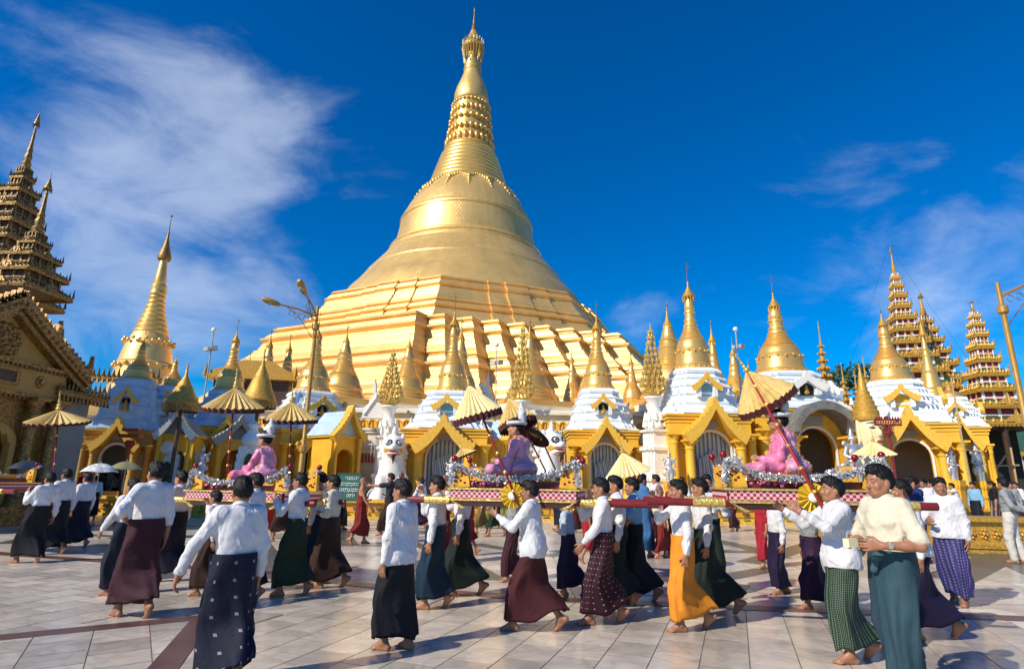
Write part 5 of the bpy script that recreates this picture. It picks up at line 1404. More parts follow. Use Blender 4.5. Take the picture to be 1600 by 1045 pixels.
# ---------------------------------------------------------------- lamp posts
def lamp_post(label, base, top, Y, heads, hgt=None):
    a, b = at(*base, Y), at(*top, Y)
    rt = thing('lamp_post', label, 'lamp post', (a[0], Y, 0), 0, 'street lamps')
    dx = 0.0; z = b[2]
    obj('pole', MB().tube([(0, 0, 0), (0, 0, 2.5), (0, 0, 2.55), (0, 0, z * .8), (0, 0, z)], [.10, .095, .075, .07, .05], 12), POLEM, rt, None, None, .6)
    obj('collar', MB().lathe([(.12, 2.4), (.15, 2.45), (.15, 2.6), (.1, 2.65)], 12), POLEM, rt)
    obj('collar', MB().lathe([(.09, z - .9), (.13, z - .86), (.13, z - .7), (.09, z - .66)], 12), POLEM, rt)
    for (ex, ey, ez) in heads:
        L_ = Vector((ex, ey, ez)); st = Vector((0, 0, z - .4))
        obj('arm', MB().tube([st, st + L_ * .5 + Vector((0, 0, .06)), st + L_], [.04, .035, .03], 6), POLEM, rt)
        sc = MB()
        for i in range(5):
            c = st + L_ * (.15 + .13 * i) + Vector((0, 0, -.16 - .03 * (i % 2))); sc.tube([c + Vector((.1 * cos(q), 0, .1 * sin(q))) for q in np.linspace(0, 5, 8)], .012, 4)
        sc.tube([st + Vector((0, 0, -.9)), st + L_ * .45 + Vector((0, 0, -.25)), st + L_ * .8], .014, 4)
        tag(obj('scroll_bracket', sc, OLDGOLD, rt), kind='stuff')
        d = L_.normalized(); s_ = Vector((-d.y, d.x, 0)).normalized(); up = d.cross(s_) * -1
        e = st + L_; mb = MB(); rings = []
        for t, w, h in ((0, .05, .05), (.08, .11, .09), (.3, .14, .11), (.5, .12, .10), (.6, .06, .05)):
            rings.append([e + d * t + s_ * w * cos(q) + Vector((0, 0, 1)) * h * sin(q) for q in np.linspace(0, 2 * PI, 13)[:-1]])
        mb.loft(rings); hd = obj('lamp_head', mb, POLEM, rt, None, None, .6)
        obj('lens', MB().ball(*(e + d * .32 + Vector((0, 0, -.06))), .1, 10, .7, 1.1), METAL, hd, None, None, 4)
lamp_post('tall brown lamp post with two lamp heads left of the centre', (474, 700), (489, 478), 19.5, [(-1.15, -.5, .28), (-.15, -.9, .55)])
lamp_post('brown lamp post with scroll bracket leaning in at the right edge', (1612, 700), (1553, 442), 15.0, [(1.6, -.3, .65)])
for lab, px, Y, top, bot in (('thin steel pole carrying white floodlights left of the gilded roofs', 316, 30, 517, 640), ('thin white pole with a round lamp in front of the stupa terraces', 774, 31, 540, 640), ('steel pole with a round lamp behind the yellow tilted parasol', 1160, 31, 516, 640)):
    a = at(px, bot, Y); zt = zat(px, top, Y)
    rt = thing('floodlight_pole', lab, 'light pole', (a[0], Y, 0), 0, 'thin floodlight poles')
    obj('pole', MB().tube([(0, 0, 0), (0, 0, zt)], [.05, .035], 6), METAL, rt)
    obj('globe_lamp', MB().ball(0, 0, zt + .06, .14, 10), WHITE, rt, None, None, 4)
    obj('floodlight', MB().box(.22, -.1, zt - .95, .3, .2, .22, .5).box(-.18, -.1, zt - 1.02, .3, .18, .2, -.4).tube([(-.3, 0, zt - 1.12), (.35, 0, zt - 1.05)], .025, 5), METAL, rt)
# overhead wires at right
for i, (a, b) in enumerate((((1388, 382, 46), (1575, 640, 42)), ((1388, 382, 46), (1300, 640, 40)), ((1510, 468, 42), (1640, 690, 40)))):
    p0, p1 = Vector(at(*a)), Vector(at(*b))
    tag(obj('guy_wire', MB().tube([p0.lerp(p1, t) - Vector((0, 0, 1.2 * 4 * t * (1 - t) * .4)) for t in np.linspace(0, 1, 9)], .009, 3), BLACKM), ['thin wire from the tallest gold tower down to the far right pavilion', 'thin wire from the tallest gold tower down to the left', 'thin wire from the far right pavilion tip down to the right edge'][i], 'wire', 'guy wires of the towers')

hl = thing('long_hall', 'long dark hall with a low green roof behind the far right pavilion', 'building', (52, 60, 0), R(-12))
obj('wall', MB().box(0, 0, 2.4, 56, 6, 4.8), DARKWOOD, hl); obj('roof', MB().loft([[(q * 29, w * 4, 4.8) for q, w in ((-1, -1), (1, -1), (1, 1), (-1, 1))], [(q * 26, w * .6, 7.4) for q, w in ((-1, -1), (1, -1), (1, 1), (-1, 1))]]), GREENR, hl)
for i in range(18): obj('pillar', MB().lathe([(.3, 0), (.25, .4), (.22, 4.4), (.32, 4.8)], 8, -27 + i * 3.2, -3.6, 0), WHITE, hl)
obj('eave', MB().box(0, -4.1, 4.75, 58, .2, .4), GPAINT, hl)

# ---------------------------------------------------------------- stone lions, giant face, silver guardians
def lion(label, px, Y, top, flip, face):
    a = at(px, top, Y); k = a[2] / 3.0
    s = Sdf()
    s.ell((0, 0, .55), (.62, .75, .55), .2); s.ell((0, -.25, 1.15), (.50, .5, .75), .25); s.cap((0, -.30, 1.5), (0, -.42, 2.15), .42, .36, .2)
    s.ell((0, -.52, 2.35), (.37, .38, .34), .1); s.ell((0, -.80, 2.20), (.27, .22, .15), .06); s.ell((0, -.80, 2.02), (.24, .20, .07), .03); s.ell((0, -.98, 2.30), (.10, .08, .07), .05)
    s.ell((0, -.93, 2.115), (.24, .14, .03), .02, 'd')
    for q in (-1, 1):
        s.cap((q * .36, -.55, 1.2), (q * .40, -.85, .25), .20, .17, .1); s.ell((q * .40, -1.0, .14), (.18, .28, .14), .06)
        s.ell((q * .60, .25, .45), (.25, .5, .42), .1); s.ell((q * .62, -.35, .14), (.16, .36, .14), .06)
        s.ell((q * .30, -.38, 2.62), (.09, .09, .16), .05); s.ell((q * .20, -.82, 2.42), (.10, .08, .085), .02)
        for i in range(5): s.ell((q * (.30 + .06 * (i % 2)), -.2 + .0 * i, 2.4 - i * .22), (.12, .16, .13), .03)
    for i in range(16):
        t = i / 15 * PI; s.ell((.47 * cos(t) * (1 if i % 2 else .9), -.18 - .0 * i, 1.95 + .75 * sin(t) * (1 if i % 2 else .92)), (.085, .16, .085), .02)
    for i in range(4): s.ell((0, -.35 + .12 * i, 2.72 - .09 * i), (.12 - .01 * i, .1, .12), .03)
    s.ell((0, -.45, 2.80), (.09, .09, .22), .04)
    s.cap((0, -.95, 1.98), (0, -.86, 1.70), .07, .02, .02)
    V, Q = s.skin(.034)
    C = np.tile(np.array((.84, .83, .80)), (len(V), 1))
    def pt(c, r, col):
        for q in (-1, 1):
            C[(((V - np.array([c[0] * q, c[1], c[2]])) / np.array(r)) ** 2).sum(1) < 1] = col
    pt((.20, -.86, 2.43), (.15, .16, .12), (.02, .02, .03)); pt((.20, -.90, 2.43), (.085, .1, .072), (.8, .8, .78)); pt((.20, -.91, 2.43), (.04, .08, .045), (.02, .02, .03))
    pt((0, -.9, 2.16), (.34, .24, .055), (.55, .05, .03)); pt((.12, -.98, 2.14), (.16, .14, .028), (.85, .8, .72)); pt((.30, -.78, 2.13), (.09, .2, .12), (.75, .42, .05)); pt((0, -.9, 2.02), (.24, .2, .04), (.5, .05, .03))
    pt((0, -.92, 1.86), (.09, .16, .2), (.03, .03, .03))
    me = qmesh('stone_lion', V * k, Q); colattr(me, C)
    o = tag(link('stone_lion', me, PAINT, None, (a[0], Y, 0), R(face)), label, 'lion statue', 'white stone guardian lions')
    obj('pedestal', redloft(MB(), [(1.1 * k, 0), (1.1 * k, .12), (1.0 * k, .16), (1.0 * k, .3)], 2, lambda q: q * .12), WHITE, o)
    cl = MB()
    for i in range(9):
        q = i / 8 * PI - PI / 2; cl.ball(.46 * k * sin(q) * 1.0, -.66 * k * cos(q), (1.40 - .25 * cos(q)) * k, .06 * k, 6)
    tag(obj('necklace', cl, WHITE, o, None, None, 4), kind='stuff')
lion('white stone lion with painted face beside the green board, facing slightly right', 617, 27.6, 668, 1, 12)
lion('white stone lion with painted grin behind the centre litter, facing right', 848, 27.8, 662, -1, 38)

# giant seated figure with a calm face
a = at(1352, 640, 25.5); k = 1.0
s = Sdf()
s.ell((0, 0, 2.05), (.42, .50, .60), .1); s.ell((0, -.30, 1.92), (.33, .25, .48), .1); s.ell((0, -.5, 1.52), (.16, .12, .12), .1)
s.cap((0, -.45, 2.15), (0, -.62, 1.95), .06, .09, .05); s.ell((0, -.55, 1.74), (.16, .07, .05), .03)
for q in (-1, 1):
    s.ell((q * .17, -.5, 2.14), (.12, .09, .06), .03, 'd'); s.ell((q * .17, -.42, 2.13), (.11, .07, .055), .02); s.cap((q * .44, .0, 2.3), (q * .46, -.02, 1.65), .08, .07, .03)
s.cap((0, 0, 1.7), (0, .05, 1.2), .30, .42, .15); s.ell((0, .05, .7), (.72, .6, .75), .2); s.cap((.42, -.4, .8), (.42, -.6, .1), .18, .15, .1); s.cap((-.42, -.4, .8), (-.42, -.6, .1), .18, .15, .1)
sc = (zat(1352, 640, 25.5) - .72) / 2.65
V, Q = s.skin(.028); C = np.tile(np.array((.80, .70, .40)), (len(V), 1))
for q in (-1, 1):
    for c, r, col in (((.18, -.46, 2.11), (.13, .2, .032), (.03, .025, .025)), ((.19, -.44, 2.25), (.17, .22, .026), (.03, .025, .025)), ((0, -.6, 1.74), (.15, .14, .045), (.45, .06, .05))):
        C[(((V - np.array([c[0] * q, c[1], c[2]])) / np.array(r)) ** 2).sum(1) < 1] = col
C[(V[:, 2] > 2.36) ] = (.72, .45, .06)
me = qmesh('guardian_figure', V * np.array([.68, .68, 1]) * sc, Q); colattr(me, C)
gf = tag(link('guardian_figure', me, PAINT, None, (a[0], 25.5, .72), R(8)), 'giant cream guardian figure with a calm face and cone shaped golden crown', 'statue')
obj('cone_crown', MB().lathe([(r * sc * .70, z_ * sc) for r, z_ in [(.50, 2.34), (.52, 2.42), (.47, 2.46), (.48, 2.6), (.42, 2.64), (.43, 2.74), (.36, 2.78), (.37, 2.88), (.30, 2.92), (.31, 3.02), (.24, 3.06), (.24, 3.16), (.18, 3.2), (.13, 3.45), (.06, 3.75), (.01, 4.0)]], 20), GPAINT, gf, None, None, .6)
# silver guardians
s = Sdf()
s.cap((-.1, 0, .0), (-.1, 0, .5), .11, .13, .05); s.cap((.1, 0, .0), (.1, 0, .5), .11, .13, .05); s.ell((0, 0, .62), (.24, .17, .2), .06); s.ell((0, 0, .95), (.19, .13, .25), .06); s.cap((-.2, 0, 1.12), (.2, 0, 1.12), .08, .08, .04)
for q in (-1, 1):
    s.cap((q * .24, 0, 1.1), (q * .32, .02, .82), .065, .055, .03); s.cap((q * .32, .02, .82), (q * .20, -.18, .72), .05, .045, .02); s.ell((q * .32, 0, 1.2), (.09, .06, .09), .03); s.ell((q * .26, .02, .45), (.10, .08, .18), .04); s.ell((q * .115, -.02, 1.36), (.03, .05, .06), .01)
s.cap((0, 0, 1.15), (0, 0, 1.3), .06, .06, .03); s.ell((0, -.01, 1.36), (.095, .105, .125), .02); s.ell((0, -.1, 1.35), (.02, .03, .03), .01); s.cap((0, 0, 1.46), (0, 0, 1.72), .085, .015, .03); s.ell((0, 0, 1.47), (.12, .12, .035), .02)
V, Q = s.skin(.022); nme_ = qmesh('guardian_statue', V, Q); displace(nme_, lambda V: .006 * np.sin(V[:, 2] * 70) * np.sin(V[:, 0] * 60)); nme_.materials.append(SILVER)
bme = redloft(MB(), [(.34, -.45), (.34, -.3), (.28, -.27), (.28, -.1), (.34, -.06), (.34, .0)], 1, lambda q: q * .2); bme = mesh('pedestal', bme.v, bme.f); fixn(bme); bme.materials.append(YEL)
for lab, px, Y, top, bot, f in [('silver guardian statue with a pointed crown left of the tallest white roofed shrine', 1047, 25.2, 702, 752, -5), ('silver guardian statue with a pointed crown right of the tallest white roofed shrine', 1152, 25.0, 700, 752, 8),
                                ('big silver guardian statue with folded arms beside the giant face figure', 1339, 24.4, 668, 752, 15), ('grey silver statue left of the first litter under the yellow columns', 311, 24.4, 692, 745, 10),
                                ('silver statue in the gap right of the turned shrine', 1492, 25.5, 695, 750, 25), ('rightmost silver statue by the bamboo scaffold', 1533, 26.5, 690, 752, 20), ('small silver statue behind the second litter by the yellow column', 704, 25.2, 712, 752, 0)]:
    a, b = at(px, bot, Y), zat(px, top, Y); o = tag(link('guardian_statue', nme_, None, None, (a[0], Y, a[2]), R(f)), lab, 'statue', 'silver guardian statues'); o.scale = ((b - a[2]) / 1.73,) * 3
    q = link('pedestal', bme, None, o); q.scale = (1, 1, max(.2, a[2] / (.45 * o.scale[0])))
# dark robed statue in the domed arch
s = Sdf(); s.ell((0, 0, .5), (.5, .35, .5), .1); s.cap((0, 0, .8), (0, 0, 1.25), .34, .24, .1); s.ell((0, -.02, 1.62), (.17, .18, .22), .05); s.ell((0, 0, 1.86), (.08, .08, .08), .04); s.cap((0, 0, 1.3), (0, 0, 1.5), .1, .09, .05)
V, Q = s.skin(.035); C = np.tile(np.array((.015, .014, .014)), (len(V), 1)); C[(V[:, 2] > 1.38) & (V[:, 2] < 1.78) & (V[:, 1] < .06)] = (.55, .5, .42)
me = qmesh('seated_statue', V * 1.15, Q); colattr(me, C); tag(link('seated_statue', me, PAINT, None, (at(1250, 720, 28)[0], 28.0, .95), 0), 'dark robed pale faced statue sitting inside the domed arch', 'statue')
# white flame niches at left
def white_niche(label, px, Y, top, bot, urn):
    a = at(px, bot, Y); H_ = zat(px, top, Y) - a[2]; k = H_ / 3
    rt = thing('white_niche_shrine', label, 'shrine', (a[0], Y, a[2]), R(10), 'white niche shrines at left')
    o = MB(); arch_wall(o, 1.3, 1.5, .62, .6, .5, -.25, .25); obj('niche_wall', MBs(o, k), WHITE, rt)
    inn, ou = gable_poly(1.35, 1.2, .34, .1, 6); obj('flame_gable', MBs(MB().band(inn, [(x, z + .1) for x, z in ou], -.35, .15), k), WHITE, rt, (0, 0, .75 * k))
    obj('recess', MBs(MB().box(0, .1, .6, .8, .1, 1.2), k), mat('green_recess', (.05, .13, .05), .8, 0, .5, 8), rt)
    if urn: obj('urn', MBs(MB().lathe([(.3, 1.4), (.55, 1.6), (.62, 1.85), (.5, 2.15), (.3, 2.4), (.22, 2.55), (.34, 2.7), (.4, 2.8), (.2, 2.9), (.1, 3.0)], 16), k), WHITE, rt, None, None, .6)
    obj('base', MBs(MB().box(0, 0, -.4, 1.6, .9, .8).box(.55, -.2, .3, .3, .4, .7).box(-.55, -.2, .3, .3, .4, .7), k), WHITE, rt)
def MBs(mb, k):
    r = MB(); r.v = [(x * k, y * k, z * k) for x, y, z in mb.v]; r.f = mb.f; return r
white_niche('white flame arched niche with an urn behind the first litter', 388, 24.2, 658, 738, True)
white_niche('white flame arched niche left of the narrow silver gabled porch', 258, 24.2, 668, 752, True)

# ---------------------------------------------------------------- low tiled parapet in front of the shrines
PB = thing('tiled_parapet', 'low yellow tiled parapet with carved medallion panels along the foot of the shrines', 'low wall', (0, 24.2, 0), R(-.6))
obj('core', MB().box(0, .6, .35, 47, 1.1, .7), YEL, PB)
obj('moulding', MB().box(0, .0, .06, 47.2, .3, .12).box(0, .02, .17, 47.2, .2, .1).box(0, .0, .71, 47.2, .34, .12).box(0, .02, .62, 47.2, .24, .06), YELC, PB)
GT = mat('green_mosaic_tile', (0.25, 0.30, 0.08), 0.4, 0, .4, 30); OT = mat('orange_mosaic_tile', (0.70, 0.34, 0.04), 0.4, 0, .25, 25)
pm = []
for m_ in (GT, OT):
    b = MB().box(0, 0, 0, .86, .08, .30); q = mesh('panel', b.v, b.f); q.materials.append(m_); pm.append(q)
b = MB().extr([(.12 * cos(i * PI / 6), .12 * sin(i * PI / 6)) for i in range(12)], -.08, 0).extr([(.07 * cos(i * PI / 6), .07 * sin(i * PI / 6)) for i in range(12)], -.11, 0)
mq = mesh('medallion', b.v, b.f); fixn(mq); mq.materials.append(OLDGOLD)
b = MB().extr([(.13 * cos(i * PI / 2), .13 * sin(i * PI / 2)) for i in range(4)], -.07, 0); mq2 = mesh('diamond', b.v, b.f); fixn(mq2); mq2.materials.append(YEL)
for i in range(50):
    x = -23 + i * .93; o = link('panel', pm[(i // 2) % 2], None, PB, (x, .03, .42)); link(('medallion', 'diamond')[(i // 2 + 1) % 2], (mq, mq2)[(i // 2 + 1) % 2], None, o, (0, -.03, 0))
DN = MB()
for i in range(110): DN.box(-23.2 + i * .425, -.12, .20, .2, .1, .08)
tag(obj('dentil', DN, GT, PB), kind='stuff')
# carved gold bench wall at right, raised platform
rb = thing('carved_gold_parapet', 'carved gilded platform edge on the right behind the patterned blue skirt', 'low wall', (at(1470, 800, 14.5)[0] + .4, 15.2, 0), R(-8))
obj('core', MB().box(0, .5, .42, 5.2, 1.0, .84).box(0, .5, .04, 5.4, 1.2, .08).box(0, .46, .16, 5.3, 1.1, .1).box(0, .46, .8, 5.35, 1.15, .1), GPAINT, rb)
rl = MB()
for i in range(18):
    for q in range(8): rl.ball(-2.45 + i * .288 + .07 * cos(q), -.02, .46 + .10 * sin(q), .04, 5)
    rl.ball(-2.45 + i * .288, -.03, .46, .06, 5)
tag(obj('carved_relief', rl, GPAINT, rb, None, None, 4), kind='stuff')

# ---------------------------------------------------------------- boards and signs
def letters(root, x0, x1, z, y, h, m, n, name='lettering'):
    """rows of round script letters, built as thin raised rings and strokes"""
    b = MB(); q = random.Random(int(z * 1000) + n)
    for i in range(n):
        x = x0 + (x1 - x0) * (i + .5) / n; r = h * .42; a0 = q.choice((-1.2, .3, 1.9, 3.4)); sp = q.choice((5.2, 5.6, 4.2, 6.28))
        b.tube([(x + r * cos(t), y, z + r * sin(t)) for t in np.linspace(a0, a0 + sp, 9)], h * .09, 4)
        if q.random() < .5: b.tube([(x + r, y, z - r), (x + r * 1.1, y, z + r * 1.6)], h * .08, 4)
        if q.random() < .35: b.tube([(x - r * .4, y, z - r * 1.3), (x + r * .5, y, z - r * 1.6)], h * .08, 4)
    return obj(name, b, m, root)
a = at(541, 815, 17.5)
gb = thing('notice_board', 'green notice board with rows of white script on a stand behind the monk', 'board', (a[0], 17.5, 0), R(-8))
zt = zat(541, 740, 17.5); zb = zat(541, 781, 17.5); w = .66
obj('board', MB().box(0, 0, (zt + zb) / 2, w, .05, zt - zb), GREENB, gb)
obj('board_frame', MB().band([(-w / 2, zb), (-w / 2, zt), (w / 2, zt), (w / 2, zb), (-w / 2, zb)], [(-w / 2 - .03, zb - .03), (-w / 2 - .03, zt + .03), (w / 2 + .03, zt + .03), (w / 2 + .03, zb - .03), (-w / 2 - .03, zb - .03)], -.04, .04), mat('dark_green_frame', (.02, .06, .04), .5), gb)
for i, (f0, f1, n) in enumerate(((-.12, .3, 6), (-.28, .3, 9), (-.28, .3, 9), (-.05, .2, 4))): letters(gb, f0, f1, zt - .13 - i * .165, -.035, .085, LETTER, n)
obj('stand', MB().tube([(-.3, 0, zb), (-.34, -.25, 0)], .02, 5).tube([(.3, 0, zb), (.34, -.25, 0)], .02, 5).tube([(-.3, 0, zb + .3), (-.3, .35, 0)], .02, 5).tube([(.3, 0, zb + .3), (.3, .35, 0)], .02, 5), BLACKM, gb)
a = at(1386, 660, 22); zt = a[2]
sp = thing('sign_post', 'maroon sign post with gold script panel right of the giant face figure', 'sign', (a[0], 22, 0), R(-5))
obj('post', MB().tube([(0, 0, 0), (0, 0, zt + .25)], [.07, .05], 8).lathe([(.1, zt - .5), (.16, zt - .4), (.08, zt - .3)], 10), MAROON, sp)
obj('panel', MB().box(0, -.05, zt, .98, .06, .26), MAROON, sp); letters(sp, -.42, .42, zt, -.09, .12, mat('gold_lettering', (.75, .5, .12), .4), 9)
tr = MB()
for i in range(9): tr.box(-.4 + i * .1, -.05, zt + .17, .08, .05, .12, 0, .2)
for i in range(5): tr.tube([(-.1 * i + .2, -.05, zt - .13), (-.06 * i + .12, -.05, zt - .3 - .1 * (i % 2))], .025, 5)
tag(obj('carved_trim', tr, MAROON, sp), kind='stuff')
a = at(203, 690, 21.5)
ls = thing('red_lamp_stand', 'red lacquered carved stand in the shade before the blue shrine', 'stand', (a[0], 21.5, 0))
zt = zat(203, 674, 21.5)
obj('post', MB().lathe([(.2, 0), (.2, .15), (.07, .25), (.06, zt * .5), (.1, zt * .52), (.06, zt * .56), (.07, zt * .8), (.2, zt * .86), (.12, zt * .9)], 10), mat('red_lacquer', (.35, .05, .02), .4), ls, None, None, .6)
obj('carved_tray', MB().box(0, 0, zt * .95, .75, .3, .12).box(0, 0, zt * 1.02, .6, .25, .1), MATS['red_lacquer'], ls)
# bamboo scaffold at far right
bs = thing('bamboo_scaffold', 'bamboo scaffold poles in front of the dark hall at far right', 'scaffold', (at(1548, 740, 30)[0], 30, 0))
for x in (-.9, .2, 1.2): obj('bamboo_pole', MB().tube([(x, 0, 0), (x + .1, 0, 3.6)], .05, 6), BAMBOO, bs)
for z_ in (1.2, 2.6): obj('bamboo_pole', MB().tube([(-1.2, -.06, z_), (1.5, -.06, z_ + .1)], .045, 6), BAMBOO, bs)
obj('bamboo_pole', MB().tube([(-.9, .06, 1.0), (1.0, .06, 3.2)], .045, 6), BAMBOO, bs)
pl_ = thing('thin_bamboo_pole', 'thin bamboo pole standing before the tiered pavilion at right', 'pole', (at(1513, 740, 24)[0], 24, 0))
obj('shaft', MB().tube([(0, 0, 0), (0, 0, zat(1505, 590, 24))], [.05, .03], 6), BAMBOO, pl_); obj('top_bracket', MB().tube([(0, 0, zat(1505, 592, 24)), (.9, 0, zat(1505, 585, 24))], .025, 5), BAMBOO, pl_)

# ================================================================ THE PROCESSION
CHK = mat('red_white_checked_cloth', (0.42, 0.02, 0.05), 0.7, 0, .1, 5)
_t, _s = uvsep(CHK); _g = _t.nodes.new('ShaderNodeTexCoord'); _sp = _t.nodes.new('ShaderNodeSeparateXYZ'); _t.links.new(_g.outputs['Object'], _sp.inputs[0])
_a = mm(_t, 'LESS_THAN', mm(_t, 'FRACT', mm(_t, 'MULTIPLY', _sp.outputs[0], 15.0)), .5); _b = mm(_t, 'LESS_THAN', mm(_t, 'FRACT', mm(_t, 'MULTIPLY', _sp.outputs[2], 15.0)), .5)
overlay(CHK, mm(_t, 'MULTIPLY', mm(_t, 'ABSOLUTE', mm(_t, 'SUBTRACT', _a, _b)), .8), (.75, .62, .62))
YFOIL = mat('yellow_ribbon', (.78, .56, .05), .35, .25, .15, 12)
BOATM = mat('yellow_carved_board', (.78, .42, .03), .5, 0, .15, 8)
REDBALL = mat('red_glass_ball', (.28, .01, .015), .15, .2)
def tinsel_mesh(pts, r, n, seed):
    q = random.Random(seed); b = MB(); P_ = [Vector(p) for p in pts]
    cum = [0]
    for i in range(len(P_) - 1): cum.append(cum[-1] + (P_[i + 1] - P_[i]).length)
    for _ in range(n):
        s_ = q.random() * cum[-1]; i = max(j for j in range(len(P_) - 1) if cum[j] <= s_); c = P_[i].lerp(P_[i + 1], (s_ - cum[i]) / max(1e-6, cum[i + 1] - cum[i]))
        d = Vector((q.gauss(0, 1), q.gauss(0, 1), q.gauss(0, 1))).normalized(); t = d.cross(Vector((q.gauss(0, 1), q.gauss(0, 1), q.gauss(0, 1)))).normalized()
        l = r * q.uniform(.6, 1.3); w = r * .22; c0_ = c + d * r * .1
        b.add([c0_ - t * w, c0_ + t * w, c0_ + d * l + t * w * .8, c0_ + d * l - t * w * .8], [(0, 1, 2, 3)])
    return b
def litter(label, loc, rot, L_=1.55, rosette=True, seed=0, left=.9, right=.9):
    rt = thing('carried_litter', label, 'litter', loc, rot, 'decorated litters carried in the procession')
    h = L_ / 2; Wd = .42
    obj('platform', MB().box(0, 0, .0, L_, 2 * Wd, .05), MAROON, rt)
    obj('under_beam', MB().box(0, -Wd - .02, -.075, L_ * .86, .05, .055).box(0, Wd + .02, -.075, L_ * .86, .05, .055), mat('dark_brown_beam', (.05, .015, .012), .5), rt)
    for y in (-1, 1):
        obj('checked_cloth', MB().box(0, y * (Wd + .035), .045, L_ * .98, .012, .105), CHK, rt)
        g = MB().box(0, y * (Wd + .045), .108, L_ * 1.02, .03, .022).box(0, y * (Wd + .045), -.025, L_ * .98, .03, .026)
        for q in (-1, 1):
            g.add(MB().extr([(q * h * .98, -.03), (q * (h + .02), .0), (q * (h - .16), -.13), (q * (h - .22), -.12)], y * (Wd + .03), y * (Wd + .06)).v, MB().extr([(0, 0), (1, 0), (1, 1), (0, 1)], 0, 1).f)
        tag(obj('gold_trim', g, FOIL, rt), kind='stuff')
        bm_ = obj('carrying_beam', MB().tube([(-h - left, y * .36, -.04), (h + right, y * .36, -.04)], .042, 10), MAROON, rt, None, None, .6)
        fo = MB()
        for q, ln in ((-1, left), (1, right)): fo.tube([(q * (h + .02), y * .36, -.04), (q * (h + min(.36, ln * .6)), y * .36, -.04)], .050, 10)
        obj('foil_wrap', fo, FOIL, rt)
    for q in (-1, 1):
        obj('end_cloth', MB().box(q * (h + .0), 0, .045, .012, 2 * Wd, .105), CHK, rt)
        tag(obj('gold_trim', MB().box(q * (h + .01), 0, .108, .03, 2 * Wd + .1, .022), FOIL, rt), kind='stuff')
    # boat shaped base with upswept carved corner boards
    pr_ = [(-h + .02, .12), (-h + .02, .36), (-h + .10, .385), (-h + .17, .37), (-h + .21, .30), (-h + .235, .13)]
    for q in (-1, 1):
        for y in (-.34, .34):
            o = obj('corner_board', MB().extr([(-q * x, z) for x, z in pr_], y - .03, y + .03), BOATM, rt)
            r_ = MB(); qq = random.Random(seed + 3)
            for i in range(9): r_.ball(-q * (-h + .05 + .13 * qq.random()), y - .03, .16 + .18 * qq.random(), .017, 5, 1, 1.3, .5)
            obj('carved_spot', r_, MAROON, o)
    obj('seat_base', MB().box(.06, 0, .17, L_ * .55, .5, .1).box(.06, 0, .245, L_ * .40, .46, .06), BOATM, rt)
    obj('hull', MB().loft([[(x, y, z) for x, y in ((-h + .2, -.3), (h - .2, -.3), (h - .2, .3), (-h + .2, .3))] for z in (.12, .2)]), MAROON, rt)
    pts = lambda y: [(-h + .03, y, .40), (-h + .2, y, .33), (-h + .45, y, .245), (-.05, y, .225), (h - .5, y, .25), (h - .22, y, .33), (h - .08, y, .42), (h - .02, y, .44)]
    for y, n in ((-.39, 1700), (.39, 600)):
        tag(obj('tinsel_garland', tinsel_mesh(pts(y), .043, n, seed + int(y * 10)), TINSEL, rt, fix=False), kind='stuff')
    for q in (-1, 1):
        for y in (-.34, .34):
            b = MB().tube([(q * (h - .03), y, .35), (q * (h - .01), y, .46)], .008, 5).ball(q * (h - .01), y, .485, .042, 10)
            obj('ball_finial', b, REDBALL, rt, None, None, 4)
        tag(obj('tinsel_tail', tinsel_mesh([(q * (h - .03), -.39, .42), (q * (h + .01), -.40, .16)], .045, 160, seed + 7), TINSEL, rt, fix=False), kind='stuff')
    if rosette:
        ro = MB()
        for k in range(14):
            a = 2 * PI * k / 14; b_ = a + .40
            ro.add([(0, -.0, 0), (.15 * cos(a), -.035, .15 * sin(a)), (.155 * cos((a + b_) / 2), .012, .155 * sin((a + b_) / 2)), (.15 * cos(b_), -.02, .15 * sin(b_))], [(0, 1, 2), (0, 2, 3)])
        o = obj('ribbon_rosette', ro, YFOIL, rt, (.02, -Wd - .075, .035), fix=False)
        obj('rosette_centre', MB().lathe([(.05, 0), (.05, .02), (.03, .03)], 14), WHITE, o, (0, -.03, 0)).rotation_euler = (R(90), 0, 0)
    fl = MB(); q = random.Random(seed)
    for i in range(26): fl.ball(q.uniform(-h + .25, -.02), q.uniform(-.36, -.28), q.uniform(.15, .2), q.uniform(.014, .03), 5)
    tag(obj('flower_garland', fl, HOTPINK, rt, None, None, 4), kind='stuff')
    return rt

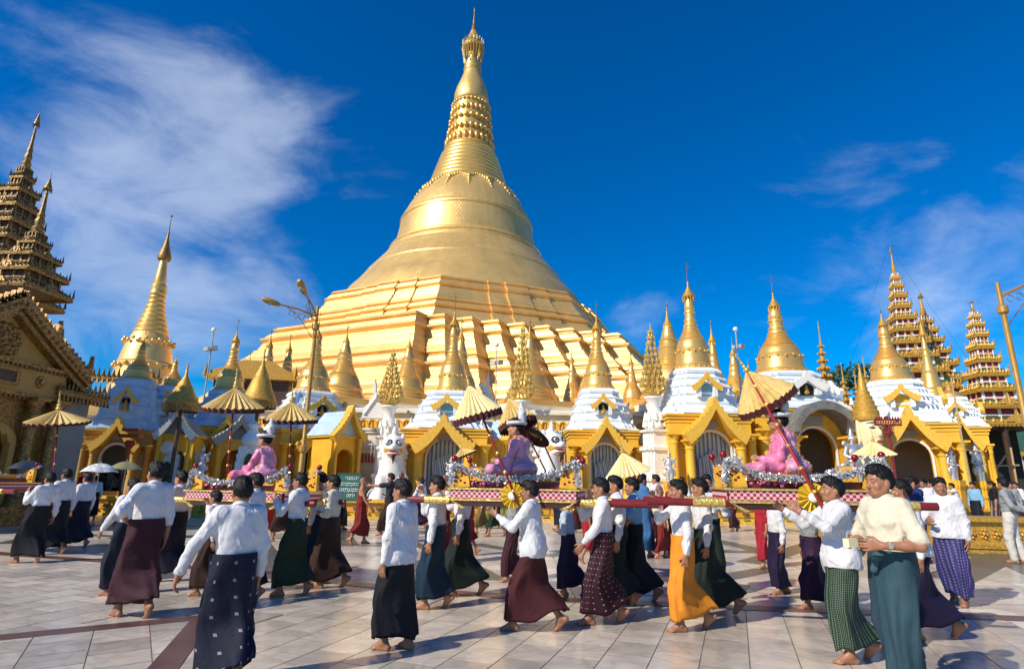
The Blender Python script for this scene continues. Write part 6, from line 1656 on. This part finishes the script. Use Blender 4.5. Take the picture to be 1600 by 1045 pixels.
def rider(label, loc, rot, body, cloak, hat, dark_shade=False):
    """a seated youth in shiny robes; faces local +Y"""
    s = Sdf()
    T = lambda x, y, z: np.array([x, y, z], float)
    s.ell(T(0, 0, .30), (.14, .10, .22), .06); s.cap(T(-.12, 0, .46), T(.12, 0, .46), .05, .05, .05); s.ell(T(0, -.01, .08), (.17, .14, .10), .06)
    ho = T(0, .02, .545); M = rotm(R(-4), R(8)); s.cap(T(0, -.01, .46), ho + [0, 0, .05], .046, .043, .03); head_prims(s, ho, M)
    for q in (-1, 1):
        s.cap(T(q * .1, .02, .08), T(q * .24, .30, .09), .085, .06, .05); s.cap(T(q * .24, .30, .09), T(-q * .05, .36, .05), .058, .04, .03); s.cap(T(-q * .05, .36, .05), T(-q * .17, .38, .04), .034, .026, .02)
        s.cap(T(q * .155, 0, .455), T(q * .2, .08, .22), .042, .036, .03); s.cap(T(q * .2, .08, .22), T(q * .05, .27, .20), .034, .026, .02)
        for i in range(4): s.cap(T(q * .05, .27, .185 + .014 * i), T(q * -.005, .335, .19 + .013 * i), .009, .008, .005)
        s.cap(T(q * .06, .27, .22), T(q * .03, .31, .245), .011, .009, .005)
    V, Q = s.skin(.0105); C = np.tile(np.array((.42, .21, .12)), (len(V), 1)); Lh = (V - ho) @ M
    for q in (-1, 1):
        C[(((Lh - [q * .03, .09, .113]) / [.021, .03, .006]) ** 2).sum(1) < 1] = (.05, .03, .02); C[(((Lh - [q * .03, .09, .091]) / [.016, .03, .007]) ** 2).sum(1) < 1] = (.05, .03, .02)
    C[(((Lh - [0, .09, .024]) / [.024, .03, .01]) ** 2).sum(1) < 1] = (.45, .08, .08)
    me = qmesh('person', V, Q); colattr(me, C); o = tag(link('person', me, SKIN, None, loc, (0, 0, rot)), label, 'person', 'robed youths riding on the litters')
    h_ = link('hair', HAIRS[1], None, o); h_.matrix_basis = Matrix.Translation(Vector(ho)) @ Matrix(M.tolist()).to_4x4()
    g = Sdf()
    g.ell(T(0, 0, .31), (.165, .125, .21), .06); g.cap(T(-.12, 0, .46), T(.12, 0, .46), .064, .064, .06); g.ell(T(0, .0, .09), (.21, .17, .11), .06)
    for q in (-1, 1):
        g.cap(T(q * .155, 0, .455), T(q * .21, .07, .22), .06, .06, .04); g.cap(T(q * .21, .07, .22), T(q * .09, .23, .19), .055, .06, .03)
        g.cap(T(q * .1, .02, .09), T(q * .25, .30, .09), .105, .08, .05); g.cap(T(q * .25, .30, .09), T(q * .0, .36, .06), .075, .06, .04)
    g.cut((0, .1, 1), .50)
    V, Q = g.skin(.012); me = qmesh('robe', V, Q); displace(me, wrinkle(.016, 4)); displace(me, wrinkle(.008, 14, .5)); link('robe', me, body, o)
    ck = Sdf(); ck.ell(T(.0, -.05, .30), (.19, .13, .24), .06); ck.ell(T(-.05, -.08, .10), (.27, .22, .13), .06); ck.cap(T(-.14, -.02, .46), T(.1, -.03, .46), .066, .066, .05); ck.cut((0, 1, .15), .045)
    V, Q = ck.skin(.014); me = qmesh('cape', V, Q); displace(me, wrinkle(.018, 8, .4)); displace(me, wrinkle(.008, 3)); link('cape', me, cloak, o)
    sq = MB(); q_ = random.Random(5); Vv = verts(o.children[-1].data if False else me); Nn = normals(me)
    for i in q_.sample(range(len(Vv)), 130): p_ = Vv[i] + Nn[i] * .004; sq.ball(*p_, .0075, 4)
    tag(obj('sequin', sq, MATS['gold_foil'], o), kind='stuff')
    nk = MB()
    for t in np.linspace(.2, PI - .2, 11): nk.ball(.085 * cos(t), .075 * sin(t) + .03, .45 - .05 * sin(t), .014, 5)
    obj('necklace', nk, MATS['gold_foil'], o, None, None, 4)
    sl = MB().tube([(.19 * cos(t), .14 * sin(t) * 1.0, .20 + .03 * sin(t * 2)) for t in np.linspace(0, 2 * PI, 18)], .02, 6); obj('sash', sl, mat('gold_sash', (.65, .4, .05), .35, .3, .2, 20), o, None, None, 4)
    hp = ho + np.array([0, -.02, .17])
    br = MB().tube([(hp[0] + .112 * cos(t), hp[1] + .118 * sin(t), hp[2] - .01) for t in np.linspace(0, 2 * PI, 22)], .026, 8)
    ht = obj('turban_band', br, hat, o, None, None, 4)
    tp = Sdf(); 
    for i, (x, y, z, a, b) in enumerate(((0, -.07, .05, .05, .05), (0, -.075, .11, .055, .06), (0, -.07, .17, .042, .05), (0, -.06, .225, .022, .045))): tp.ell(T(hp[0] + x, hp[1] + y, hp[2] + z), (a, a, b), .03)
    V, Q = tp.skin(.01); me = qmesh('turban_peak', V, Q); displace(me, lambda V: .006 * np.sin(V[:, 0] * 110 + V[:, 2] * 40)); link('turban_peak', me, hat, ht)
    return o

RIBM = mat('umbrella_ochre_paper', (.64, .44, .14), .6, 0, .2, 14); RIBP = mat('umbrella_pale_paper', (.80, .66, .32), .6, 0, .12, 14); RIBD = mat('umbrella_dark_paper', (.30, .18, .075), .6, 0, .25, 14)
FRINGE = mat('umbrella_dark_lining', (.075, .012, .012), .8)
REDPOLE = mat('red_pole', (.34, .02, .02), .35)
def parasol(label, apex, base, rad, dep, m, pole_dot=True, handle=None, n=28, lining=True, tilt=None, pr=.016, group='ceremonial parasols'):
    """pleated cone parasol; apex and base are the ends of its pole"""
    A, B = Vector(apex), Vector(base); d = (A - B).normalized(); l = (A - B).length
    rt = thing('parasol', label, 'parasol', tuple(B), 0, group)
    Mq = (d if tilt is None else Vector(tilt).normalized()).to_track_quat('Z', 'Y').to_matrix().to_4x4()
    loc = A - B
    c = MB(); rings = []
    for f, zz_, amp in ((.05, 0, 0), (.3, -.27, .012), (.62, -.60, .022), (.86, -.85, .030), (1.0, -1.0, .036)):
        rings.append([((rad * f) * cos(PI * j / n) * (1 + (amp / max(.2, f)) * (1 if j % 2 else -1)), (rad * f) * sin(PI * j / n) * (1 + (amp / max(.2, f)) * (1 if j % 2 else -1)), dep * zz_ + (amp * rad * (1 if j % 2 else -1))) for j in range(2 * n)])
    c.loft(rings, True, False)
    o = obj('canopy', c, m, rt, fix=False); o.matrix_basis = Matrix.Translation(loc) @ Mq
    lb = MB(); r1 = rings[-1]; r2 = [(x * 1.0, y * 1.0, z - dep * (.16 + .10 * (j % 2))) for j, (x, y, z) in enumerate(r1)]; r3 = [(x * .97, y * .97, z + .004) for x, y, z in r1]
    if lining:
        lb.loft([[(x * 1.005, y * 1.005, z) for x, y, z in r1], r2], False, False); o2 = obj('scalloped_fringe', lb, FRINGE, rt, fix=False); o2.matrix_basis = o.matrix_basis
    ins = MB().loft([[(x * .985, y * .985, z - .006) for x, y, z in r] for r in rings], False, False); o3 = obj('lining', ins, FRINGE, rt, fix=False); o3.matrix_basis = o.matrix_basis
    rb_ = MB()
    for j in range(0, 2 * n, 4): rb_.tube([(0, 0, -dep * .9), tuple(Vector(rings[2][j]) * .96)], .004, 3)
    o5 = obj('ribs', rb_, BAMBOO, rt); o5.matrix_basis = o.matrix_basis
    obj('pole', MB().tube([(0, 0, 0), tuple(loc)], [pr, pr * .75], 8), REDPOLE, rt, None, None, 4)
    dt = MB()
    for t in np.arange(.12, .92, .15): q = loc * t; dt.lathe([(pr * 1.02, -.02), (pr * 1.4, 0), (pr * 1.02, .02)], 8, q.x, q.y, q.z)
    if pole_dot: tag(obj('gold_collar', dt, FOIL, rt), kind='stuff')
    fi = MB().lathe([(.012, -.02), (.035, .0), (.045, .03), (.02, .06), (.032, .08), (.014, .11), (.02, .14), (.008, .2), (.012, .22), (.002, .34)], 8); fi.v = [(x * rad * 2.4, y * rad * 2.4, z * rad * 2.2) for x, y, z in fi.v]
    o4 = obj('finial', fi, FOIL, rt); o4.matrix_basis = o.matrix_basis
    return rt

# ---- litters with their riders
def place(px, py, Y): return tuple(at(px, py, Y))
lz = zat(812, 775, 7.75)
LA = at(397, 778, 9.3); litter('decorated litter at left carrying the youth in bright pink', (LA[0], 9.3, LA[2]), R(-19), 1.85, False, 1, .5, .5)
LB = at(812, 777, 7.75); litter('decorated litter in the centre with checked cloth and silver tinsel', (LB[0], 7.75, LB[2]), R(-13), 1.62, True, 2, .62, .95)
LC = at(1243, 780, 6.75); litter('decorated litter at right with a big yellow rosette and silver tinsel', (LC[0], 6.75, LC[2]), R(-9), 1.66, True, 3, .85, .45)
LD = at(-18, 762, 12.2); litter('decorated litter far left, in shade and cut by the picture edge', (LD[0], 12.2, LD[2]), R(-20), 1.6, False, 4, .7, .7)
rider('seated youth in bright pink robe with a white turban on the left litter', tuple(np.array([LA[0] + .08, 9.28, LA[2] + .26])), R(80), HOTPINK, PINKS, SHIRTW)
rider('seated youth in lilac pink robe with a tall white turban on the centre litter', tuple(np.array([LB[0] - .05, 7.76, LB[2] + .26])), R(84), LILAC, LILAC, SHIRTW)
rider('seated youth draped in lilac and pink on the right litter', tuple(np.array([LC[0] - .10, 6.76, LC[2] + .25])), R(78), HOTPINK, LILAC, SHIRTW)
# ---- parasols
def par(label, ap, Ya, bs, Yb, rad, dep, m, **kw): return parasol(label, at(*ap, Ya), at(*bs, Yb), rad, dep, m, **kw)
par('ochre parasol on a red pole in front of the grey wall at far left', (92, 640), 11.5, (80, 790), 11.3, .53, .24, RIBM, tilt=(0, -.20, 1))
par('large dark parasol with a long fringe above the left litter', (368, 606), 9.6, (354, 745), 9.3, .47, .34, RIBM, tilt=(.02, -.14, 1))
par('dark brown parasol in front of the lamp post', (456, 628), 9.8, (452, 745), 9.7, .43, .30, RIBM, tilt=(0, -.14, 1))
par('tilted pale yellow parasol held up in the centre', (733, 602), 7.0, (812, 792), 6.75, .30, .37, RIBP, tilt=(-.30, -.10, 1))
par('tilted gold parasol held above the right litter', (1167, 580), 6.9, (1290, 800), 5.95, .36, .40, RIBM, tilt=(-.62, -.10, 1), pr=.02)
par('small tilted brown parasol behind the left end of the centre litter', (721, 700), 12.5, (775, 790), 12.5, .27, .16, RIBM, tilt=(-.42, -.05, 1), pole_dot=False)
par('yellow parasol tipped sideways behind the seated lilac youth', (795, 622), 9.0, (880, 790), 9.0, .30, .42, RIBM, tilt=(-.34, .2, 1))
par('dark parasol leaning back behind the seated youth of the centre litter', (838, 668), 9.6, (905, 815), 9.3, .30, .16, RIBD, tilt=(.5, .3, 1))
par('fan like pale yellow parasol beside the second white roofed shrine', (973, 707), 11.0, (985, 790), 11.2, .42, .40, RIBP, tilt=(-.25, -.10, 1), lining=False)
par('pale cream parasol in front of the giant face figure', (1364, 690), 12.0, (1372, 790), 12.0, .39, .26, RIBP, lining=False, tilt=(-.05, -.1, 1), pole_dot=False)
def brolly(label, px, py, Y, r, m):
    a = at(px, py, Y); rt = thing('rain_umbrella', label, 'umbrella', (a[0], Y, a[2]), 0, 'plain umbrellas in the left crowd')
    c = MB(); n = 8
    rings = []
    for f in (.02, .3, .55, .78, .93, 1.0):
        rings.append([(r * f * cos(2 * PI * j / 32) * (1 - .05 * f * (1 - abs(cos(4 * PI * j / 32)))), r * f * sin(2 * PI * j / 32) * (1 - .05 * f * (1 - abs(cos(4 * PI * j / 32)))), r * .55 * (1 - f ** 2) + .03 * f * abs(cos(4 * PI * j / 32)) - .0) for j in range(32)])
    c.loft(rings, True, False); obj('canopy', c, m, rt, None, None, 4, fix=False)
    obj('shaft', MB().tube([(0, 0, -.55), (0, 0, r * .55 + .06)], .008, 6), METAL, rt)
    rb_ = MB()
    for j in range(8): rb_.tube([(0, 0, r * .2), (r * .7 * cos(j * PI / 4), r * .7 * sin(j * PI / 4), r * .26)], .004, 3)
    obj('ribs', rb_, METAL, rt)
PATT = mat('white_patterned_umbrella_cloth', (.75, .76, .8), .6, 0, .55, 16)
brolly('white patterned umbrella among the people in the shade at left', 155, 738, 15, .42, PATT)
brolly('olive green umbrella beside the white patterned one', 196, 734, 15.5, .40, mat('olive_umbrella_cloth', (.25, .24, .11), .6))
brolly('dark umbrella in the shade at the far left', 42, 734, 14.5, .42, mat('dark_umbrella_cloth', (.03, .04, .06), .5))

# ---- people; each stands where its feet are in the picture
G_ = 'men in white shirts walking in the procession'
def P(label, px, fy, head=90, hy=None, **kw):
    g = gnd(px, fy)
    if hy is not None: kw['h'] = max(1.15, min(1.80, (zat(px, hy, g[1])) * .985))
    return person(label, g[0], g[1], head, **kw)
# nearest figures
P('young man seen from behind at lower left in a navy speckled skirt, arms hanging', 340, 1076, 38, 740, lod=0, legs=(.15, -.18), aR='down', aL=((.55, .18, -1), (.35, .25, -1), .9), lower=LY['speck'], hem=1.0, hair=0, knot=False, wide=1.04)
P('man striding in a maroon skirt at left with hand on his hip', 205, 965, 52, 718, lod=0, legs=(.20, -.18), lean=-.07, aR='down', aL='hip', sleeve='rolled', lower=LY['wine'], hem=1.01, hair=1, yaw=8)
P('man in the middle foreground standing in a plain black skirt, back to us', 615, 1015, 62, 745, lod=0, legs=(.09, -.09), aR='down', aL='down', lower=LY['black'], hem=.82, hair=2, yaw=5, group=G_)
P('man holding the pale yellow parasol pole, in a dark maroon skirt', 832, 986, 72, 748, lod=0, legs=(.24, -.30), lean=.06, aR='down', aL='hold', lower=LY['maroon'], hem=.80, hair=3, yaw=2)
P('man with a fleck patterned maroon skirt shouldering the centre litter beam', 945, 975, 86, 744, lod=0, legs=(.22, -.20), aR='beam', aL='fwd', lower=LY['pattern'], hem=.93, hair=1)
P('man in a bright orange skirt shouldering the right litter beam', 1074, 985, 88, 747, lod=0, legs=(.12, -.26), aR='beam', aL='down', lower=LY['orange'], hem=.92, hair=3)
P('man holding the big gold parasol pole, in a green checked skirt', 1333, 1034, 84, 742, lod=0, legs=(.08, -.20), aR='hold2', aL='hold2', lower=LY['check'], hem=.83, hair=0, pitch=6, wide=1.04)
P('tall man in a cream short sleeved shirt holding a paper packet in the right foreground', 1425, 1098, 104, 723, lod=0, legs=(.14, -.16), aR='paper', aL='paper', shirt=SHIRTC, sleeve='short', lower=LY['tealc'], hem=1.0, hair=2, yaw=-4, wide=.98)
_m = D.objects[-1] if False else [o for o in COL.objects if o.get('label', '').startswith('tall man in a cream')][0]
_S = _m.scale[0]; _Mx = Matrix.Translation(_m.location) @ Matrix.Rotation(_m.rotation_euler[2], 4, 'Z') @ Matrix.Scale(_S, 4)
def in_hand(q, along, off=(0, 0, 0)): Wr, hd, d2, b, n = WR[q]; return _Mx @ Vector(Wr + hd * along + n * off[0] + b * off[1])
_p = (in_hand(1, .13) + in_hand(-1, .13)) / 2 + Vector((-.03, 0, .01))
tag(obj('paper_packet', MB().box(0, 0, 0, .10, .055, .065), mat('cream_paper', (.8, .72, .45), .7), None, tuple(_p), R(20)), 'cream paper packet held by the man in the cream shirt', 'packet')
_w = MB().tube([(.033 * cos(t), .029 * sin(t), 0) for t in np.linspace(0, 2 * PI, 16)], .007, 6).box(.036, 0, 0, .012, .030, .030)
_o = obj('wrist_watch', _w, METAL); _o.matrix_basis = Matrix.Translation(in_hand(-1, -.035)) @ Vector(_Mx.to_3x3() @ Vector(WR[-1][2])).to_track_quat('Z', 'Y').to_matrix().to_4x4()
tag(_o, 'steel watch on the wrist of the man in the cream shirt', 'watch')
P('man half hidden behind the cream shirted man, in a navy purple skirt', 1450, 1000, 80, 747, lod=1, legs=(.16, -.34), lean=.06, aR='beam', aL='down', lower=LY['purple'], hem=.86, hair=1)
P('frowning man in a blue patterned skirt turning to look at us at right', 1500, 945, 128, 744, lod=0, legs=(.10, -.10), aR='paper', aL='down', lower=LY['bluep'], hem=.86, hair=3, yaw=28, wide=1.02)
# procession, second row
P('man in a plain navy skirt walking beside the left litter', 260, 908, 78, 733, lod=1, legs=(.12, -.16), aR='down', aL='fwd', lower=LY['navy'], hem=.96, hair=0, group=G_)
P('bent bearer in brown grey skirt under the front of the left litter', 322, 930, 84, 764, lod=1, legs=(.16, -.3), lean=.1, aR='beam', aL='back', shirt=SHIRTP, lower=LY['brown'], hem=.95, hair=2)
P('man with a dark skirt mostly hidden behind the boy in the speckled skirt', 378, 940, 84, 736, lod=1, legs=(.14, -.16), lower=LY['black'], hem=.95, hair=1)
P('man in a dark green skirt raising a hand to his face behind the left litter', 452, 931, 82, 736, lod=0, legs=(.14, -.20), aR='beam', aL='beamlow', lower=LY['green'], hem=.95, hair=3)
P('bearer in a teal skirt half hidden by the man in the dark green skirt', 487, 905, 84, 735, lod=1, legs=(.12, -.18), aR='beam', aL='down', lower=LY['teal'], hem=.92, hair=0)
P('man in a cream shirt and brown skirt bearing the rear beam of the left litter', 508, 918, 84, 740, lod=1, legs=(.10, -.26), aR='beam', aL='belly', shirt=SHIRTC, lower=LY['brown'], hem=.98, hair=2)
P('man in a deep teal skirt walking just behind the black skirted man', 676, 951, 82, 741, lod=1, legs=(.12, -.16), aR='beam', aL='down', lower=LY['teal'], hem=.94, hair=3)
P('bearer in a pinkish shirt and green pleated skirt at the front of the centre litter', 718, 931, 86, 738, lod=1, legs=(.12, -.30), aR='beam', aL='down', shirt=SHIRTP, lower=LY['dgreen'], hem=.97, hair=1, pitch=-8)
P('bearer hidden behind the patterned skirt man, in a very dark green skirt', 968, 948, 86, 741, lod=1, legs=(.14, -.2), aR='beam', aL='down', lower=LY['dgreen'], hem=.9, hair=0)
P('man in a light blue shirt and black skirt behind the bearers', 995, 941, 84, 744, lod=1, legs=(.12, -.28), aR='down', aL='fwd', shirt=SHIRTB, sleeve='short', lower=LY['black'], hem=.95, hair=2)
P('bearer hidden behind the orange skirted man, in a dark skirt', 1108, 962, 84, 745, lod=1, legs=(.10, -.38), aR='beam', aL='down', lower=LY['dgreen'], hem=.9, hair=1)
P('smiling man facing the camera beside the right litter in a dark green skirt', 1112, 928, 168, 739, lod=0, legs=(.14, -.22), aR='belly', aL='beamlow', lower=LY['dgreen'], hem=.93, hair=3, yaw=6, side=-.06)
P('man in a pale blue jacket bent under the centre litter, purple skirt', 890, 930, 70, 775, lod=1, legs=(.10, -.24), lean=.12, aR='down', aL='belly', shirt=SHIRTS, lower=LY['purple'], hem=.90, hair=0)
P('man in grey shirt and wine skirt under the left end of the centre litter', 800, 908, 100, 768, lod=1, legs=(.14, -.18), aR='down', aL='back', shirt=SHIRTG, lower=LY['wine'], hem=.93, hair=1)
P('man walking behind the centre litter in a green skirt hitched high', 775, 838, 95, 752, lod=1, legs=(.28, -.30), aR='down', aL='fwd', lower=LY['green'], hem=.93, hem2=.3, hair=2)
P('man in tan skirt walking behind the centre litter next to the green skirt', 752, 834, 95, 752, lod=2, legs=(.2, -.2), shirt=SHIRTW, lower=LY['gold'], hem=.93, hem2=.25, hair=3)
P('bearer in white shirt and purple skirt under the right litter, head hidden by it', 1222, 928, 92, 772, lod=1, legs=(.12, -.10), aR='down', aL='down', lower=LY['purple'], hem=.93, hair=0)
P('man in a grey shirt and long violet skirt under the right litter', 1278, 950, 92, 770, lod=1, legs=(.22, -.34), aR='down', aL='back', shirt=SHIRTG, lower=LY['violet'], hem=.98, hair=1)
P('red robed novice walking under the right litter', 1196, 888, 96, 770, lod=1, legs=(.12, -.2), robe=ROBEP, shirt=None, hair=None, hem2=.2)
P('bearer in an olive gold skirt behind the green checked skirt man', 1392, 975, 84, 750, lod=1, legs=(.1, -.16), aR='beam', aL='fwd', lower=LY['gold'], hem=.9, hair=2)
# left group in the shade
P('leaning man in a dark skirt at the left edge under the litter beam', 42, 880, 66, 735, lod=1, legs=(.24, -.14), lean=-.16, side=.10, aR='down', aL='beamlow', lower=LY['black'], hem=.95, hair=1)
P('man in a dark skirt walking in the shade beside the ochre parasol', 78, 866, 74, 730, lod=1, legs=(.16, -.2), lean=-.06, aR='down', aL='hold', lower=LY['black'], hem=.93, hair=2)
P('man with his arm hanging in a flared dark blue skirt, third from the left', 115, 856, 74, 737, lod=1, legs=(.22, -.22), lean=-.05, aR='down', aL='down', lower=LY['navy'], hem=.9, hair=3)
P('man in a white shirt hidden behind the striding maroon skirt man', 180, 930, 70, 745, lod=1, legs=(.1, -.1), aR='down', aL='fwd', lower=LY['navy'], hem=.9, hair=0)
for lab, px, fy, hy, hd, sh, lw, hr, kw in [
    ('person in a brown army style outfit in the shade by the white umbrella', 152, 800, 736, 100, SHIRTOL, LY['brown'], 0, {}), ('person in a pale grey top and dark skirt under the olive umbrella', 172, 800, 738, 80, SHIRTG, LY['black'], 1, {}),
    ('person with a red scarf in the shade behind the left bearers', 122, 806, 728, 60, ROBEP, LY['wine'], 2, {}), ('person with a pale headcloth in the left crowd', 188, 797, 738, 30, SHIRTW, LY['brown'], 3, {}),
    ('elderly bald man in a light shirt at left behind the striding man', 198, 830, 745, -60, SHIRTW, LY['maroon'], None, {}), ('woman with a green headscarf behind the man in the plain navy skirt', 238, 815, 738, -70, SHIRTM, LY['green'], 'bun', {}),
    ('man with a shoulder bag and light grey shirt below the silver gabled porch', 284, 800, 729, 20, SHIRTG, LY['navy'], 1, {}), ('person in the shade near the far left litter', 72, 812, 733, 70, SHIRTG, LY['black'], 0, {}),
    ('dark dressed person at the far left behind the litter', 22, 815, 737, 70, SHIRTK, LY['black'], 3, {}), ('person in blue before the dark pavilion doorway', 50, 800, 727, 200, SHIRTB, LY['black'], 1, {})]:
    P(lab, px, fy, hd, hy, lod=2, shirt=sh, lower=lw, hem=.93, hair=hr, **kw)
# monks and others in the middle distance
P('maroon robed monk with shaven head facing the man in charcoal', 560, 850, -78, 744, lod=1, legs=(.16, -.2), aR='fwd', aL='belly', robe=ROBE, shirt=None, hair=None, hem2=.2)
P('man in a charcoal shirt and brown skirt reaching out to the monk', 606, 836, 84, 738, lod=1, legs=(.22, -.24), aR='belly', aL='reach', shirt=SHIRTK, sleeve='short', lower=LY['brown'], hem=.97, hair=0)
P('monk with shaven head standing behind the man in charcoal', 622, 832, -40, 733, lod=2, robe=ROBE, shirt=None, hair=None, hem2=.2)
P('monk in dark red between the deep teal skirt and the green pleated skirt', 690, 880, -80, 740, lod=1, legs=(.12, -.16), robe=ROBE, shirt=None, hair=None, hem2=.2)
P('crimson robed figure behind the pinkish shirted bearer', 730, 868, 80, 752, lod=2, legs=(.14, -.2), robe=ROBEP, shirt=None, hair=None, hem2=.3)
P('young novice in bright red robe passing behind the left litter', 416, 842, 80, 752, lod=1, legs=(.14, -.14), robe=ROBER, shirt=None, hair=None, hem2=.3)
P('person in brown walking behind the dark green skirt man', 436, 846, 84, 752, lod=2, legs=(.2, -.26), shirt=SHIRTP, lower=LY['brown'], hem=.95, hem2=.3, hair=1)
P('man dressed all in blue walking to the right', 1008, 872, -72, 739, lod=1, legs=(.2, -.16), aR='fwd', aL='fwd', shirt=SHIRTM, sleeve='short', lower=LY['bluec'], hem=.9, hair=2)
P('man with a white shirt partly hidden behind the two novices', 1030, 850, 60, 732, lod=2, shirt=SHIRTW, lower=LY['maroon'], hem=.9, hair=3)
P('shaven headed novice in maroon, the left one of the pair', 1035, 872, -84, 757, lod=1, legs=(.14, -.12), robe=ROBE, shirt=None, hair=None, hem2=.16)
P('shaven headed novice in maroon, the right one of the pair', 1054, 868, -84, 750, lod=1, legs=(.14, -.12), robe=ROBE, shirt=None, hair=None, hem2=.16)
P('crimson robed figure hidden behind the blue jacketed man', 918, 880, -80, 762, lod=2, robe=ROBEP, shirt=None, hair=None, hem2=.3)
# right hand crowd by the carved parapet
P('man in a grey shirt and pale trousers at the right edge, hands behind his back', 1592, 880, 35, 737, lod=1, legs=(.06, -.06), aR='backhold', aL='backhold', shirt=SHIRTG, hem=.93, hair=1, yaw=-30)
P('woman in a black top and striped skirt at right', 1563, 832, 60, 738, lod=2, legs=(.05, -.05), aR='belly', aL='down', shirt=SHIRTBL, sleeve='short', lower=LY['stripe'], hem=.95, hem2=.06, hair='bun')
STR = cloth('navy_sweater', (.02, .035, .12)); 
_o = P('woman in a navy white and red sweater and wine skirt behind the frowning man', 1447, 880, 80, 737, lod=1, legs=(.06, -.06), aR='belly', aL='fwd', shirt=STR, lower=LY['wine'], hem=.9, hair='bun', pitch=-18)
_t = STR.node_tree; _g = _t.nodes.new('ShaderNodeTexCoord'); _sp = _t.nodes.new('ShaderNodeSeparateXYZ'); _t.links.new(_g.outputs['Object'], _sp.inputs[0])
overlay(STR, mm(_t, 'LESS_THAN', _sp.outputs[2], 1.19), (.75, .75, .75)); overlay(STR, mm(_t, 'LESS_THAN', _sp.outputs[2], 1.12), (.5, .02, .025))
for lab, px, fy, hy, hd, sh, lw, hr, z in [
    ('dark haired head looking left just right of the cream parasol', 1412, 838, 730, 90, SHIRTBL, LY['black'], 0, 0), ('person behind the navy sweater woman, face turned left', 1428, 836, 732, 80, SHIRTW, LY['black'], 1, 0), ('woman with dark hair right of the navy sweater woman', 1466, 838, 738, 95, SHIRTW, LY['maroon'], 'bun', 0),
    ('child face peering from the right crowd below the turned shrine', 1472, 832, 741, 170, SHIRTM, LY['black'], 2, 0), ('second child face peering from the right crowd', 1481, 832, 740, 190, SHIRTG, LY['black'], 3, 0),
    ('small dark head at the back of the right crowd', 1443, 828, 728, 120, SHIRTBL, LY['navy'], 1, 0), ('child in pale blue by the carved parapet', 1533, 830, 752, 110, SHIRTB, LY['navy'], 0, 0), ('person at the back near the bamboo scaffold', 1592, 830, 735, 150, SHIRTG, LY['brown'], 2, 0), ('little figure in white by the right edge', 1600, 826, 728, 120, SHIRTW, LY['black'], 3, 0)]:
    P(lab, px, fy, hd, hy, lod=2, shirt=sh, lower=lw, hem=.92, hair=hr)
g = gnd(1505, 826); person('man in a white shirt leaning over the carved parapet with arm stretched left', g[0], g[1], 70, 1.62, 2, (.1, -.1), .25, 0, 'down', 'reach', shirt=SHIRTW, lower=LY['maroon'], hem=.95, hair=2, z=.12)

for lab, px, fy, hy, hd, sh, lw, hr in [
    ('man in white behind the lamp post looking toward the first litter', 530, 828, 741, -60, SHIRTW, LY['black'], 0), ('man in a pale shirt walking behind the green board', 500, 832, 742, 90, SHIRTC, LY['maroon'], 1),
    ('woman in pink by the foot of the left lion', 655, 826, 745, 60, SHIRTP, LY['violet'], 'bun'), ('man in white standing by the second white roofed shrine', 872, 828, 744, -30, SHIRTW, LY['navy'], 2),
    ('person in light blue beside the centre parapet', 905, 832, 746, 80, SHIRTB, LY['brown'], 3), ('onlooker in white by the silver guardian statue', 1070, 826, 741, 150, SHIRTW, LY['black'], 0),
    ('woman in a pinkish top by the tallest white roofed shrine', 1148, 830, 746, 100, SHIRTP, LY['wine'], 'bun'), ('onlooker in grey between the right litter and the parapet', 1300, 828, 742, 60, SHIRTG, LY['navy'], 1),
    ('onlooker in white at the back of the right crowd near the sign post', 1396, 826, 736, 120, SHIRTW, LY['brown'], 2), ('woman in white by the carved parapet near the navy sweater woman', 1458, 850, 741, 110, SHIRTW, LY['green'], 'bun'),
    ('person in the left crowd beside the patterned umbrella, in white', 140, 812, 742, 50, SHIRTW, LY['navy'], 3), ('person in the shade behind the left bearers, in olive', 100, 808, 738, 120, SHIRTOL, LY['black'], 2)]:
    P(lab, px, fy, hd, hy, lod=2, shirt=sh, lower=lw, hem=.93, hair=hr, aR='down', aL='fwd' if px % 2 else 'down')
